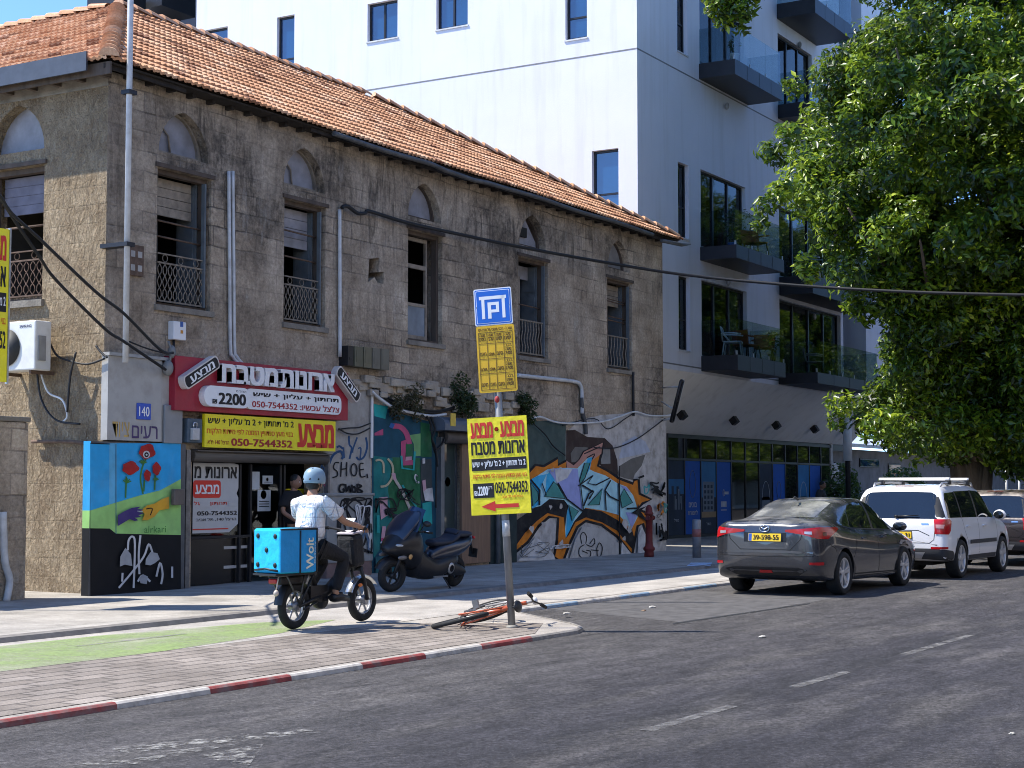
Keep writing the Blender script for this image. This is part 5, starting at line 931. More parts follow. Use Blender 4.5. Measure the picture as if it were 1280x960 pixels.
# ---------------------------------------------------------------- white apartment tower
XA, YB_, YS = 37.866, 18.6, 20.6
TW = thing('apartment_tower', 'white modern apartment block with dark windows and black balconies behind the old building', 'building', (XA, YB_, 0), world=True)
def m_render(name, col):
    m, nt, n, l, b = newmat(name); setp(b, .75, 0, .25); h = N(nt); co = h.co()
    c = h.ramp(h.noise(co, .6, 7, .6), [(.3, tuple(x * .93 for x in col)), (.7, col)]); c = h.mix(h.math('MULTIPLY', h.ramp(h.noise(h.co((2.5, 2.5, .2)), 1, 6, .6), [(.50, 0.), (.70, 1.)]), .30), c, (.46, .44, .41))
    l.new(c, b.inputs['Base Color']); h.bump(h.noise(co, 45, 5), .006, b, .5); return m
TWW = m_render('white wall render', (.70, .70, .74)); TWS = m_render('pale soffit render', (.86, .85, .84))
TOPZ = 26.0; ZB = 4.82
AW = [((33.75, 32.85), 15.2, 16.03), ((30.88, 30.2), 14.17, 16.0), ((27.46, 26.38), 14.74, 15.88), ((25.02, 23.95), 14.74, 16.0), ((20.78, 20.11), 13.82, 16.0), ((19.97, 19.17), 9.0, 10.66)]
def rect_holes(rs): return [[(a, c), (b, c), (b, d), (a, d)] for a, b, c, d in rs]
ah = rect_holes([(b, a, c, d) for (a, b), c, d in AW] + [(20.11, 20.78, 17.3, 19.2), (23.95, 25.02, 18, 19.3), (26.38, 27.46, 18, 19.3)])
aw = wall_with_holes([(YB_, ZB), (24.2, ZB), (24.2, 0), (34.15, 0), (34.15, TOPZ), (YB_, TOPZ)], ah, lambda y, z, d: (XA + d, y, z), 1, .22); aw.build('side_wall', TWW, TW)
BN = [(40.41, 41.13, 8.58, 10.69), (40.40, 41.16, 5.41, 7.5), (40.42, 41.11, 13.85, 15.9), (40.42, 41.11, 18.5, 20.6)]
BD = [(41.96, 45.3, 8.5, 10.74), (41.96, 45.33, 5.35, 7.54), (41.97, 45.3, 13.82, 16.2), (48.15, 51.3, 13.9, 16.27), (48.1, 53.9, 8.35, 10.6), (48.05, 53.88, 5.2, 7.6), (41.97, 45.3, 18.4, 20.7), (48.15, 51.3, 18.4, 20.7)]
XE = 54.15
bw_ = wall_with_holes([(XA, ZB), (XE, ZB), (XE, TOPZ), (XA, TOPZ)], rect_holes([*BN, *BD]), lambda x, z, d: (x, YB_ + d, z), 1, .22); bw_.build('front_wall', TWW, TW)
sf = MB()
sf.poly([(XA, YB_, ZB), (XE, YB_, ZB), (60.5, YS, 3.25), (43.2, YS, 3.22), (XA, YS, 3.22)]); sf.poly([(XE, YB_, ZB), (XE + 6, YB_ + .2, ZB + .1), (60.5, YS, 3.25)]); sf.build('soffit', TWS, TW)
sf = MB(); sf.box(43.9, XE + 8, YS + 2.5, YS + 2.7, 0, 3.2); sf.box(43.55, 43.79, YS, 24, 0, 3.22); sf.build('ground_wall', TWW, TW)
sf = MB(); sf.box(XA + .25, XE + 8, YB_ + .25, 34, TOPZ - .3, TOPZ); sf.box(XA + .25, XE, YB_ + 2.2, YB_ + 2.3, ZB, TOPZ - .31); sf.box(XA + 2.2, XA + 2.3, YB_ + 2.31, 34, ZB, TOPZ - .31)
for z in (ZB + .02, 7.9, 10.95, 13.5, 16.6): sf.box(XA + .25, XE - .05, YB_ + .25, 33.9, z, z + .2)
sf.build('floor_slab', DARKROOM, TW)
# right-hand part: dark recess, then a pale fin
sf = MB(); sf.box(XE, 56.35, YB_ + 2.2, YB_ + 2.4, ZB, TOPZ); sf.build('recess_wall', pm('charcoal cladding', (.03, .03, .034), .5), TW); sf = MB(); sf.box(56.35, 60.3, YB_ - .1, YB_ + 6, ZB + .1, TOPZ); sf.build('end_wall', TWW, TW)
for z in (13.29, 4.98): jl = MB(); jl.box(XA - .004, XA + .01, YB_ - .004, 34.1, z - .02, z + .02); jl.box(XA + .011, XE, YB_ - .004, YB_ + .01, z - .02, z + .02); jl.build('shadow_joint', pm('joint grey', (.18, .18, .19)), TW)
BGL = glassmat('sky-tinted window glass', (.008, .045, .12), .02, 1.0, 2.1); FRM = pm('black window frame', (.018, .018, .02), .4, .2, .1)  # blue of the reflected sky put into the glass base colour
def win_A(y0, y1, z0, z1, mull=None, trans=None):
    f = MB(); x = XA + .12; w = .06; f.box(x, x + .08, y0, y0 + w, z0, z1); f.box(x, x + .08, y1 - w, y1, z0, z1); f.box(x, x + .08, y0 + w, y1 - w, z0, z0 + w); f.box(x, x + .08, y0 + w, y1 - w, z1 - w, z1)
    if mull: f.box(x + .001, x + .079, y0 + (y1 - y0) * mull - .03, y0 + (y1 - y0) * mull + .03, z0 + w, z1 - w)
    if trans: f.box(x + .002, x + .078, y0 + w, y1 - w, z0 + (z1 - z0) * trans - .025, z0 + (z1 - z0) * trans + .025)
    o = f.build('window', FRM, TW); MB().box(x + .03, x + .04, y0 + w, y1 - w, z0 + w, z1 - w).build('pane', BGL, o); MB().box(XA - .03, x, y0 - .03, y1 + .03, z0 - .045, z0 - .003).build('sill', pm('pale sill', (.55, .55, .55)), o); return o
for k, ((a, b), c, d) in enumerate(AW): win_A(b, a, c, d, .5 if k in (2, 3) else None, .28 if k in (1, 4, 5) else None)
for (a, b, c, d) in [(20.11, 20.78, 17.3, 19.2), (23.95, 25.02, 18, 19.3), (26.38, 27.46, 18, 19.3)]: win_A(a, b, c, d)
def win_B(x0, x1, z0, z1, n, trans=None, curtain=None):
    f = MB(); y = YB_ + .12; w = .06; f.box(x0, x0 + w, y, y + .08, z0, z1); f.box(x1 - w, x1, y, y + .08, z0, z1); f.box(x0 + w, x1 - w, y, y + .08, z0, z0 + w); f.box(x0 + w, x1 - w, y, y + .08, z1 - w, z1)
    for k in range(1, n): xx = x0 + (x1 - x0) * k / n; f.box(xx - .045, xx + .045, y - .01, y + .09, z0 + w, z1 - w)
    if trans: f.box(x0 + w, x1 - w, y + .002, y + .078, z0 + (z1 - z0) * trans - .02, z0 + (z1 - z0) * trans + .02)
    o = f.build('window', FRM, TW); MB().box(x0 + w, x1 - w, y + .03, y + .04, z0 + w, z1 - w).build('pane', m_glass_clear('tower glass', (.40, .50, .52), .04), o)
    if curtain:
        c = MB(); n_ = 40; xs = [x0 + w + (x1 - x0 - 2 * w) * (curtain[0] + (curtain[1] - curtain[0]) * i / n_) for i in range(n_ + 1)]
        vs = [(x, y + .25 + .04 * math.sin(i * 1.3), z) for z in (z0 + .05, z1 - .05) for i, x in enumerate(xs)]; c.add(vs, [(i, i + 1, n_ + 2 + i, n_ + 1 + i) for i in range(n_)], 0, True); c.build('curtain', pm('green grey curtain', (.16, .22, .17), .9) if curtain[2] == 0 else pm('cream curtain', (.4, .36, .31), .9), o)
    MB().box(x0 - .02, x1 + .02, YB_ - .03, y, z0 - .045, z0 - .003).build('sill', pm('pale sill', (.55, .55, .55)), o); return o
for k, (a, b, c, d) in enumerate(BN): win_B(a, b, c, d, 1, .42, (0, 1, 0))
for k, (a, b, c, d) in enumerate(BD): win_B(a, b, c, d, 3 if b - a < 4 else 4, None, [(.0, .35, 0), (.05, .4, 0), None, (.6, .9, 1), None, None, None, None][k]); 
MB().box(48.3, 53.7, YB_ + .28, YB_ + .3, 5.4, 7.5).build('grey_blind', pm('charcoal blind', (.045, .048, .055), .7), TW)
MB().box(44.35, 45.1, YB_ + .26, YB_ + .28, 5.45, 7.45).build('cream_curtain', pm('cream curtain', (.4, .36, .31), .9), TW)
BALM = pm('charcoal metal fascia', (.022, .023, .027), .45, .2, .15); BGLS = m_glass_clear('balustrade glass', (.70, .77, .78), .0)
def balcony(x0, x1, zt, zb, dep=1.12):
    y0 = YB_ - dep; b = MB(); b.box(x0, x1, y0, YB_ - .003, zb, zt)
    o = b.build('balcony', BALM, TW); s = MB()
    for k in range(1, 4): xx = x0 + (x1 - x0) * k / 4; s.box(xx - .006, xx + .006, y0 - .004, y0 + .001, zb + .01, zt - .01)
    s.build('panel_joint', BLACK, o)
    g = MB(); n_ = max(3, int((x1 - x0) / 1.1)); 
    for k in range(n_): g.box(x0 + .04 + (x1 - x0 - .08) * k / n_ + .006, x0 + .04 + (x1 - x0 - .08) * (k + 1) / n_ - .006, y0 + .04, y0 + .052, zt - .02 + .022, zt + 1.02)
    g.box(x0 + .03, x0 + .042, y0 + .055, YB_ - .004, zt + .002, zt + 1.02); g.box(x1 - .042, x1 - .03, y0 + .055, YB_ - .004, zt + .002, zt + 1.02); g.build('glass_balustrade', BGLS, o)
    c = MB(); 
    for k in range(n_ + 1): xx = x0 + .04 + (x1 - x0 - .08) * k / n_; c.box(xx - .03, xx + .03, y0 + .03, y0 + .065, zt + .003, zt + .12)
    c.build('clamp', GALV, o)
    if zb > 5: l_ = MB(); l_.ell(((x0 + x1) / 2, YB_ - .08, zb - .42), (.06, .07, .11)); l_.build('wall_lamp', pm('lamp grey', (.3, .29, .28), .5), o)
    return o
for (x0, x1, zt, zb, dp) in [(41.9, 45.6, 13.8, 13.36, 1.12), (41.88, 45.58, 8.46, 8.08, 1.12), (41.9, 45.6, 5.33, 4.9, 1.12), (41.9, 45.6, 18.3, 17.9, 1.12), (48.1, 51.8, 17.2, 16.72, 1.3), (48.1, 51.6, 13.9, 13.45, 1.12), (48.05, 54.0, 8.3, 7.72, 1.12), (47.9, 54.0, 5.2, 4.86, 1.3)]: balcony(x0, x1, zt, zb, dp)
# balcony of the wing far left and back
WG = MB(); WG.box(W3(186, 20, 38).x, 60, 38, 39.5, 0, 26); WG.build('rear_wing', TWW, TW)
a = W3(160, 10, 38); 
rb = MB(); RBa = W3(160, 8, 36); RBb = W3(202, 8, 36); RBc = W3(244, 22, 36); rb.box(RBa.x, RBb.x - .1, 36.6, 37.8, RBa.z, RBa.z + .7); rb.box(RBb.x, RBc.x, 36.0, 37.8, RBc.z, RBc.z + .9); rb.build('rear_balcony', BALM, TW)
for (pa, pb) in ((190, 210), (217, 227)):
    a = W3(pa, 38, 37.9); b = W3(pb, 12, 37.9); o = MB().box(a.x, b.x, 37.93, 37.99, a.z - 1.2, b.z).build('window', FRM, TW); MB().box(a.x + .1, b.x - .1, 37.91, 37.928, a.z - 1.1, b.z - .1).build('pane', BGL, o)
# ---- storefront
SFm = MB(); xs = [43.84 + 1.215 * k for k in range(13)]
for k, x in enumerate(xs): SFm.box(x - .03, x + .03, YS - .03, YS + .05, .08, 3.2)
SFm.box(43.8, xs[-1], YS - .028, YS + .048, 2.42, 2.49); SFm.box(43.8, xs[-1], YS - .028, YS + .048, .05, .14); SFm.box(43.8, xs[-1], YS - .04, YS + .06, 3.1, 3.21); SFm.box(43.5, 60.6, YS + .07, YS + .2, 3.0, 3.6); SFm.build('storefront_frame', FRM, TW)
g = MB(); g.box(43.85, xs[-1], YS + .0, YS + .008, .14, 3.1); g.build('storefront_glass', glassmat('black shop glazing', (.012, .014, .016), .03, .9), TW)
BP = pm('royal blue poster', (.008, .09, .42), .7, 0, .06); BPD = pm('night blue poster', (.018, .032, .06), .7, 0, .3, 2); BPS = pm('dusk sky poster', (.03, .17, .38), .7, 0, .25, 1.2); PLT = pm('pale poster print', (.36, .40, .46), .5)
labs = {0: 'poster of a dark city skyline under blue sky, leftmost on the storefront glass', 1: 'plain royal blue poster with two lines of white Hebrew, second from the left', 2: 'poster of a white apartment block against blue sky, third from the left', 3: 'royal blue poster with two small white emblems, fourth from the left', 6: 'dark poster with a pale arch, left of the middle blue poster', 7: 'royal blue poster with a faint ring above the grey car roof', 9: 'dark blue poster with a bright arch, second from the right end', 10: 'royal blue poster at the right end of the storefront'}
for k in (0, 1, 2, 3, 6, 7, 9, 10):
    x0, x1 = xs[k] + .035, xs[k + 1] - .035; y = YS - .006; w = x1 - x0; xm = (x0 + x1) / 2
    p = MB(); p.poly([(x0, y, .15), (x1, y, .15), (x1, y, 2.41), (x0, y, 2.41)], 0)
    R4 = lambda a0, b0, a1, b1, m, dd=.002: p.poly([(x0 + a0 * w, y - dd, .15 + b0 * 2.26), (x0 + a1 * w, y - dd, .15 + b0 * 2.26), (x0 + a1 * w, y - dd, .15 + b1 * 2.26), (x0 + a0 * w, y - dd, .15 + b1 * 2.26)], m)
    rg = random.Random(k); ring = lambda cz, rx, rz, m, r0=0, r1=24: p.tube([(xm + rx * math.cos(2 * math.pi * i / 24), y - .003, cz + rz * math.sin(2 * math.pi * i / 24)) for i in range(r0, r1 + 1)], .012, 4, m, False)
    if k == 0:
        R4(0, .55, 1, .75, 2)
        for j in range(14): u = rg.uniform(0, .85); R4(u, .33, u + rg.uniform(.06, .15), rg.uniform(.42, .66), 1 if j % 2 else 4, .003 + j * .0003)
        R4(0, 0, 1, .34, 1, .009); p.text(he('מגדל'), (xm - .17, y - .011, .55), (1, 0, 0), (0, 0, 1), .34, .1, 3)
    elif k == 1: ring(1.7, .22, .42, 4); p.text(he('בונים'), (xm - .3, y - .004, .98), (1, 0, 0), (0, 0, 1), .6, .15, 3, 0, .03); p.text(he('לתפארת'), (xm - .36, y - .004, .74), (1, 0, 0), (0, 0, 1), .72, .15, 3, 0, .03)
    elif k == 2:
        R4(0, .5, 1, 1, 2); R4(.12, .3, .88, .72, 4, .003)
        for a_ in range(3):
            for b_ in range(5): R4(.2 + a_ * .22, .33 + b_ * .075, .34 + a_ * .22, .375 + b_ * .075, 1, .004)
        R4(0, .22, 1, .3, 5, .005); R4(0, 0, 1, .2, 1, .004); p.text(he('מגדל'), (xm - .17, y - .006, .4), (1, 0, 0), (0, 0, 1), .34, .1, 3)
    elif k == 3: ring(1.42, .08, .1, 3); R4(.5, .54, .85, .58, 3); R4(.3, .36, .7, .44, 3); R4(.3, .31, .7, .325, 3)
    elif k in (6, 9): R4(0, .45, 1, 1, 2 if k == 9 else 1); ring(1.25, .34, .55, 3, 0, 12); R4(.2, .2, .8, .5, 4)
    elif k == 7: ring(1.5, .2, .3, 4)
    else: R4(.2, .42, .8, .47, 3); R4(.2, .36, .8, .38, 3)
    base = BP if k in (1, 3, 7, 10) else BPD
    tag(p.build('storefront_poster', [base, BPD, BPS, PLT, pm('grey blue print', (.11, .15, .2), .5), pm('amber print', (.30, .2, .1), .5)]), labs[k], 'poster', 'posters on the storefront glass')
for k, (px_, py_) in enumerate(((850, 516), (915, 523), (968, 529), (1016, 534), (1054, 537))):
    v = ray(px_, py_); # on the sloping soffit plane through (y=18.6,z=4.82) and (20.6,3.23)
    nrm = np.array([0, 3.23 - 4.82, -(20.6 - 18.6)]); p0 = np.array([40, 18.6, 4.82]); t_ = ((p0 - CAM) @ nrm) / (v @ nrm); P = CAM + v * t_
    s = thing('spotlight', ('leftmost', 'second from left', 'middle', 'fourth from left', 'rightmost')[k] + ' black spotlight under the white sloping soffit', 'spotlight', tuple(P + np.array([0, -.05, -.06])), 0, 'spotlights under the soffit')
    MB().box(-.13, .13, -.12, .10, -.14, .12, 0, rotm('X', -35)).build('housing', BLACK, s, .02); MB().tube([(0, .0, .05), (0, .08, .2)], .03, 6).build('stem', BLACK, s)
# ---- balcony furniture
OR = pm('terracotta chair weave', (.30, .085, .03), .6); WHP = pm('white plastic', (.66, .66, .66), .4)
def armchair(x, y, z, rot, mat, label, group=None, wire=False):
    r = thing('chair', label, 'chair', (x, y, z), rot, group)
    s = MB(); s.box(-.27, .27, -.26, .26, .40, .45); s.build('seat', mat, r, .015); b = MB()
    if wire: b.tube([(-.28, .1, .44), (-.3, .3, .72), (-.22, .34, .86), (.22, .34, .86), (.3, .3, .72), (.28, .1, .44)], .022, 6); b.tube([(-.3, .3, .66), (.3, .3, .66)], .018, 6); b.tube([(-.1, .3, .45), (-.1, .34, .86)], .012, 5); b.tube([(.1, .3, .45), (.1, .34, .86)], .012, 5)
    else: b.add([(-.3, .26, .44), (.3, .26, .44), (.33, .34, .86), (-.33, .34, .86), (-.3, .3, .44), (.3, .3, .44), (.33, .38, .86), (-.33, .38, .86)], [(0, 1, 2, 3), (7, 6, 5, 4), (3, 2, 6, 7), (0, 3, 7, 4), (1, 5, 6, 2)])
    b.build('backrest', mat, r)
    for s_ in (-1, 1):
        a = MB(); a.tube([(s_ * .30, .28, .68), (s_ * .32, 0, .67), (s_ * .31, -.26, .64)], .025, 6); a.build('armrest', mat, r)
        for yy in (-.24, .26): MB().tube([(s_ * .24, yy * .9, .41), (s_ * .30, yy * 1.1, 0)], .02, 6).build('leg', WHP if wire else DKMET, r)
    return r
armchair(42.7, 17.95, 5.33, .3, WHP, 'white armchair at the left end of the lowest balcony', wire=True); armchair(43.9, 18.0, 5.33, 1.2, OR, 'left terracotta armchair on the lowest balcony'); armchair(44.9, 17.9, 5.33, -1.3, OR, 'right terracotta armchair on the lowest balcony')
armchair(44.6, 18.0, 8.46, -.6, OR, 'terracotta armchair at the right end of the middle balcony'); armchair(49.0, 17.8, 8.3, .2, WHP, 'white chair on the balcony half hidden by the tree', wire=True); armchair(49.3, 17.9, 5.2, .4, pm('beige weave', (.32, .28, .22), .7), 'beige armchair on the low balcony beside the bright glass')
def pot_plant(x, y, z, h, r, label, mat, seed, potr=.14):
    t_ = thing('potted_plant', label, 'plant', (x, y, z)); MB().lathe([(potr * .75, 0), (potr, .26), (potr * 1.05, .28), (potr * .9, .28), (potr * .85, .24), (0, .23)], 14).build('pot', mat, t_)
    P_, N_ = blob_leaves([((0, 0, .3 + h * .5), (r, r, h * .5), 1)], 150, seed); leafmesh('foliage', P_, N_, .12, LEAFD2, t_, .35, None, seed); MB().tube([(0, 0, .2), (0, 0, .3 + h * .6)], .015, 5).build('stem', TWIG, t_)
LEAFD2 = m_leaf('balcony leaf', [(0, (.02, .045, .02)), (1, (.07, .13, .05))], .5, .25)
pot_plant(45.35, 17.8, 5.33, .7, .25, 'leafy plant in a grey pot at the right end of the lowest balcony', pm('grey pot', (.25, .25, .25)), 51); pot_plant(44.95, 18.3, 8.46, 1.3, .35, 'tall plant beside the terracotta armchair on the middle balcony', pm('grey pot', (.25, .25, .25)), 52, .2); pot_plant(43.3, 18.2, 8.46, 1.0, .25, 'plant in a blue pot on the middle balcony', pm('blue pot', (.03, .15, .45)), 53); pot_plant(42.4, 17.7, 13.8, .5, .16, 'small plant in a white bucket on the topmost visible balcony', WHP, 54)
# ---- low shed, poles and bushes in the background on the right
SHD = thing('low_shed', 'long low grey shed with a pale metal roof behind the tree', 'shed', (75, 22, 0), world=True)
sw_ = MB(); sw_.box(62.2, 110, 22.0, 30, 0, 3.2); sw_.build('wall', pm('grey blue shed wall', (.22, .225, .235), .85, 0, .2, 1.2, dirt=(.12, .12, .12)), SHD); rf = MB(); rf.add([(61.6, 21.4, 3.25), (111, 21.4, 3.25), (111, 31, 4.6), (61.6, 31, 4.6), (61.6, 21.4, 3.4), (111, 21.4, 3.4), (111, 31, 4.75), (61.6, 31, 4.75)], [(0, 1, 2, 3), (7, 6, 5, 4), (0, 4, 5, 1), (3, 7, 4, 0)]); rf.build('roof', pm('pale corrugated roof', (.55, .57, .60), .4, .3, .15, 1, stretch=(6, .2, 1)), SHD)
for k, (px0, px1, py0, py1) in enumerate(((1043, 1058, 578, 590), (1074, 1098, 574, 584), (1110, 1125, 580, 596))):
    a = W3(px0, py1, 21.99); b = W3(px1, py0, 21.99); w_ = MB(); w_.box(a.x, b.x, 21.95, 21.985, a.z, b.z); wo = w_.build('window', FRM, SHD); MB().box(a.x + .06, b.x - .06, 21.94, 21.949, a.z + .06, b.z - .06).build('pane', BGL, wo)
a = W3(1033, 596, 21.9); MB().box(a.x, a.x + .7, 21.6, 21.995, a.z, a.z + .55).build('vent_box', PVC, SHD, .02)
for k, (px_, pb, pt, yy, r_, lb, lt_) in enumerate(((1060, 640, 545, 17.6, .09, 'slim pole with a pale lower sleeve left of the tree', 1), (1039, 640, 545, 20.6, .07, 'thin grey pole against the shed wall by the storefront end', 0), (1258, 640, 585, 20, .06, 'thin white post against the shed behind the third car', 0), (1239, 640, 592, 20, .06, 'thin white post just right of the tree trunk', 0), (1274, 640, 590, 20, .06, 'thin white post at the right edge behind the third car', 0))):
    a = W3(px_, 600, yy); zt_ = W3(px_, pt, yy).z; t_ = thing('pole', lb, 'pole', (a.x, yy, .05)); MB().tube([(0, 0, 0), (0, 0, zt_ + (1.5 if k == 0 else 0))], r_, 8).build('shaft', DKMET if k == 0 else PVC, t_)
    MB().lathe([(r_ * 1.5, 0), (r_ * 1.5, .03), (r_ * 1.1, .05)], 10).build('foot', DKMET, t_)
    if k == 0: MB().tube([(0, 0, W3(px_, 578, yy).z), (0, 0, zt_ + .8)], r_ * 1.7, 10).build('sleeve', WHITE, t_)
# ---------------------------------------------------------------- added houses across the street, unseen, for reflections and bounced fill light
def added_house(x0, x1, y, h, col, label, nf, nw):
    t = thing('added_house', label, 'building', ((x0 + x1) / 2, y - 6, RZ), 0, 'added houses across the street'); w = (x1 - x0) / 2
    MB().box(-w, w, -6, 6, 0, h).box(-w - .15, w + .15, -6.1, 6.15, h + .003, h + .35).build('wall', m_render(label[:20], col), t)
    first = None
    for f in range(nf):
        for k in range(nw):
            xx = -w + 2 * w * (k + .5) / nw; zz = 4.4 + f * 3.4
            if first is None:
                first = MB().box(-.6, .6, 0, .06, 0, 1.7).build('window', FRM, t); p_ = MB().box(-.53, .53, .062, .07, .07, 1.63).build('pane', BGL, first)
                first.location = (xx, 6.0, zz)
            else: c = first.copy(); COL.objects.link(c); c.parent = t; c.location = (xx, 6.0, zz); d = p_.copy(); COL.objects.link(d); d.parent = c
    MB().box(-w + .5, w - .5, 6.002, 6.06, .3, 3.0).build('shop_window', FRM, t); MB().add([(-w, 6.06, 3.3), (w, 6.06, 3.3), (w, 7.4, 2.9), (-w, 7.4, 2.9), (-w, 6.06, 3.36), (w, 6.06, 3.36), (w, 7.4, 2.96), (-w, 7.4, 2.96)], [(0, 1, 2, 3), (7, 6, 5, 4), (3, 2, 6, 7)]).build('awning', pm('canvas awning', (.2, .12, .08), .8), t)
for a in ((-40, -17, -9, 12, (.68, .62, .54), 'cream house with a brown awning, across the street behind the viewer on the left', 2, 6), (-16, 2, -9, 12, (.70, .64, .54), 'cream three-storey house with a brown awning, across the street and left of the viewer', 2, 5), (2.5, 20, -10, 15, (.74, .71, .66), 'off-white four-storey house with a brown awning, straight across the street', 3, 5), (20.5, 37, -9, 12, (.68, .58, .45), 'ochre house with a brown awning across from the parked grey car', 2, 5), (37.5, 58, -10, 15, (.72, .70, .68), 'white house with a brown awning, across the street on the right', 3, 6), (58.5, 85, -9, 12, (.66, .58, .48), 'tan house with a brown awning, far right across the street', 2, 7), (86, 118, -9, 15, (.45, .38, .31), 'brown house with a brown awning, beyond the tan one across the street', 3, 7), (119, 160, -9, 12, (.52, .49, .44), 'long grey house with a brown awning, second last across the street', 2, 8), (161, 230, -9, 15, (.44, .38, .31), 'very long tan house with a brown awning, last across the street', 3, 9)): added_house(*a)
# ---------------------------------------------------------------- the big ficus on the right and bushes
def D3(px, py, d): return CAM + ray(px, py) / FPX * d
FIC = [(0, (.008, .022, .005)), (.35, (.030, .075, .008)), (.62, (.125, .215, .010)), (1, (.40, .48, .03))]
LEAF = m_leaf('ficus leaf', FIC, .36, .36, .5); BARK = pm('grey brown bark', (.15, .115, .085), .95, 0, .35, 4, .05, 9, stretch=(1, 1, .25), dirt=(.06, .05, .04))
tb = W3(1215, 600, 11.4); FT = thing('ficus_tree', 'big dense ficus tree with glossy leaves on the right, over the parked cars', 'tree', (tb.x, 11.4, 0))
FP_ = np.array([tb.x, 11.4, 0])
def inpoly(p, poly):
    c = False; n = len(poly)
    for i in range(n):
        (x1, y1), (x2, y2) = poly[i], poly[(i + 1) % n]
        if (y1 > p[1]) != (y2 > p[1]) and p[0] < (x2 - x1) * (p[1] - y1) / (y2 - y1) + x1: c = not c
    return c
up_ = [(1090, -40), (1075, 30), (1050, 75), (1035, 108), (1040, 140), (1012, 180), (1015, 205), (1000, 235), (1005, 262), (1000, 285), (1050, 295), (1060, 335), (1105, 352), (1150, 372), (1290, 360), (1420, 330), (1560, 220), (1640, 40), (1600, -160), (1440, -300), (1250, -330), (1100, -220)]
lo_ = [(1115, 360), (1125, 400), (1135, 450), (1110, 490), (1085, 520), (1105, 540), (1140, 555), (1150, 580), (1185, 585), (1250, 588), (1330, 590), (1440, 540), (1540, 420), (1560, 300), (1300, 320)]
rg = random.Random(21); clumps = []
def fill(poly, n, d0, d1, rr):
    xs = [p[0] for p in poly]; ys = [p[1] for p in poly]; k = 0
    while k < n:
        p = (rg.uniform(min(xs), max(xs)), rg.uniform(min(ys), max(ys)))
        if not inpoly(p, poly): continue
        d = rg.uniform(d0(p), d1(p)); clumps.append((D3(*p, d) - FP_, rg.uniform(*rr))); k += 1
fill(up_, 330, lambda p: 36.0 + 2.5 * ((p[0] - 1300) / 350) ** 2 + .012 * abs(p[1] - 150), lambda p: 45, (.45, .95))
fill(lo_, 300, lambda p: 38.5 + .006 * max(0, p[0] - 1200), lambda p: 45, (.45, .9))
fill(up_, 240, lambda p: 38.5, lambda p: 46, (.6, 1.0))
# front shell of the crown so that no daylight is seen through its middle
fill([(1070, 60), (1045, 150), (1030, 230), (1040, 285), (1085, 335), (1290, 350), (1420, 300), (1500, 100), (1400, -200), (1150, -150)], 115, lambda p: 34.3 + 3.0 * ((p[0] - 1290) / 330) ** 2 + .01 * abs(p[1] - 160), lambda p: 36.2 + 3.0 * ((p[0] - 1290) / 330) ** 2 + .01 * abs(p[1] - 160), (.3, .62))
for px_, py_, r_ in ((962, 188, .3), (972, 200, .25), (958, 258, .3), (950, 280, .22), (985, 168, .35), (1008, 330, .32), (1012, 345, .25), (992, 108, .3), (975, 240, .35), (1050, 505, .4), (1045, 528, .25), (1068, 382, .32), (1082, 390, .4)): clumps.append((D3(px_, py_, 36.5 if py_ < 370 else 39.5) - FP_, r_))
for px_, py_, r_ in ((900, 5, .42), (915, 18, .4), (928, 5, .45), (905, 28, .22), (935, -20, .5), (960, -40, .6), (1000, -70, .8), (1040, -90, .9), (930, 38, .16), (897, -15, .45)): clumps.append((D3(px_, py_, 36.0) - FP_, r_))
P_, N_, Tn = [], [], []
r = np.random.default_rng(4)
for c, rad in clumps:
    m = int(560 * (rad / .7) ** 2); d = r.normal(size=(m, 3)); d /= np.linalg.norm(d, axis=1)[:, None]; q = r.uniform(.1, 1.0, m) ** .32 * (1 + .25 * np.sin(d[:, 0] * 5 + c[0]) * np.cos(d[:, 1] * 4 + c[1]))
    P_.append(c + d * q[:, None] * rad * np.array([1, 1, .85])); nn = d * .5 + r.normal(size=(m, 3)) * .5 + np.array([-.25, .1, .55]); N_.append(nn / np.linalg.norm(nn, axis=1)[:, None]); Tn.append(np.clip(r.normal(.39 + .13 * r.normal(), .24, m), 0, 1))
leafmesh('crown', np.concatenate(P_), np.concatenate(N_), .20, LEAF, FT, .40, np.concatenate(Tn), 5, .18)
print('tree leaves', sum(len(p) for p in P_), 'clumps', len(clumps))
tk = MB(); rg = random.Random(2)
prof = [(0, .85), (.3, .68), (.8, .58), (1.6, .52), (2.4, .56)]
for k in range(7):   # fluted trunk of fused stems
    an = k * 2 * math.pi / 7; tk.tube([(math.cos(an) * r_ * .55 + .05 * math.sin(z * 3 + k), math.sin(an) * r_ * .55, z - .05) for z, r_ in prof], [r_ * .52 for z, r_ in prof], 8)
limbs = [D3(*q) - FP_ for q in ((1150, 300, 37), (1060, 260, 37.5), (1250, 150, 38), (1120, 60, 38), (1330, 250, 38), (1300, -50, 40), (1200, 420, 39.5), (1420, 120, 41), (1120, 520, 40))]
for k, e in enumerate(limbs):
    s_ = np.array([.25 * math.cos(k * 1.7), .25 * math.sin(k * 1.7), 2.2]); mid = s_ * .5 + e * .5 + np.array([rg.uniform(-.5, .5), rg.uniform(-.5, .5), .6])
    tk.tube([s_, s_ * .6 + mid * .4, mid, mid * .4 + e * .6, e], [.26, .18, .11, .06, .025], 8)
tk.tube([D3(1040, -90, 37) - FP_, D3(985, -55, 36.4) - FP_, D3(940, -25, 36.1) - FP_, D3(912, 8, 36) - FP_], [.05, .035, .025, .01], 6)
tk.build('trunk', BARK, FT)
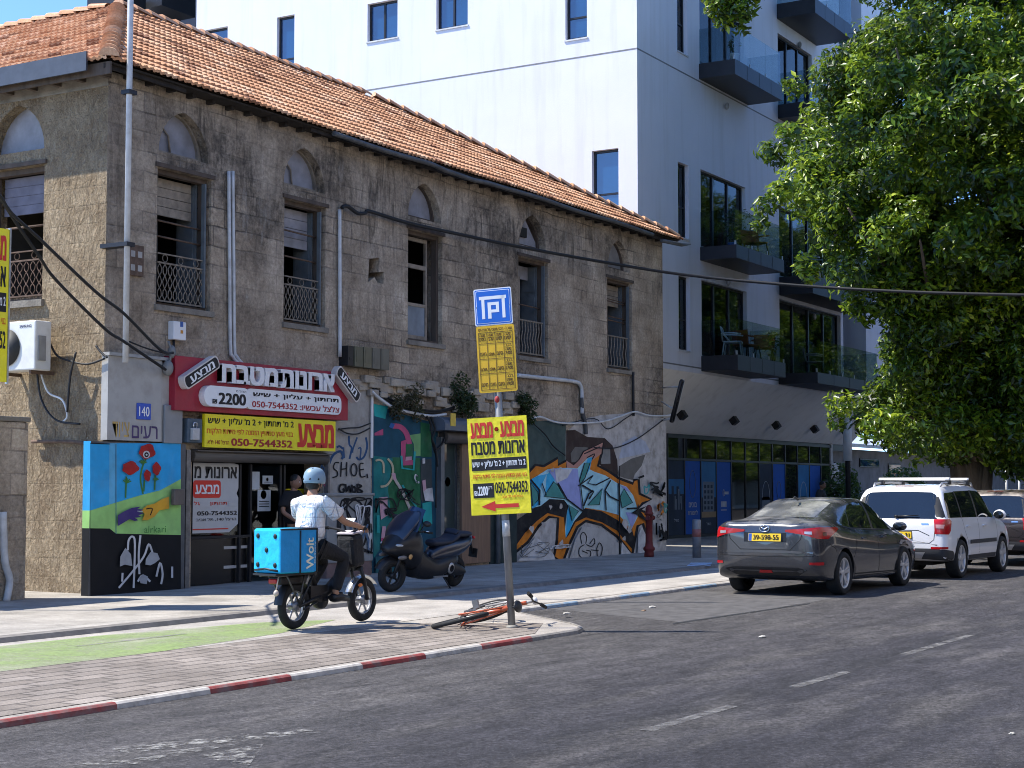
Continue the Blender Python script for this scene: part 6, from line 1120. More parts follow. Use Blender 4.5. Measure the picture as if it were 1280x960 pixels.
for k, (px_, py_, yy, rad, n_, lb) in enumerate(((1128, 606, 19.5, (1.3, .9, .75), 2600, 'rounded green bush before the shed, right of the slim pole'), (1052, 612, 19.8, (.9, .7, 1.0), 1800, 'ragged dark green bush between the storefront end and the slim pole'))):
    c = W3(px_, py_, yy); t_ = thing('bush', lb, 'bush', (c.x, yy, .05)); h_ = c.z
    P2_, N2_ = blob_leaves([((0, 0, h_ * .95), rad, .45), ((.4, -.2, h_ * .75), tuple(x * .7 for x in rad), .3), ((-.5, 0, h_ * .7), tuple(x * .65 for x in rad), .25)], n_, 70 + k); leafmesh('foliage', P2_, N2_, .16, m_leaf('bush leaf', [(0, (.02, .05, .015)), (1, (.07, .14, .03))], .5, .25), t_, .5, None, k)
    s_ = MB()
    for j in range(5): s_.tube([(0, 0, -.02), (.3 * math.cos(j * 1.3), .3 * math.sin(j * 1.3), h_ * .6), (.7 * math.cos(j * 1.3), .5 * math.sin(j * 1.3), h_ * .9)], [.04, .03, .01], 5)
    s_.build('stem', TWIG, t_)

for x_, lb in ((74, 'added ficus tree across the street beyond the parked hatchback'), (92, 'added ficus tree farther along the opposite pavement'), (108, 'added ficus tree beyond two others along the opposite pavement'), (124, 'second last added ficus tree along the opposite pavement'), (140, 'last ficus tree along the opposite pavement')):
    c = copy_tree(FT); c.location = (x_, -6, 0); c.rotation_euler = (0, 0, x_); c['label'] = lb; c['group'] = 'added trees across the street'  # added trees out of view, to put dark green in the storefront reflections
# ---------------------------------------------------------------- cars
def catmull(A, n):
    A = [np.array(a, float) for a in A]; out = []
    for i in range(len(A) - 1):
        p0, p1, p2, p3 = A[max(i - 1, 0)], A[i], A[i + 1], A[min(i + 2, len(A) - 1)]
        for k in range(n):
            t = k / n; out.append(.5 * ((2 * p1) + (p2 - p0) * t + (2 * p0 - 5 * p1 + 4 * p2 - p3) * t * t + (-p0 + 3 * p1 - 3 * p2 + p3) * t ** 3))
    return out + [A[-1]]
def car_shell(tab, wells, wr, mats, wy=.55, nl=4, nc=3):
    st = catmull(tab, nl); rows = []
    for s in st:
        x, zb, wb, wm, zm, ws, zs, wd, zd, wrf, zr, zt = s
        half = [(0, zb), (wb, zb), (wm * .975, zb + .10), (wm, zm), (ws, zs), (wd, zd), ((wd * .52 + wrf * .48) + .02, (zd + zr) / 2 + .015), (wrf, zr), (wrf * .62, zr + (zt - zr) * .72), (0, zt)]
        half = catmull(half, nc); rows.append([(x, -h[0], h[1]) for h in half] + [(x, h[0], h[1]) for h in half[-2:0:-1]])
    n = len(rows[0]); vs = [p for r_ in rows for p in r_]; fs = [(i * n + k, i * n + (k + 1) % n, (i + 1) * n + (k + 1) % n, (i + 1) * n + k) for i in range(len(rows) - 1) for k in range(n)]
    for i, rev in ((0, True), (len(rows) - 1, False)):
        c = len(vs); vs.append((rows[i][0][0], 0, (rows[i][0][2] + max(p[2] for p in rows[i])) / 2))
        fs += [((i * n + (k + 1) % n), i * n + k, c) if rev else (i * n + k, i * n + (k + 1) % n, c) for k in range(n)]
    bm = bmesh.new(); bv = [bm.verts.new(v) for v in vs]; bm.verts.ensure_lookup_table()
    for f in fs:
        try: q = bm.faces.new([bv[i] for i in f]); q.smooth = True
        except ValueError: pass
    bmesh.ops.remove_doubles(bm, verts=bm.verts[:], dist=1e-5); bmesh.ops.recalc_face_normals(bm, faces=bm.faces[:])
    me = bpy.data.meshes.new('shell'); bm.to_mesh(me); bm.free()
    for m in mats: me.materials.append(m)
    o = bpy.data.objects.new('shell', me); COL.objects.link(o)
    cu = MB()
    for wx, r_ in wells:
        for s_ in (-1, 1): cu.lathe([(r_, 0), (r_, .7)], 40, 1, T(wx, s_ * wy, wr) @ rotm('X', -90 * s_), False)
    c = cu.build('cutter', mats); bmc = bmesh.new(); bmc.from_mesh(c.data); bmesh.ops.recalc_face_normals(bmc, faces=bmc.faces[:]); bmc.to_mesh(c.data); bmc.free()
    md = o.modifiers.new('cut', 'BOOLEAN'); md.operation = 'DIFFERENCE'; md.object = c; md.solver = 'EXACT'
    res = bpy.data.meshes.new_from_object(o.evaluated_get(bpy.context.evaluated_depsgraph_get()))
    bpy.data.objects.remove(o); bpy.data.objects.remove(c)
    for p in res.polygons: p.use_smooth = p.material_index == 0
    bm = bmesh.new(); bm.from_mesh(res); bv = BVHTree.FromBMesh(bm); bm.free(); return res, bv
def patch(mb, bv, pts, o, ea, eb, d, off=.004, step=.07, m=0, smooth=True, rim=True):
    """a panel with the given outline laid on the car's skin and standing proud of it"""
    o, ea, eb, d = Vector(o), Vector(ea), Vector(eb), Vector(d).normalized(); P = [Vector(p) for p in pts]; B = []
    for i in range(len(P)):
        a, b = P[i], P[(i + 1) % len(P)]; k = max(1, int((b - a).length / step)); B += [a.lerp(b, j / k) for j in range(k)]
    xs = [p.x for p in B]; ys = [p.y for p in B]; I = []; x = min(xs) + step * .6
    while x < max(xs):
        y = min(ys) + step * .6
        while y < max(ys):
            if inpoly((x, y), [(p.x, p.y) for p in B]) and min((Vector((x, y)) - q).length for q in B) > step * .35: I.append(Vector((x, y)))
            y += step
        x += step
    allp = B + I; n = len(B)
    v2, _, fc, *_ = delaunay_2d_cdt(allp, [(i, (i + 1) % n) for i in range(n)], [list(range(n))], 1, 1e-6)
    v3 = []; ok = []
    for q in v2:
        h = bv.ray_cast(o + ea * q.x + eb * q.y, d)
        if h[0] is None: v3.append(Vector((0, 0, 0))); ok.append(False)
        else:
            nn = h[1] if h[1].dot(d) < 0 else -h[1]; v3.append(h[0] + nn * off); ok.append(True)
    f3 = [list(f) for f in fc if all(ok[i] for i in f)]
    f3 = [f[::-1] if (v3[f[1]] - v3[f[0]]).cross(v3[f[2]] - v3[f[0]]).dot(d) > 0 else f for f in f3]
    mb.add([tuple(v) for v in v3], f3, m, smooth); return mb
def side(mb, bv, pts, both=True, **k):
    patch(mb, bv, pts, (0, -3, 0), (1, 0, 0), (0, 0, 1), (0, 1, 0), **k)
    if both: patch(mb, bv, pts, (0, 3, 0), (1, 0, 0), (0, 0, 1), (0, -1, 0), **k)
def oneside(mb, bv, pts, s, **k): patch(mb, bv, pts, (0, s * 3, 0), (1, 0, 0), (0, 0, 1), (0, -s, 0), **k)
def win(root, bv, pts, name):
    for s in (-1, 1): g = MB(); oneside(g, bv, pts, s); g.build(name, CARGL, root)
def rear(mb, bv, pts, **k): patch(mb, bv, pts, (-4, 0, 0), (0, 1, 0), (0, 0, 1), (1, 0, 0), **k)
def front(mb, bv, pts, **k): patch(mb, bv, pts, (4, 0, 0), (0, 1, 0), (0, 0, 1), (-1, 0, 0), **k)
def topd(mb, bv, pts, **k): patch(mb, bv, pts, (0, 0, 4), (1, 0, 0), (0, 1, 0), (0, 0, -1), **k)
def diag(mb, bv, pts, s, **k): # rear corner on side s (-1 right, 1 left)
    patch(mb, bv, pts, (-4 * .82, s * 4 * .57, 0), (.57, s * .82, 0), (0, 0, 1), (.82, -s * .57, 0), **k)
def strip(pts, w):
    out1, out2 = [], []
    for i, p in enumerate(pts):
        a = Vector(pts[max(i - 1, 0)]); b = Vector(pts[min(i + 1, len(pts) - 1)]); t = (b - a).normalized(); n_ = Vector((-t.y, t.x)) * w / 2; q = Vector(p); out1.append(tuple(q + n_)); out2.append(tuple(q - n_))
    return out1 + out2[::-1]
TYRE = RUBBER; RIM = pm('machined alloy', (.5, .5, .51), .3, .35, .1); RIMD = pm('dark rim pocket', (.05, .05, .055), .5, .5)
def car_wheel(parent, x, y, r, w, s, spokes=5, twin=True, mat=None, rimr=.70):
    """s = outward side"""
    root = parent; M = T(x, y, r) @ rotm('X', -90 * s)   # local +Z outward
    t_ = MB(); R = r; rr = r * rimr
    t_.lathe([(rr, -w / 2), (R * .93, -w / 2), (R * .985, -w * .38), (R, -w * .2), (R, w * .2), (R * .985, w * .38), (R * .94, w / 2), (rr + .012, w / 2), (rr, w * .42)], 40, 0, M, True, True)
    wh = t_.build('wheel', TYRE, root)
    f = MB(); f.lathe([(rr + .004, w * .44), (rr - .02, w * .45), (rr - .028, w * .35), (rr - .04, -w * .3)], 40, 0, M, caps=False); f.lathe([(0, w * .36), (.05, w * .37), (.065, w * .30)], 20, 0, M)
    for k in range(spokes):
        a0 = 2 * math.pi * k / spokes + .3
        for da in ((-.17, .17) if twin else (0,)):
            a1 = a0 + da * .55; a2 = a0 + da; wd_ = .024 if twin else .05; ca, sa = math.cos(a1), math.sin(a1); cb, sb = math.cos(a2), math.sin(a2)
            p = [(.045 * ca + sa * wd_, .045 * sa - ca * wd_, w * .36), (.045 * ca - sa * wd_, .045 * sa + ca * wd_, w * .36), ((rr - .02) * cb - sb * wd_ * .75, (rr - .02) * sb + cb * wd_ * .75, w * .43), ((rr - .02) * cb + sb * wd_ * .75, (rr - .02) * sb - cb * wd_ * .75, w * .43)]
            f.add(p + [(q[0], q[1], q[2] - .03) for q in p], [(0, 1, 2, 3), (1, 0, 4, 5), (2, 1, 5, 6), (3, 2, 6, 7), (0, 3, 7, 4)], 0, False, M)
    f.build('rim', mat or RIM, wh); d = MB(); d.lathe([(0, .0), (rr - .03, .0)], 32, 0, M); d.lathe([(0, w * .12), (rr * .6, w * .12), (rr * .6, .001)], 28, 1, M); d.build('brake_disc', [RIMD, pm('brake steel', (.05, .05, .05), .6, .3)], wh); return wh
def m_carpaint(name, col, metal=.5, rough=.3, dust=.25, dcol=(.33, .29, .24)):
    m, nt, n, l, b = newmat(name); setp(b, rough, metal, .5, 1.0); h = N(nt); co = h.co()
    d = h.math('MULTIPLY', h.ramp(h.noise(co, 2.2, 8, .68), [(.42, 0.), (.7, 1.)]), dust)
    geo = n.new('ShaderNodeNewGeometry'); sx = n.new('ShaderNodeSeparateXYZ'); l.new(geo.outputs['Normal'], sx.inputs[0]); up = h.math('MAXIMUM', sx.outputs[2], 0.)
    d2 = h.math('ADD', h.math('MULTIPLY', d, .12), h.math('MULTIPLY', h.math('MULTIPLY', h.math('POWER', up, 2), d), 2.6)); d2 = h.math('MINIMUM', d2, .8)
    l.new(h.mix(d2, col, dcol), b.inputs['Base Color']); l.new(h.math('ADD', h.math('MULTIPLY', d2, .5), rough), b.inputs['Roughness']); l.new(h.math('SUBTRACT', 1, d2), b.inputs['Coat Weight']); l.new(h.math('MULTIPLY', h.math('SUBTRACT', 1, d2), metal), b.inputs['Metallic']); return m
CARGL = glassmat('tinted car glass', (.010, .013, .014), .02, 1.0); DUSTGL = pm('dusty rear glass', (.10, .10, .095), .16, 0, .4, 2.2, 0, 1, 1.0, dirt=(.36, .35, .31), dscale=1.6, damt=.85); TRIM = pm('satin black trim', (.013, .013, .014), .4); LAMPR = pm('red lamp lens', (.40, .008, .012), .15, 0, .1, 4, 0, 1, .4, .3); LAMPW = pm('clear lamp lens', (.40, .38, .39), .15, .3); PLY = pm('yellow plate', (.74, .50, .02), .5, 0, .03); SEAM = pm('shut line', (.006, .006, .006), .7)
def finish_body(res, root, off=None):
    o = bpy.data.objects.new('body', res); res.name = 'body'; COL.objects.link(o); o.parent = root; return o
def plate(root, x, z, txt, w=.52, h=.115, tilt=8):
    p = MB(); M = T(x, 0, z) @ rotm('Y', tilt); p.box(-.012, 0, -w / 2, w / 2, -h / 2, h / 2, 0, M); p.box(-.0135, -.0122, w / 2 - .055, w / 2 - .004, -h / 2 + .004, h / 2 - .004, 2, M)
    o = p.build('licence_plate', [PLY, BLK, pm('plate blue', (.02, .08, .35), .5)], root); t_ = MB(); v = M @ Vector((-.0145, w / 2 - .08, -h * .32)); t_.text(txt, v, (0, -1, 0), (0, 0, 1), w - .11, h * .64, 0, 0, .03); t_.build('characters', BLK, o); fr = MB()
    for a, b, c, d_ in ((-w / 2 - .012, w / 2 + .012, h / 2, h / 2 + .012), (-w / 2 - .012, w / 2 + .012, -h / 2 - .012, -h / 2), (-w / 2 - .012, -w / 2, -h / 2, h / 2), (w / 2, w / 2 + .012, -h / 2, h / 2)): fr.box(-.011, .0, a, b, c, d_, 0, M)
    fr.build('plate_frame', TRIM, o); return o
# ---- grey saloon
SED = [(-2.27, 0.46, 0.5, 0.6, 0.62, 0.6, 0.895, 0.56, 0.985, 0.34, 1.02, 1.025), (-2.235, 0.36, 0.62, 0.76, 0.62, 0.74, 0.925, 0.68, 1.03, 0.4, 1.065, 1.075), (-2.12, 0.28, 0.72, 0.85, 0.62, 0.83, 0.955, 0.75, 1.065, 0.46, 1.1, 1.115), (-1.9, 0.23, 0.77, 0.885, 0.62, 0.87, 0.965, 0.78, 1.075, 0.5, 1.115, 1.14), (-1.62, 0.22, 0.78, 0.895, 0.62, 0.88, 0.949, 0.79, 1.059, 0.53, 1.139, 1.174), (-1.2, 0.21, 0.78, 0.9, 0.61, 0.88, 0.906, 0.8, 1.011, 0.555, 1.26, 1.305), (-0.75, 0.2, 0.78, 0.9, 0.6, 0.88, 0.87, 0.8, 0.975, 0.565, 1.375, 1.42), (-0.2, 0.19, 0.78, 0.9, 0.6, 0.875, 0.86, 0.8, 0.955, 0.575, 1.41, 1.455), (0.3, 0.19, 0.78, 0.9, 0.6, 0.87, 0.84, 0.795, 0.935, 0.57, 1.385, 1.435), (0.75, 0.19, 0.78, 0.895, 0.6, 0.865, 0.83, 0.79, 0.92, 0.565, 1.25, 1.295), (1.2, 0.19, 0.78, 0.89, 0.6, 0.86, 0.82, 0.77, 0.91, 0.575, 1.01, 1.045), (1.45, 0.19, 0.78, 0.89, 0.6, 0.85, 0.8, 0.74, 0.885, 0.55, 0.94, 0.965), (1.85, 0.2, 0.74, 0.87, 0.58, 0.81, 0.74, 0.66, 0.82, 0.46, 0.87, 0.885), (2.1, 0.22, 0.66, 0.8, 0.55, 0.72, 0.66, 0.56, 0.73, 0.38, 0.77, 0.785), (2.26, 0.27, 0.5, 0.62, 0.5, 0.55, 0.58, 0.44, 0.62, 0.3, 0.64, 0.65), (2.3, 0.34, 0.34, 0.42, 0.48, 0.38, 0.53, 0.3, 0.55, 0.2, 0.56, 0.565)]
def sedan():
    R_x, F_x, wr = -1.35, 1.35, .325
    paint = m_carpaint('graphite metallic paint', (.052, .053, .060), .55, .2, .30, (.36, .345, .32))
    res, bv = car_shell(SED, [(R_x, .375), (F_x, .375)], wr, [paint, TRIM])
    r = thing('sedan', 'dark grey four-door saloon car with dusty roof, nearest of the parked row', 'car', (24.72, 8.88, RZ), math.radians(-2.0), 'cars parked along the kerb')
    body = finish_body(res, r)
    win(r, bv, [(.13, .965), (.98, .925), (.80, 1.08), (.46, 1.325), (.30, 1.362), (.13, 1.375)], 'side_window')
    win(r, bv, [(.05, .97), (.05, 1.378), (-.30, 1.372), (-.58, 1.33), (-.74, 1.24), (-.86, .995)], 'side_window')
    win(r, bv, [(-.92, 1.0), (-.80, 1.225), (-.98, 1.155), (-1.17, 1.03)], 'quarter_window')
    g = MB(); side(g, bv, [(.132, .96), (.132, 1.372), (.048, 1.376), (.048, .965)], off=.0055); side(g, bv, strip([(-1.2, 1.02), (-.9, .985), (0, .955), (.6, .935), (1.02, .915)], .022), off=.006); g.build('window_trim', TRIM, r)
    g = MB(); topd(g, bv, [(-1.58, -.50), (-1.66, -.30), (-1.68, 0), (-1.66, .30), (-1.58, .50), (-.92, .50), (-.80, .3), (-.77, 0), (-.80, -.3), (-.92, -.50)]); g.build('rear_window', DUSTGL, r)
    g = MB(); topd(g, bv, [(.50, -.50), (.42, -.3), (.40, 0), (.42, .3), (.50, .50), (1.16, .60), (1.22, .3), (1.24, 0), (1.22, -.3), (1.16, -.60)]); g.build('windscreen', CARGL, r)
    for s in (-1, 1):
        l_ = MB(); diag(l_, bv, [(-1.03, .955), (-.80, .915), (-.60, .855), (-.42, .85), (-.36, .885), (-.18, .985), (-.22, 1.01), (-.40, 1.02), (-.62, 1.015), (-1.03, .985)], s, off=.012, step=.04, m=0); diag(l_, bv, [(-.78, .928), (-.68, .918), (-.68, .962), (-.78, .962)], s, off=.016, step=.04, m=1); diag(l_, bv, [(-.52, .895), (-.45, .90), (-.45, .95), (-.52, .95)], s, off=.016, step=.03, m=2); l_.build('tail_light', [LAMPR, LAMPW, pm('dark red lens', (.08, .004, .006), .1)], r)
        l_ = MB(); diag(l_, bv, [(-.72, .475), (-.50, .47), (-.50, .515), (-.72, .51)], s, off=.008, step=.04); l_.build('reflector', LAMPR, r)
        m_ = MB(); m_.ell((.80, s * 1.0, .985), (.085, .115, .075), 0, 14, 10); m_.tube([(.82, s * .86, .94), (.82, s * .95, .965)], .03, 6); mo = m_.build('mirror', paint, r); MB().ell((.735, s * 1.0, .985), (.03, .09, .055), 0, 12, 8).build('mirror_glass', CARGL, mo)
        h = MB()
        for hx in (-.62, .28): h.box(hx, hx + .19, s * .885 - .022, s * .885 + .022, .815, .845)
        h.build('door_handle', paint, r, .012)
        hl = MB(); patch(hl, bv, [(-.55, .62), (-.2, .60), (.12, .70), (.05, .76), (-.3, .72), (-.55, .68)], (4 * .82, s * 4 * .57, 0), (-.57, s * .82, 0), (0, 0, 1), (-.82, -s * .57, 0), off=.01, step=.05); 
        if hl.f: hl.build('headlight', LAMPW, r)
    sm = MB(); w = .010
    side(sm, bv, strip([(.09, .96), (.10, .6), (.12, .30)], w), off=.002, step=.05); side(sm, bv, strip([(1.0, .90), (1.02, .6), (.96, .32)], w), off=.002, step=.05); side(sm, bv, strip([(-.88, .99), (-.86, .72), (-.98, .55)], w), off=.002, step=.05); side(sm, bv, strip([(-.98, .30), (.96, .27)], .02), off=.002, step=.08)
    rear(sm, bv, strip([(-.62, 1.03), (-.56, .84), (-.40, .69), (.40, .69), (.56, .84), (.62, 1.03)], w), off=.002, step=.04); rear(sm, bv, strip([(-.80, .60), (-.4, .59), (.4, .59), (.80, .60)], w), off=.002, step=.05); side(sm, bv, strip([(-1.95, .78), (-1.72, .70), (-1.70, .66)], w), off=.002, step=.05); topd(sm, bv, strip([(-1.72, -.6), (-1.74, -.3), (-1.745, 0), (-1.74, .3), (-1.72, .6)], w), off=.002, step=.05); sm.build('shut_lines', SEAM, r)
    b = MB(); rear(b, bv, [(-.66, .40), (-.50, .31), (.50, .31), (.66, .40), (.5, .43), (-.5, .43)], off=.004, step=.06); b.build('lower_trim', TRIM, r); b = MB(); rear(b, bv, [(-.34, .80), (.34, .80), (.34, .94), (-.34, .94)], off=.003, step=.06); b.build('plate_recess', TRIM, r); b = MB(); side(b, bv, [(-.95, .20), (.95, .20), (.95, .255), (-.95, .265)], off=.003); b.build('side_skirt', TRIM, r)
    f = MB(); rear(f, bv, [(-.11, .35), (.11, .35), (.09, .39), (-.09, .39)], off=.009, step=.04); f.build('fog_light', LAMPR, r)
    c = MB(); rear(c, bv, strip([(-.75, .645), (-.4, .66), (.4, .66), (.75, .645)], .035), off=.004, step=.05); c.build('bumper_crease', paint, r)
    e = MB()   # winged oval emblem
    ex = -2.285
    e.tube([(ex, .075 * math.cos(a * math.pi / 14), 1.0 + .05 * math.sin(a * math.pi / 14)) for a in range(29)], .008, 6, 0, False); e.tube([(ex, -.07, 1.018), (ex, -.035, 1.01), (ex - .004, 0, .985), (ex, .035, 1.01), (ex, .07, 1.018)], .010, 6); e.build('emblem', CHROME, r)
    plate(r, -2.275, .868, '39-598-55')
    MB().tube([(-1.0, 0, 1.42), (-1.12, 0, 1.46), (-1.18, 0, 1.43)], [.02, .018, .005], 6).build('antenna', TRIM, r)
    ic = MB(); ic.box(-1.85, 1.9, -.5, .5, .22, .34); ic.build('underbody', SEAM, r)
    for x in (R_x, F_x):
        for s in (-1, 1): car_wheel(r, x, s * .79, wr, .205, s, 5, True)
    return r
sedan()
# ---- silver-white off-roader
SUVT = [(-2.13, .52, .52, .66, .62, .66, .80, .62, .90, .48, .94, .95), (-2.11, .42, .66, .80, .62, .79, .84, .76, .98, .62, 1.02, 1.03), (-2.05, .36, .74, .87, .62, .86, .88, .84, 1.02, .70, 1.10, 1.12), (-1.97, .33, .76, .885, .62, .88, .90, .865, 1.04, .71, 1.28, 1.31), (-1.87, .32, .77, .895, .62, .885, .91, .87, 1.05, .69, 1.50, 1.54), (-1.74, .31, .77, .895, .62, .885, .91, .87, 1.05, .67, 1.585, 1.625), (-1.3, .30, .77, .895, .62, .885, .91, .865, 1.05, .655, 1.62, 1.66), (-.5, .29, .77, .895, .62, .885, .90, .86, 1.04, .655, 1.635, 1.675), (.2, .29, .77, .895, .62, .88, .89, .855, 1.03, .645, 1.61, 1.655), (.6, .29, .77, .895, .62, .88, .88, .85, 1.02, .63, 1.52, 1.56), (1.0, .29, .77, .89, .62, .875, .88, .84, 1.01, .64, 1.22, 1.26), (1.22, .3, .77, .89, .62, .87, .87, .82, 1.0, .63, 1.07, 1.095), (1.6, .3, .76, .88, .62, .86, .86, .78, .97, .58, 1.02, 1.04), (1.9, .32, .72, .84, .6, .80, .80, .70, .90, .52, .95, .965), (2.06, .36, .62, .72, .58, .68, .72, .58, .80, .42, .84, .85), (2.1, .42, .5, .58, .56, .54, .66, .46, .70, .34, .73, .735)]
RPA = pm('anodised roof rail', (.45, .45, .46), .35, .8, .1)
def suv(x, y, yaw, paint, label, kind, zs=1.0, rails=True, txt='82-046-31', name='off_roader'):
    tab = [tuple([s[0]] + [v * zs if i in (1, 4, 6, 8, 10, 11) else v for i, v in enumerate(s) if i > 0]) for s in SUVT]
    R_x, F_x, wr = -1.27, 1.31, .345
    res, bv = car_shell(tab, [(R_x, .40), (F_x, .40)], wr, [paint, TRIM])
    r = thing(name, label, 'car', (x, y, RZ), math.radians(yaw), 'cars parked along the kerb'); finish_body(res, r)
    z = lambda v: v * zs; S = lambda pts: [(a, z(b)) for a, b in pts]
    g = MB(); rear(g, bv, S([(-.66, 1.10), (-.72, 1.06), (.72, 1.06), (.66, 1.10), (.635, 1.48), (.55, 1.525), (0, 1.54), (-.55, 1.525), (-.635, 1.48)]), step=.06); g.build('rear_window', glassmat('blue black rear glass', (.010, .016, .028), .03, 1.0), r)
    win(r, bv, S([(-1.95, 1.08), (-1.20, 1.075), (-1.20, 1.53), (-1.74, 1.51), (-1.86, 1.40)]), 'quarter_window')
    win(r, bv, S([(-1.14, 1.075), (-.26, 1.07), (-.26, 1.555), (-1.14, 1.54)]), 'side_window')
    win(r, bv, S([(-.18, 1.07), (.92, 1.05), (.86, 1.20), (.58, 1.47), (.40, 1.535), (-.18, 1.558)]), 'side_window')
    g = MB(); topd(g, bv, [(.62, -.54), (.54, 0), (.62, .54), (1.12, .63), (1.20, 0), (1.12, -.63)], step=.08); g.build('windscreen', CARGL, r)
    g = MB(); side(g, bv, S([(-1.20, 1.073), (-1.14, 1.073), (-1.14, 1.545), (-1.20, 1.54)]), off=.0055); side(g, bv, S([(-.26, 1.07), (-.18, 1.07), (-.18, 1.56), (-.26, 1.56)]), off=.0055); diag(g, bv, S([(-.62, 1.10), (-.52, 1.08), (-.46, 1.08), (-.52, 1.44), (-.60, 1.47)]), -1, off=.004, step=.05); diag(g, bv, S([(-.62, 1.10), (-.52, 1.08), (-.46, 1.08), (-.52, 1.44), (-.60, 1.47)]), 1, off=.004, step=.05); g.build('window_trim', TRIM, r)
    for s in (-1, 1):
        l_ = MB(); diag(l_, bv, S([(-.66, .80), (-.42, .79), (-.36, .86), (-.33, 1.02), (-.38, 1.055), (-.66, 1.05)]), s, off=.012, step=.05); diag(l_, bv, S([(-.64, .90), (-.52, .895), (-.50, .96), (-.64, .965)]), s, off=.017, step=.04, m=1); l_.build('tail_light', [LAMPR, pm('pale red lens', (.5, .25, .24), .15)], r)
        l_ = MB(); diag(l_, bv, S([(-.72, .535), (-.44, .535), (-.44, .575), (-.72, .575)]), s, off=.009, step=.05); l_.build('reflector', LAMPR, r)
        m_ = MB(); m_.ell((.74, s * 1.0, z(1.10)), (.09, .12, .10), 0, 14, 10); m_.tube([(.78, s * .86, z(1.04)), (.78, s * .96, z(1.07))], .03, 6); mo = m_.build('mirror', paint, r); MB().ell((.672, s * 1.0, z(1.10)), (.03, .095, .075), 0, 12, 8).build('mirror_glass', CARGL, mo)
        h = MB()
        for hx in (-.98, .02): h.box(hx, hx + .19, s * .895 - .02, s * .895 + .02, z(.90), z(.93))
        h.build('door_handle', paint, r, .012)
    CLD = pm('dark grey cladding', (.035, .036, .04), .7); k = MB(); side(k, bv, S([(-.86, .28), (.88, .28), (.88, .40), (-.86, .40)]), off=.006); k.build('sill_cladding', CLD, r); k = MB(); side(k, bv, S([(-.80, .60), (.86, .60), (.86, .67), (-.80, .67)]), off=.012); k.build('door_moulding', CLD, r); k = MB(); rear(k, bv, S([(-.80, .36), (.80, .36), (.80, .52), (.72, .545), (-.72, .545), (-.80, .52)]), off=.006, step=.06)
    for s in (-1, 1): diag(k, bv, S([(-.78, .36), (-.30, .33), (-.22, .42), (-.30, .50), (-.50, .53), (-.78, .53)]), s, off=.007, step=.05)
    k.build('cladding', pm('dark grey cladding', (.035, .036, .04), .7), r)
    k = MB(); rear(k, bv, S([(-.42, .37), (.42, .37), (.50, .48), (-.50, .48)]), off=.013, step=.06); k.build('skid_plate', pm('silver plastic', (.42, .42, .43), .4, .5), r)
    sm = MB(); w = .010
    side(sm, bv, strip(S([(-.22, 1.06), (-.21, .7), (-.20, .42)]), w), off=.002, step=.06); side(sm, bv, strip(S([(.94, 1.04), (.96, .7), (.90, .42)]), w), off=.002, step=.06); side(sm, bv, strip(S([(-1.17, 1.07), (-1.08, .85), (-.88, .62), (-.86, .42)]), w), off=.002, step=.06); rear(sm, bv, strip(S([(-.70, 1.04), (-.66, .70), (-.58, .64), (.58, .64), (.66, .70), (.70, 1.04)]), w), off=.002, step=.05); rear(sm, bv, strip(S([(-.58, .77), (-.38, .86), (.38, .86), (.58, .77)]), .012), off=.002, step=.05); sm.build('shut_lines', SEAM, r)
    wp = MB(); wp.tube([(-2.10, .02, z(1.10)), (-2.09, -.38, z(1.125))], [.018, .008], 6); wp.ell((-2.10, .02, z(1.10)), (.03, .04, .03), 0, 8, 6); wp.build('wiper', TRIM, r)
    b3 = MB(); topd(b3, bv, [(-1.72, -.17), (-1.72, .17), (-1.68, .17), (-1.68, -.17)], off=.01, step=.05); b3.build('brake_light', LAMPR, r)
    plate(r, -2.125, z(.775), txt, tilt=4)
    if rails:
        rl = MB()
        for s in (-1, 1): rl.tube([(-1.62, s * .60, z(1.60)), (-1.5, s * .62, z(1.655) + .03), (-.6, s * .62, z(1.68) + .03), (.25, s * .61, z(1.655) + .03), (.42, s * .59, z(1.60))], .022, 8)
        rl.build('roof_rail', RPA, r)
        for xb in (-1.15, -.05):
            cb = MB(); cb.box(xb - .045, xb + .045, -.66, .66, z(1.745), z(1.745) + .045)
            o = cb.build('cross_bar', pm('bright roof bar', (.85, .83, .79), .35, 0, .05), r, .012); ft = MB()
            for s in (-1, 1): ft.box(xb - .06, xb + .06, s * .62 - .045, s * .62 + .045, z(1.66), z(1.745) - .001)
            ft.build('bar_foot', TRIM, o, .01)
    tb_ = MB(); rear(tb_, bv, S([(-.57, .96), (-.44, .96), (-.44, .985), (-.57, .985)]), off=.006, step=.04); tb_.build('badge', CHROME, r)
    MB().box(-1.75, 1.8, -.5, .5, z(.24), z(.40)).build('underbody', SEAM, r)
    for xx in (R_x, F_x):
        for s in (-1, 1): car_wheel(r, xx, s * .785, wr, .22, s, 5, False if rails else True)
    return r
suv(30.05, 8.58, -2.0, m_carpaint('silver white paint', (.78, .78, .80), .05, .3, .12), 'silver-white off-roader with roof bars parked in front of the grey saloon', 'suv')
suv(35.6, 8.35, -2.0, m_carpaint('dusty brown-grey paint', (.035, .028, .030), .4, .25, .4, (.38, .33, .27)), 'dark dusty hatchback half cut off by the right edge, ahead of the white off-roader', 'hatch', .94, False, '55-713-20', 'hatchback')
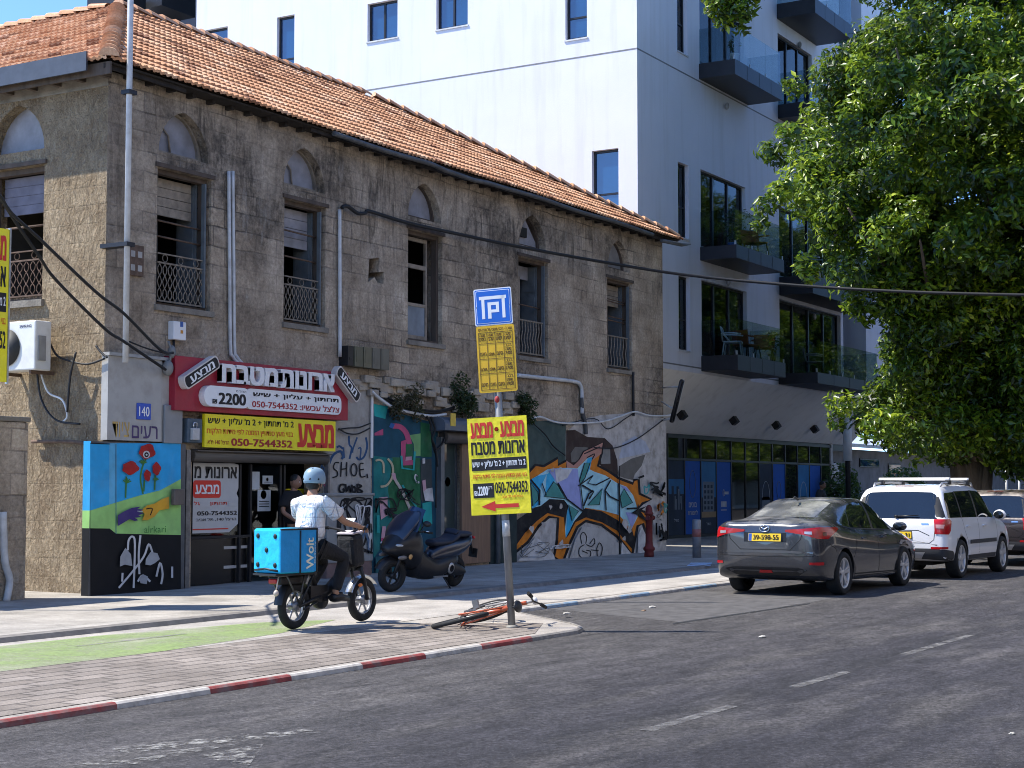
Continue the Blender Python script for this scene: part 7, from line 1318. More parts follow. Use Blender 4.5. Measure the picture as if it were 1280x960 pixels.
# ---------------------------------------------------------------- leaning sign pole
q = gx(640, 785, 0); PX, PY = q[0], q[1]; TILT = -3.6
ROT = math.radians(-90 + 30.7 - 14)          # local x = to the right as seen, local -y = towards the viewer
def leaning(name, label, cat, group=None):
    r = thing(name, label, cat, (PX, PY, 0), 0, group); r.rotation_euler = (Matrix.Rotation(ROT, 4, 'Z') @ Matrix.Rotation(math.radians(TILT), 4, 'Y')).to_euler(); return r
PO_ = leaning('sign_pole', 'grey metal pole leaning slightly on the kerb, carrying the parking sign and the yellow board', 'pole')
MB().tube([(0, 0, -.02), (0, 0, 3.42)], .042, 14).build('post', pm('weathered grey pole', (.23, .235, .235), .5, .4, .25, 12, dirt=(.12, .11, .10), stretch=(1, 1, .3)), PO_)
MB().lathe([(.075, 0), (.07, .02), (.05, .035)], 14).build('foot', pm('concrete collar', (.2, .19, .17)), PO_); MB().tube([(0, 0, 1.02), (0, 0, 1.20)], .0435, 14).build('sticker', pm('torn sticker', (.5, .49, .46), .8, 0, .3, 20), PO_); MB().ell((0, -.05, 2.56), (.03, .025, .04), 0, 8, 6).build('knot', pm('red twine', (.35, .03, .03)), PO_)
PK_ = leaning('parking_sign', 'blue parking sign with a white P above an amber timetable plate', 'parking sign'); PK_ .rotation_euler = (Matrix.Rotation(ROT, 4, 'Z') @ Matrix.Rotation(math.radians(TILT + .2), 4, 'Y')).to_euler()
BLUE = pm('sign blue', (.010, .12, .52), .35, 0, .04); YEL2 = pm('amber plate', (.68, .40, .015), .5, 0, .06); DKP = pm('dark print', (.10, .055, .01), .6)
cx = .07; z1 = 3.40; w = .44; y = -.06
def rbox(mb, x0, x1, z0, z1_, y0, y1, rad, m=0):
    pts = []
    for a, b, a0 in ((x1 - rad, z0 + rad, -90), (x1 - rad, z1_ - rad, 0), (x0 + rad, z1_ - rad, 90), (x0 + rad, z0 + rad, 180)):
        for k in range(6): an = math.radians(a0 + 18 * k); pts.append((a + rad * math.cos(an), b + rad * math.sin(an)))
    n = len(pts); mb.add([(a, y0, b) for a, b in pts] + [(a, y1, b) for a, b in pts], [list(range(n)), list(range(n, 2 * n))[::-1]] + [(i, n + i, n + (i + 1) % n, (i + 1) % n) for i in range(n)], m)
s = MB(); x0, x1, zt = cx - w / 2, cx + w / 2, z1 + .42; x0 -= .06; x1 -= .06
rbox(s, x0, x1, z1, zt, y - .006, y, .02, 1); rbox(s, x0 + .012, x1 - .012, z1 + .012, zt - .012, y - .008, y - .006, .016, 0); rbox(s, x0 + .024, x1 - .024, z1 + .024, zt - .024, y - .009, y - .008, .014, 1); rbox(s, x0 + .03, x1 - .03, z1 + .03, zt - .03, y - .0105, y - .009, .012, 0)
yy = y - .012; bq = lambda a, b, c, d: s.poly([(x0 + a * w, yy, z1 + c * .42), (x0 + b * w, yy, z1 + c * .42), (x0 + b * w, yy, z1 + d * .42), (x0 + a * w, yy, z1 + d * .42)], 1)
bq(.14, .80, .70, .79); bq(.20, .28, .18, .70); bq(.74, .82, .18, .70); bq(.36, .45, .18, .62); bq(.45, .66, .54, .62); bq(.45, .66, .34, .42); bq(.58, .66, .42, .54); bq(.72, .86, .70, .79); s.build('blue_plate', [BLUE, OFFW], PK_)
for k in (.06, .94): MB().lathe([(0, 0), (.008, 0)], 8, 0, T(x0 + k * w, yy - .001, z1 + .21) @ rotm('X', 90)).build('rivet', CHROME, PK_)
s = MB(); ya = y - .004; zb = z1 - .76; wx0, wx1 = x0 + .005, x1 + .01; rbox(s, wx0, wx1, zb, z1 - .004, y - .006, y, .025, 0); W = wx1 - wx0; H = .756; U = lambda u: wx0 + u * W; V = lambda v: zb + v * H; yt = y - .0085
s.text(he('אזור 2 - רכבי תושבי תל אביב-יפו'), (U(.06), yt, V(.925)), (1, 0, 0), (0, 0, 1), .88 * W, .035, 1, 0, .02)
for v in (.04, .28, .50, .73, .895): s.box(U(.05), U(.95), yt, yt + .001, V(v), V(v) + .006, 1)
for u in (.05, .27, .48, .70, .935): s.box(U(u), U(u) + .006, yt - .0004, yt + .0006, V(.046), V(.895), 1)
rows = [('בימי\nחול', .76), ('7:00', .0), ('9:00', .0)]
cells = [[he('בימים'), he('ערבי'), he('ימים'), he('ימים')], [he('חינם'), he('תשלום'), he('חינם'), '7:00'], [he('תשלום'), he('תשלום'), he('חינם'), '17:00'], [he('חינם'), he('חינם'), he('חינם'), '19:00']]
for i, (v0, v1) in enumerate(((.735, .895), (.51, .73), (.285, .50), (.05, .28))):
    for j, (u0, u1) in enumerate(((.06, .26), (.285, .47), (.495, .69), (.715, .93))):
        s.text(cells[i][j], (U(u0 + .02), yt, V(v0 + .04)), (1, 0, 0), (0, 0, 1), (u1 - u0 - .04) * W, .042, 1, 0, .03)
        if j == 3 or i == 0:
            for k in range(2 if j == 3 and i else 1): s.text(he(('שעה', 'רכב')[k]), (U(u0 + .03), yt, V(v0 + .105 + .055 * k)), (1, 0, 0), (0, 0, 1), (u1 - u0 - .06) * W, .030, 1, 0, .03)
s.build('timetable_plate', [YEL2, DKP], PK_); MB().box(-.05, .05, -.059, -.03, z1 + .1, z1 + .14).box(-.05, .05, -.059, -.03, zb + .3, zb + .34).build('bracket', GALV, PK_)
KB_ = leaning('yellow_board', 'yellow advertising board with red arrow and phone number tied to the leaning pole', 'sign'); KB_.rotation_euler = (Matrix.Rotation(ROT, 4, 'Z') @ Matrix.Rotation(math.radians(TILT + .6), 4, 'Y')).to_euler()
kitchen_board(KB_, .69, 1.09, True, None, -.385, 1.27, -.068)
MB().box(-.04, .04, -.055, -.03, 1.5, 1.53).box(-.04, .04, -.055, -.03, 2.2, 2.23).build('tie', WHITE, KB_)
# ---------------------------------------------------------------- figures
def skin_mesh(V, E, Rr, root=0, sub=2):
    me = bpy.data.meshes.new('f'); me.from_pydata([tuple(v) for v in V], E, []); o = bpy.data.objects.new('f', me); COL.objects.link(o)
    bm = bmesh.new(); bm.from_mesh(me); ly = bm.verts.layers.skin.verify(); bm.verts.ensure_lookup_table()
    for i, v in enumerate(bm.verts):
        rr = Rr[i]; v[ly].radius = rr if isinstance(rr, tuple) else (rr, rr); v[ly].use_root = i == root
    bm.to_mesh(me); bm.free()
    md = o.modifiers.new('s', 'SKIN'); md.use_smooth_shade = True; md.branch_smoothing = .4
    sb = o.modifiers.new('d', 'SUBSURF'); sb.levels = sub; sb.render_levels = sub
    res = bpy.data.meshes.new_from_object(o.evaluated_get(bpy.context.evaluated_depsgraph_get())); bpy.data.objects.remove(o)
    vs = [tuple(v.co) for v in res.vertices]; fs = [list(p.vertices) for p in res.polygons]; bpy.data.meshes.remove(res); return vs, fs
SKIN = pm('tanned skin', (.36, .19, .115), .5, 0, .1, 8); SKIND = pm('darker brown skin', (.27, .14, .085), .5, 0, .1, 8); HAIR = pm('dark hair', (.015, .012, .010), .6, 0, .4, 30)  # two skin tones, tanned and a darker brown
def figure(J, mat):
    """J: joint name -> point. One continuous body mesh with head, face and fingered hands."""
    V, E, R = [], [], []
    def v(p, r): V.append(Vector(p)); R.append(r); return len(V) - 1
    j = {k: Vector(p) for k, p in J.items() if k != 'hipw'}
    pel = v(j['hip'], (.13, .105)); ch = v(j['hip'].lerp(j['neck'], .62), (.145, .105)); up = v(j['neck'] + (j['hip'] - j['neck']).normalized() * .10, (.09, .065)); nk = v(j['neck'] + (j['head'] - j['neck']) * .1, .058); hd = v(j['neck'].lerp(j['head'], .7), .055)
    E += [(pel, ch), (ch, up), (up, nk), (nk, hd)]
    for s in ('l', 'r'):
        sh = v(j['sh_' + s], .050); el = v(j['el_' + s], .042); wr = v(j['wr_' + s], .030); E += [(up, sh), (sh, el), (el, wr)]
        d = (j['wr_' + s] - j['el_' + s]).normalized(); sd = Vector(J.get('palm_' + s, (0, 1 if s == 'l' else -1, 0))); sd = (sd - d * sd.dot(d)).normalized(); dn = d.cross(sd).normalized()
        if dn.z > 0: dn = -dn
        pm_ = v(j['wr_' + s] + d * .06, (.038, .018)); E.append((wr, pm_))
        for k, (o_, L) in enumerate(((-.03, .062), (-.01, .074), (.01, .070), (.028, .055))):
            a = v(j['wr_' + s] + d * .095 + sd * o_, .0095); b = v(j['wr_' + s] + d * (.095 + L * .55) + sd * o_ * 1.1 + dn * .018, .0085); c = v(j['wr_' + s] + d * (.095 + L * .75) + sd * o_ * 1.1 + dn * .048, .007); E += [(pm_, a), (a, b), (b, c)]
        a = v(j['wr_' + s] + d * .045 - sd * .045 + dn * .01, .011); b = v(j['wr_' + s] + d * .08 - sd * .05 + dn * .035, .009); E += [(pm_, a), (a, b)]
        hp = v(j['hip'] + (j['kn_' + s] - j['hip']) * .12 + Vector((0, 0, -.03)) + (Vector((0, .07, 0)) if s == 'l' else Vector((0, -.07, 0))) * J.get('hipw', 1), .095); kn = v(j['kn_' + s], .062); an = v(j['an_' + s], .042); ft = v(j['toe_' + s], (.045, .03)); E += [(pel, hp), (hp, kn), (kn, an), (an, ft)]
    vs, fs = skin_mesh(V, E, R)
    mb = MB(); mb.add(vs, fs, 0, True)
    # head, with the face looking along J['look']
    f = Vector(J.get('look', (1, 0, 0))).normalized(); u = Vector((0, 0, 1)); s_ = u.cross(f).normalized(); u = f.cross(s_); c = j['head']
    M = Matrix(((f.x, s_.x, u.x, c.x), (f.y, s_.y, u.y, c.y), (f.z, s_.z, u.z, c.z), (0, 0, 0, 1)))
    def hs(d):
        q = 0
        if d.x > .3: q -= .04 * (d.z < -.55)
        q += .16 * math.exp(-((d.y / .16) ** 2) - ((d.z + .12) / .22) ** 2) * (d.x > 0)       # nose
        q -= .05 * math.exp(-(((abs(d.y) - .38) / .18) ** 2) - ((d.z - .08) / .14) ** 2) * (d.x > 0)  # eye sockets
        q += .03 * math.exp(-((d.y / .3) ** 2) - ((d.z + .5) / .1) ** 2) * (d.x > 0)           # lips
        q -= .10 * max(0, -d.z - .2) * (1 if d.x < .2 else .3); return q
    mb.ell((0, 0, 0), (.098, .076, .122), 0, 28, 20, M, hs)
    for s in (-1, 1): mb.ell((-.005, s * .077, -.005), (.022, .010, .033), 0, 8, 8, M); mb.ell((.080, s * .031, .012), (.012, .014, .010), 1, 8, 6, M); mb.ell((.090, s * .031, .012), (.005, .006, .006), 2, 6, 5, M); mb.ell((.083, s * .031, .035), (.010, .020, .005), 2, 8, 5, M)
    mb.ell((.088, 0, -.058), (.008, .026, .008), 3, 8, 5, M); return mb, M
LIP = pm('lip', (.25, .09, .07), .5); EYE = pm('eye white', (.6, .58, .55), .3)
def shell(V, E, R): return MB().add(*skin_mesh(V, E, R), 0, True)
def m_shirt():
    m, nt, n, l, b = newmat('white shirt with thin grey check'); setp(b, .85, 0, .15); h = N(nt); co = h.co((1, 1, 1))
    def lines(axis, sc): 
        sx = n.new('ShaderNodeSeparateXYZ'); l.new(co, sx.inputs[0]); f = h.math('FRACT', h.math('MULTIPLY', sx.outputs[axis], sc)); return h.ramp(f, [(.0, 1.), (.07, 1.), (.09, 0.)])
    c = h.mix(h.math('MULTIPLY', lines(2, 9), .85), (.74, .74, .75), (.28, .30, .36)); c = h.mix(h.math('MULTIPLY', lines(0, 9), .7), c, (.28, .30, .36)); c = h.mix(h.math('MULTIPLY', lines(1, 9), .8), c, (.28, .30, .36)); l.new(c, b.inputs['Base Color'])
    h.bump(h.noise(h.co((1, 1, .6)), 7, 5, .6, 1.2), .09, b, 1); return m
SHIRT = m_shirt(); PANTS = pm('black trousers', (.012, .012, .014), .85, 0, .25, 10, .02, 14)
# ---- e-bike
EBX, EBY, EYAW = gx(367, 787, .005)[0], gx(367, 787, .005)[1], math.radians(-1.0)
EB_ = thing('electric_bike', 'black fat-tyred electric delivery bike ridden along the cycle path', 'electric bike', (EBX, EBY, .009), EYAW)
def bike_wheel(parent, c, r, w, ns, mat_t=RUBBER, rimmat=None, steer=0, spoke_r=.014, M0=None, thin=False):
    M = (M0 or Matrix()) @ T(*c) @ rotm('Z', steer) @ rotm('X', 90); t = MB(); rt = w / 2
    t.lathe([(r - rt + rt * math.cos(a), rt * math.sin(a)) for a in [2 * math.pi * k / 10 for k in range(10)]], 40, 0, M, True, True); wh = t.build('wheel', mat_t, parent)
    rm = MB(); rr = r - w * .92; rm.lathe([(rr + .01, -w * .28), (rr + .018, 0), (rr + .01, w * .28), (rr - .012, w * .22), (rr - .012, -w * .22)], 40, 0, M, True, True); rm.lathe([(0, -w * .55), (.05 if not thin else .018, -w * .5), (.05 if not thin else .018, w * .5), (0, w * .55)], 16, 0, M)
    for k in range(ns):
        a = 2 * math.pi * k / ns; off = w * .3 * (1 if k % 2 else -1) if thin else 0
        rm.tube([M @ Vector((.02 * math.cos(a), .02 * math.sin(a), off)), M @ Vector((rr * math.cos(a), rr * math.sin(a), 0))], spoke_r, 5, 0, False)
    rm.build('rim', rimmat or DKMET, wh); return wh
WB = 1.24; wr_ = .255
bike_wheel(EB_, (0, 0, wr_), wr_, .095, 6, RUBBER, pm('grey mag wheel', (.30, .30, .31), .4, .6)); bike_wheel(EB_, (WB, 0, wr_), wr_, .095, 6, RUBBER, pm('grey mag wheel', (.3, .3, .31), .4, .6), 0)
f = MB(); f.tube([(1.02, 0, .82), (.92, 0, .62), (.62, 0, .40), (.40, 0, .36)], [.05, .06, .07, .06], 10); f.tube([(.40, 0, .34), (.30, 0, .60), (.24, 0, .80)], .035, 10); f.box(.22, .52, -.06, .06, .28, .46)
for s in (-1, 1): f.tube([(.40, s * .05, .34), (0, s * .085, wr_)], .02, 8); f.tube([(.30, s * .04, .62), (0, s * .085, wr_)], .016, 8)
f.build('frame', BLACK, EB_)
f = MB()
for s in (-1, 1): f.tube([(1.10, s * .075, .64), (1.17, s * .078, .5), (WB, s * .078, wr_)], .023, 8)
f.tube([(1.13, -.08, .62), (1.13, .08, .62)], .03, 8); f.tube([(1.11, 0, .60), (1.02, 0, .86), (.98, 0, 1.02)], .026, 8); f.build('fork', DKMET, EB_)
f = MB(); f.tube([(.98, 0, 1.02), (.97, -.12, 1.07), (.93, -.24, 1.09), (.84, -.34, 1.09)], .014, 8); f.tube([(.98, 0, 1.02), (.97, .12, 1.07), (.93, .24, 1.09), (.84, .34, 1.09)], .014, 8); hb_ = f.build('handlebar', DKMET, EB_)
f = MB()
for s in (-1, 1): f.tube([(.93, s * .25, 1.09), (.83, s * .35, 1.09)], .02, 8)
f.build('grip', RUBBER, hb_); MB().box(-.04, .04, -.075, .075, -.006, .006, 0, T(.92, -.05, 1.17) @ rotm('Y', -50)).box(-.034, .034, -.068, .068, .0062, .0072, 1, T(.92, -.05, 1.17) @ rotm('Y', -50)).build('phone', [OFFW, pm('phone screen', (.35, .5, .48), .2)], hb_)
f = MB(); f.box(-.10, .11, -.13, .13, -.18, .20, 0, T(1.02, 0, .82) @ rotm('Y', -8)); fb = f.build('front_basket', pm('black basket cloth', (.014, .014, .016), .8, 0, .3, 8, .02, 12), EB_, .05); MB().box(-.09, .11, -.12, .12, .205, .23, 0, T(1.02, 0, .82) @ rotm('Y', -8)).build('parcel', pm('white print parcel', (.5, .44, .46), .6, 0, .35, 14), fb, .01)
f = MB()
for s in (-1, 1): f.tube([(-.42, s * .13, .60), (.22, s * .13, .62)], .012, 6); f.tube([(-.28, s * .13, .60), (-.02, s * .10, wr_ + .02)], .010, 6); f.tube([(.02, s * .13, .61), (-.02, s * .10, wr_ + .02)], .010, 6)
for x in (-.42, -.2, 0, .2): f.tube([(x, -.13, .605), (x, .13, .605)], .010, 6)
f.build('rack', pm('dark rack steel', (.10, .10, .10), .4, .7), EB_); MB().box(-.33, .12, -.09, .09, .50, .59).build('battery', BLACK, EB_, .02)
def arc_fender(cx_, r_, a0, a1, w_):
    m = MB(); n_ = 16; vs = []
    for k in range(n_ + 1):
        a = math.radians(a0 + (a1 - a0) * k / n_)
        for (yy, dr) in ((-w_ / 2, -.02), (-w_ / 4, .0), (w_ / 4, 0), (w_ / 2, -.02)): vs.append((cx_ + (r_ + dr) * math.cos(a), yy, wr_ + (r_ + dr) * math.sin(a)))
    m.add(vs, [(4 * k + j, 4 * k + j + 1, 4 * k + 5 + j, 4 * k + 4 + j) for k in range(n_) for j in range(3)], 0, True); return m
arc_fender(0, .29, 25, 175, .12).build('rear_mudguard', BLACK, EB_); arc_fender(WB, .29, 35, 160, .11).build('front_mudguard', pm('silver mudguard', (.5, .5, .5), .25, .8), EB_)
MB().box(-.37, -.34, -.055, .055, .515, .565).build('tail_light', LAMPR, EB_, .008); MB().ell((WB - .14, -.082, .43), (.045, .010, .022), 0, 10, 6).build('side_reflector', pm('orange reflector', (.65, .16, .02), .2), EB_); MB().ell((-.42, -.10, .42), (.03, .03, .035), 0, 10, 8).tube([(-.38, -.1, .6), (-.42, -.1, .45)], .008, 5).build('indicator', pm('pale lens', (.5, .42, .35), .2), EB_)
MB().ell((.24, 0, .82), (.17, .12, .055), 0, 16, 10).build('saddle', BLACK, EB_); mo = MB(); mo.lathe([(0, -.05), (.10, -.045), (.11, 0), (.10, .045), (0, .05)], 20, 0, T(.46, 0, .30) @ rotm('X', 90)); mo.build('crank_case', DKMET, EB_)
f = MB()
for s, pa in ((-1, -20), (1, 160)): M = T(.46, s * .075, .30) @ rotm('Y', pa); f.box(-.012, .155, -.01, .01, -.012, .012, 0, M); f.box(.11, .20, (.01 if s > 0 else -.10), (.10 if s > 0 else -.01), -.012, .012, 0, M)
f.build('pedal_crank', DKMET, EB_); MB().tube([(.32, -.07, .28), (.02, -.12, .22)], .012, 6).build('stand', DKMET, EB_)
Meb = Matrix.Translation((EBX, EBY, .009)) @ Matrix.Rotation(EYAW, 4, 'Z')
# ---- delivery box on the rack
bp = Meb @ Vector((-.16, -.02, .63)); DB = thing('delivery_box', 'bright cyan insulated delivery box strapped on the electric bike rack', 'delivery box', bp, EYAW - math.radians(12))
CY = pm('cyan tarpaulin', (.008, .42, .72), .42, 0, .1, 6, .02, 8); CYD = pm('blue tarpaulin', (.006, .24, .52), .45, 0, .1, 6, .015, 8)
b = MB(); b.box(-.27, .23, -.235, .235, 0, .48, 0); b.build('shell', CY, DB, .025); b = MB(); b.box(-.262, .222, -.2395, -.2355, .015, .465, 0); b.build('side_panel', CYD, DB); b = MB()
b.tube([(-.265, -.238, .475), (.235, -.238, .475), (.235, .238, .475)], .012, 6); b.tube([(.235, -.238, .0), (.235, -.238, .475)], .012, 6); b.tube([(-.275, -.2, .03), (-.29, 0, .05), (-.275, .2, .03)], .012, 6); b.box(-.30, .25, -.2, .2, -.025, -.004); b.tube([(0, -.243, .0), (0, -.243, .46)], .010, 6); b.build('black_piping', BLACK, DB)
b = MB()
for y_, z_ in ((-.15, .40), (.15, .40), (0, .25), (-.15, .09), (.15, .09)): b.lathe([(0, .012), (.022, .008), (.03, 0)], 10, 0, T(-.2735, y_, z_) @ rotm('Y', -90))
b.build('stud', BLACK, DB); b = MB(); b.text('Wolt', (.185, -.2425, .04), (0, 0, 1), (-1, 0, 0), .34, .10, 0, 0, .02); b.text('Delivery', (.215, -.2425, .10), (0, 0, 1), (-1, 0, 0), .24, .02, 0, 0, .005)
# lettering reads upwards along the side
b.build('lettering', pm('pale lettering', (.62, .62, .48), .6), DB)
# ---- rider
def W(p): return Meb @ Vector(p)
RD = thing('person', 'rider in white check shirt, black trousers and pale blue helmet on the electric bike', 'person', W((.3, 0, 0)), EYAW)
off = Vector((-.3, 0, 0))
J = dict(hip=(.26, 0, .93), neck=(.29, 0, 1.46), head=(.35, 0, 1.62), sh_l=(.29, .19, 1.40), sh_r=(.29, -.19, 1.40), el_l=(.50, .33, 1.18), el_r=(.50, -.31, 1.17), wr_l=(.77, .32, 1.115), wr_r=(.77, -.31, 1.115), kn_l=(.70, .15, .70), kn_r=(.71, -.15, .76), an_l=(.32, .13, .33), an_r=(.56, -.13, .36), toe_l=(.46, .14, .29), toe_r=(.72, -.14, .31), palm_l=(0, 1, 0), palm_r=(0, -1, 0), look=(1, -.12, -.05))
J2 = {k: (tuple(Vector(p) + off) if k not in ('look', 'palm_l', 'palm_r') else p) for k, p in J.items()}
mb, HM = figure(J2, SKIN); mb.build('body', [SKIN, EYE, HAIR, LIP], RD)
def clothes(J, root, shirt, pants, hem=.80, sleeve=.62, wide=1.0):
    j = {k: Vector(p) for k, p in J.items() if k not in ('look', 'hipw')}
    V = [j['hip'] + Vector((0, 0, -.04)), j['hip'].lerp(j['neck'], .35), j['hip'].lerp(j['neck'], .68), j['neck'] + (j['hip'] - j['neck']).normalized() * .07, j['neck'] + (j['hip'] - j['neck']).normalized() * -.01]; R = [(.185 * wide, .165), (.185 * wide, .16), (.205 * wide, .16), (.185, .13), (.08, .08)]; E = [(0, 1), (1, 2), (2, 3), (3, 4)]
    for s in ('l', 'r'):
        a = len(V); V += [j['sh_' + s], j['sh_' + s].lerp(j['el_' + s], sleeve), j['sh_' + s].lerp(j['el_' + s], sleeve + .12)]; R += [.112, .098, .095]; E += [(3, a), (a, a + 1), (a + 1, a + 2)]
    shell(V, E, R).build('shirt', shirt, root)
    V = [j['hip']]; R = [(.155, .13)]; E = []
    for s in ('l', 'r'):
        sg = 1 if s == 'l' else -1; a = len(V); V += [j['hip'] + (j['kn_' + s] - j['hip']) * .16 + Vector((0, sg * .075 * J.get('hipw', 1), -.03)), j['hip'].lerp(j['kn_' + s], .6) + Vector((0, sg * .03, 0)), j['kn_' + s], j['kn_' + s].lerp(j['an_' + s], .5), j['kn_' + s].lerp(j['an_' + s], .95)]; R += [.115, .098, .082, .07, .062]; E += [(0, a), (a, a + 1), (a + 1, a + 2), (a + 2, a + 3), (a + 3, a + 4)]
    shell(V, E, R).build('trousers', pants, root)
    for s in ('l', 'r'):
        a, t = j['an_' + s], j['toe_' + s]; d = (t - a); h = Vector((d.x, d.y, 0)).normalized(); m = MB(); base = min(a.z, t.z) - .05
        p0 = a - h * .06; p1 = t + h * .06; p0.z = p1.z = 0
        m.tube([Vector((p0.x, p0.y, a.z - .045)), Vector((p0.x, p0.y, a.z - .045)) + h * .05, a.lerp(t, .6) + Vector((0, 0, -.012)), Vector((p1.x, p1.y, t.z - .015))], [.038, .052, .050, .034], 10); m.build('shoe', BLACK, root)
clothes(J2, RD, SHIRT, PANTS, wide=1.05)
h_ = MB(); HB = pm('pale blue helmet', (.20, .29, .36), .38, 0, .06)
h_.lathe([(.112, -.025), (.118, .0), (.118, .05), (.108, .095), (.085, .13), (.05, .152), (.0, .16)], 28, 0, HM @ T(-.008, 0, .005) @ Matrix.Scale(1.12, 4, (1, 0, 0)))
ho = h_.build('helmet', HB, RD); v_ = MB()
for an in (155, 205, 110, 250): v_.ell((-.008 + .131 * math.cos(math.radians(an)), .117 * math.sin(math.radians(an)), .025), (.012, .012, .012), 0, 8, 6, HM)
for an in (150, 210): v_.ell((-.008 + .072 * math.cos(math.radians(an)), .062 * math.sin(math.radians(an)), .145), (.010, .010, .008), 0, 8, 6, HM)
for s in (-1, 1): v_.tube([HM @ Vector((.0, s * .095, -.02)), HM @ Vector((.01, s * .07, -.10)), HM @ Vector((.03, 0, -.125))], .006, 5)
v_.build('vent', BLACK, ho); MB().ell((-.03, 0, -.03), (.085, .08, .075), 0, 16, 10, HM).build('hair', HAIR, RD)
# ---- man standing in the shop doorway
q = W3(362, 660, Y0 - .05); MX = q.x; SM = thing('person', 'man in a dark T-shirt standing in the shop doorway behind the rider', 'person', (MX, Y0 - .1, .05))
Js = dict(hip=(0, 0, .93), neck=(0, -.02, 1.45), head=(.0, -.07, 1.61), sh_l=(-.19, 0, 1.40), sh_r=(.19, 0, 1.40), el_l=(-.27, -.02, 1.12), el_r=(.26, -.03, 1.12), wr_l=(-.16, -.20, .98), wr_r=(.10, -.24, 1.02), kn_l=(-.10, -.01, .50), kn_r=(.10, -.01, .50), an_l=(-.11, .02, .09), an_r=(.11, .02, .09), toe_l=(-.12, -.13, .05), toe_r=(.12, -.13, .05), palm_l=(1, 0, 0), palm_r=(-1, 0, 0), look=(.25, -1, -.15), hipw=0)
mb, HM2 = figure(Js, SKIND); mb.build('body', [SKIND, EYE, HAIR, LIP], SM); clothes(Js, SM, pm('black cotton', (.014, .013, .014), .9, 0, .2), pm('dark jeans', (.02, .025, .04), .9)); MB().ell((-.02, 0, .045), (.09, .08, .085), 0, 16, 10, HM2).build('hair', HAIR, SM)
# ---- distant passer-by beyond the grey car
q = W3(1026, 640, 17.2); DP = thing('person', 'dark-haired person far off by the storefront end, mostly hidden behind the grey car', 'person', (q.x, 17.2, .05))
Jd = dict(Js); mb, HM3 = figure(Jd, SKIND); mb.build('body', [SKIND, EYE, HAIR, LIP], DP); clothes(Jd, DP, pm('dark grey cotton', (.03, .03, .035), .9), pm('dark jeans', (.02, .025, .04))); MB().ell((-.02, 0, .045), (.09, .085, .09), 0, 12, 8, HM3).build('hair', HAIR, DP)
# ---------------------------------------------------------------- maxi scooter
sq0 = gx(487, 740, .05); sq1 = gx(566, 733, .05); ang = math.atan2(sq0[1] - sq1[1], sq0[0] - sq1[0])
SCT = thing('motor_scooter', 'dark navy maxi scooter parked on its side stand before the teal mural', 'motor scooter', (sq1[0], sq1[1], .05), ang); SCT.rotation_euler = (math.radians(-7), 0, ang); SCT.scale = (.88,) * 3
def hull(secs, n=18, mb=None, m=0, M=None):
    """sections (x, zc, half width, half height, squareness)"""
    mb = mb or MB(); vs = []; secs = [np.array(s, float) for s in secs]; S = catmull(secs, 3)
    for (x, zc, hw, hh, e) in S:
        for k in range(n):
            a = 2 * math.pi * k / n; c, s = math.cos(a), math.sin(a); vs.append((x, hw * math.copysign(abs(c) ** (2 / e), c), zc + hh * math.copysign(abs(s) ** (2 / e), s)))
    fs = [(i * n + k, (i + 1) * n + k, (i + 1) * n + (k + 1) % n, i * n + (k + 1) % n) for i in range(len(S) - 1) for k in range(n)] + [list(range(n)), [(len(S) - 1) * n + k for k in range(n)][::-1]]
    return mb.add(vs, fs, m, True, M)
NAVY = pm('dark navy bodywork', (.008, .014, .032), .3, 0, .15, 3, 0, 1, .5, .5); SBK = pm('satin black bodywork', (.011, .011, .013), .38, 0, .2, 3); SEATM = pm('navy seat leather', (.013, .017, .030), .6, 0, .2)
WBs = 1.80; st_ = -16
bike_wheel(SCT, (0, 0, .27), .27, .15, 5, RUBBER, DKMET, 0, .02); bike_wheel(SCT, (WBs, 0, .275), .275, .125, 5, RUBBER, DKMET, st_, .02)
Ms = T(WBs - .16, 0, 0) @ rotm('Z', st_) @ T(-(WBs - .16), 0, 0)
f = MB()
for s in (-1, 1): f.tube([Ms @ Vector((WBs, s * .09, .275)), Ms @ Vector((WBs - .16, s * .10, .72))], .03, 8)
f.build('fork', DKMET, SCT); f = MB(); vs = []
for k in range(13):
    a = math.radians(20 + 125 * k / 12)
    for yy, dr in ((-.085, -.06), (-.06, 0), (.06, 0), (.085, -.06)): vs.append(tuple(Ms @ Vector((WBs + (.315 + dr) * math.cos(a), yy, .275 + (.315 + dr) * math.sin(a)))))
f.add(vs, [(4 * k + j, 4 * k + j + 1, 4 * k + 5 + j, 4 * k + 4 + j) for k in range(12) for j in range(3)], 0, True); f.build('front_mudguard', SBK, SCT)
hull([(WBs - .55, .62, .20, .30, 2.6), (WBs - .40, .72, .27, .36, 2.6), (WBs - .20, .78, .29, .30, 2.4), (WBs + .0, .78, .25, .21, 2.3), (WBs + .17, .75, .17, .12, 2.2), (WBs + .26, .72, .07, .05, 2)]).build('front_fairing', SBK, SCT)
M = T(WBs - .02, 0, .80) @ rotm('Y', -38); hull([(-.55, .10, .13, .03, 2.2), (-.35, .12, .24, .05, 2.4), (-.05, .12, .25, .06, 2.4), (.15, .06, .18, .05, 2.2), (.26, .0, .07, .03, 2)], 18, None, 0, rotm('Z', 0) @ T(WBs - .10, 0, .90) @ rotm('Y', 42)).build('nose_panel', NAVY, SCT)
ws = MB(); vs = []; nr, nc = 7, 9
for i in range(nr):
    t = i / (nr - 1)
    for k in range(nc):
        u = -1 + 2 * k / (nc - 1); wdt = .24 - .07 * t; vs.append((WBs - .16 - .27 * t - .10 * u * u, u * wdt, 1.02 + .40 * t - .04 * u * u * t))
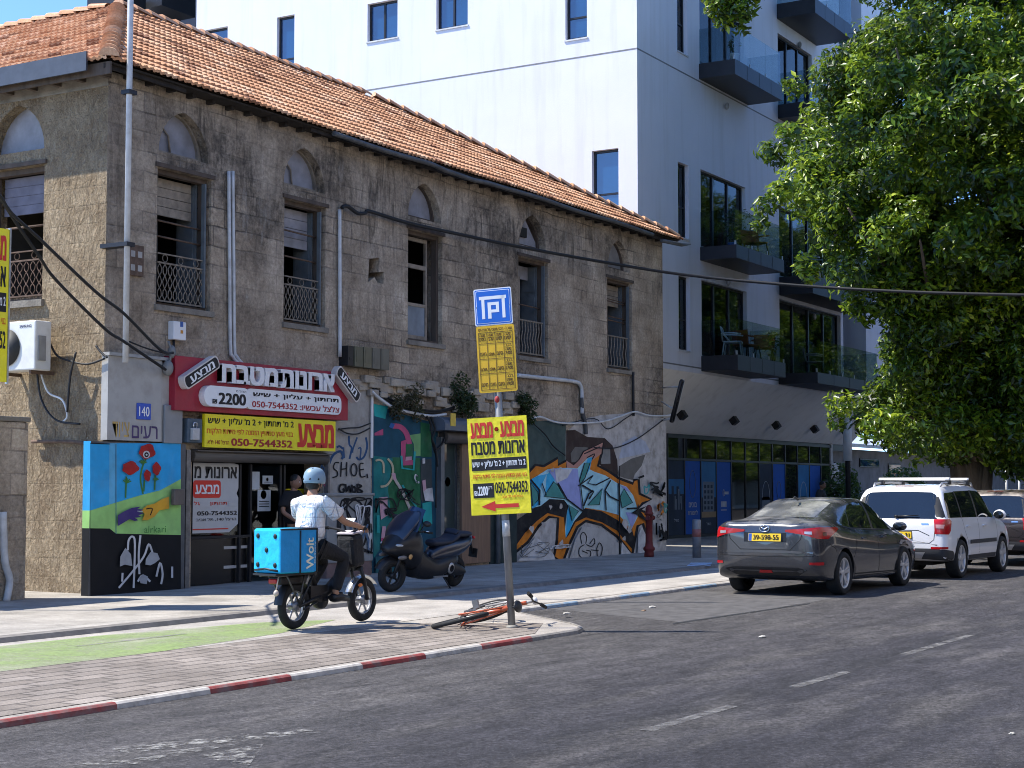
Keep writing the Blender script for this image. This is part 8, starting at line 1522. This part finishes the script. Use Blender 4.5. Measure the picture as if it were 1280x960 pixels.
ws.add(vs, [(i * nc + k, i * nc + k + 1, (i + 1) * nc + k + 1, (i + 1) * nc + k) for i in range(nr - 1) for k in range(nc - 1)], 0, True); ws.build('windscreen', pm('smoked blue screen', (.012, .035, .085), .08, 0, .1, 2, 0, 1, .8), SCT)
for s in (-1, 1):
    l_ = MB(); l_.ell((WBs + .08, s * .15, .80), (.10, .075, .032), 0, 12, 8, None); l_.build('headlight', pm('headlight glass', (.35, .36, .36), .1, .2), SCT); l_ = MB(); l_.ell((WBs - .10, s * .27, .62), (.05, .02, .045), 0, 10, 8); l_.build('indicator', pm('amber lens', (.5, .28, .10), .2), SCT)
    m_ = MB(); m_.tube([Ms @ Vector((WBs - .35, s * .25, 1.06)), Ms @ Vector((WBs - .33, s * .36, 1.17))], .010, 6); m_.ell(tuple(Ms @ Vector((WBs - .33, s * .43, 1.19))), (.04, .085, .05), 0, 12, 8); m_.build('mirror', BLACK, SCT)
    m_ = MB(); m_.tube([Ms @ Vector((WBs - .46, s * .22, 1.03)), Ms @ Vector((WBs - .52, s * .36, 1.03))], .02, 8); m_.build('grip', RUBBER, SCT); m_ = MB(); m_.tube([Ms @ Vector((WBs - .40, s * .25, 1.05)), Ms @ Vector((WBs - .43, s * .38, 1.055))], .008, 6); m_.build('brake_lever', CHROME, SCT)
    g = MB(); g.ell((WBs + .02, s * .20, .60), (.13, .03, .035), 0, 12, 8, None); g.build('intake', pm('grey intake', (.20, .18, .17), .5), SCT)
f = MB(); f.tube([Ms @ Vector((WBs - .40, -.26, 1.04)), Ms @ Vector((WBs - .36, 0, 1.00)), Ms @ Vector((WBs - .40, .26, 1.04))], .018, 8); f.ell(tuple(Ms @ Vector((WBs - .36, 0, 1.02))), (.10, .13, .06)); f.build('handlebar', BLACK, SCT)
hull([(.15, .50, .16, .10, 2.6), (.45, .42, .22, .17, 2.8), (.80, .36, .24, .17, 3), (1.05, .40, .24, .22, 3), (WBs - .42, .52, .22, .28, 2.8)]).build('floor_fairing', SBK, SCT)
hull([(-.38, .86, .05, .05, 2), (-.25, .80, .13, .10, 2.4), (0, .72, .17, .15, 2.5), (.35, .66, .18, .18, 2.6), (.65, .62, .16, .16, 2.5), (.85, .55, .10, .10, 2.2)]).build('tail_fairing', NAVY, SCT)
hull([(-.28, .935, .10, .035, 2.4), (-.1, .93, .15, .05, 2.6), (.12, .93, .16, .06, 2.6), (.20, .90, .165, .075, 2.6), (.34, .83, .17, .05, 2.6), (.60, .80, .16, .055, 2.6), (.82, .79, .10, .06, 2.2)]).build('seat', SEATM, SCT); hull([(.14, .95, .13, .03, 2.4), (.20, .98, .14, .05, 2.4), (.25, .95, .13, .03, 2.4)]).build('backrest', SEATM, SCT)
l_ = MB(); l_.box(-.42, -.36, -.09, .09, .84, .89); l_.build('tail_light', LAMPR, SCT, .015); f = MB(); f.add([(-.40, -.02, .82), (-.40, .02, .82), (-.52, .02, .55), (-.52, -.02, .55), (-.38, -.02, .82), (-.38, .02, .82), (-.49, .02, .55), (-.49, -.02, .55)], [(0, 1, 2, 3), (7, 6, 5, 4), (0, 3, 7, 4), (1, 5, 6, 2)]); f.box(-.53, -.515, -.09, .09, .50, .66); f.build('plate_holder', BLACK, SCT)
e = MB(); hull([(-.08, .29, .05, .05, 2.2), (.1, .32, .06, .10, 2.4), (.4, .36, .07, .12, 2.6), (.55, .38, .05, .09, 2.2)], 14, e, 0, T(0, .14, 0)); e.build('engine_cover', SBK, SCT); MB().lathe([(.0, .03), (.075, .028), (.095, .012), (.10, 0)], 22, 0, T(.42, .205, .37) @ rotm('X', -90)).lathe([(.05, .031), (.055, .032), (.06, .031)], 20, 1, T(.42, .205, .37) @ rotm('X', -90)).build('round_cover', [pm('pale alloy cover', (.45, .44, .42), .35, .6), DKMET], SCT)
e = MB(); e.tube([(.45, -.20, .25), (.15, -.21, .27), (-.2, -.21, .36)], [.03, .055, .06], 10); e.build('exhaust', DKMET, SCT); e = MB(); e.tube([(.62, .18, .26), (.52, .32, .035)], .014, 6); e.box(.46, .56, .29, .35, .02, .04); e.build('side_stand', DKMET, SCT); MB().box(.55, .95, .235, .26, .235, .262).build('foot_strip', pm('pale strip', (.3, .31, .32), .3, .6), SCT)
# ---------------------------------------------------------------- bicycle lying against the pole
q = gx(600, 778, 0); BKr = thing('bicycle', 'orange-red bicycle fallen flat on the pavement at the foot of the sign pole', 'bicycle', (0, 0, 0))
q0 = np.array(gx(566, 781, 0)); 
q0 = np.array(gx(590, 782, 0)); _x = Vector(F0) * .96 + Vector(R_) * .27; _x.z = .02; _x.normalize(); _z = Vector(R_) * math.cos(math.radians(13)) + Vector((0, 0, 1)) * math.sin(math.radians(13)); _z = (_z - _x * _z.dot(_x)).normalized(); _y = _z.cross(_x)
BKr.matrix_world = Matrix(((_x.x, _y.x, _z.x, q0[0] - .45 * _x.x), (_x.y, _y.y, _z.y, q0[1] - .45 * _x.y), (_x.z, _y.z, _z.z, .10), (0, 0, 0, 1)))
ORG = pm('orange red frame paint', (.52, .10, .03), .35, 0, .12, 8, 0, 1, .5, .5); THIN = RUBBER; rB = .33
bike_wheel(BKr, (0, 0, 0), rB, .048, 20, THIN, pm('bike rim', (.12, .12, .12), .4, .6), 0, .004, None, True); bike_wheel(BKr, (1.04, 0, 0), rB, .048, 20, THIN, pm('bike rim', (.12, .12, .12), .4, .6), 14, .004, None, True)
f = MB()
for a, b_ in (((.40, 0, -.05), (.26, 0, .50)), ((.40, 0, -.05), (.86, 0, .42)), ((.29, 0, .43), (.84, 0, .50)), ((.84, 0, .40), (.82, 0, .56))): f.tube([a, b_], .024, 8)
for s in (-1, 1): f.tube([(.40, s * .03, -.05), (0, s * .06, 0)], .011, 6); f.tube([(.28, s * .02, .44), (0, s * .06, 0)], .010, 6)
f.build('frame', ORG, BKr); f = MB()
for s in (-1, 1): f.tube([(.86, s * .05, .38), (.92, s * .055, .25), (1.04, s * .055, 0)], .013, 6)
f.tube([(.86, -.055, .38), (.86, .055, .38)], .018, 6); f.tube([(.86, 0, .38), (.81, 0, .64)], .015, 6); f.build('fork', pm('pale fork', (.4, .38, .36), .35, .4), BKr)
f = MB(); f.tube([(1.08, -.10, .70), (.93, -.05, .68), (.81, 0, .64), (.70, .05, .66), (.55, .10, .67)], .012, 6); hb2 = f.build('handlebar', DKMET, BKr); f = MB()
for s in (-1, 1): f.tube([(.81 - s * .16, s * .06, .68), (.81 - s * .29, s * .11, .69)], .021, 8)
f.build('grip', RUBBER, hb2); f = MB(); f.tube([(.26, 0, .50), (.24, 0, .60)], .013, 6); f.ell((.22, 0, .62), (.14, .07, .03), 0, 12, 8); f.build('saddle', BLACK, BKr)
f = MB(); f.lathe([(.085, -.004), (.09, 0), (.085, .004), (.0, .004)], 24, 0, T(.40, -.05, -.05) @ rotm('X', 90))
for s, a in ((-1, 70), (1, 250)): M = T(.40, s * .07, -.05) @ rotm('Y', a); f.box(-.01, .17, -.008, .008, -.012, .012, 0, M); f.box(.13, .21, (.01 if s > 0 else -.10), (.10 if s > 0 else -.01), -.012, .012, 0, M)
f.build('pedal_crank', pm('grey crank', (.25, .25, .25), .4, .6), BKr); f = MB(); f.tube([(.40, -.05, .03), (0, -.05, .04)], .006, 4); f.tube([(.40, -.05, -.13), (0, -.05, -.04)], .006, 4); f.build('chain', RUST, BKr); f = MB(); f.ell((.95, 0, .62), (.03, .045, .035)); f.build('lamp', pm('lamp lens', (.6, .6, .62), .1), BKr)
# rags of writing elsewhere, last
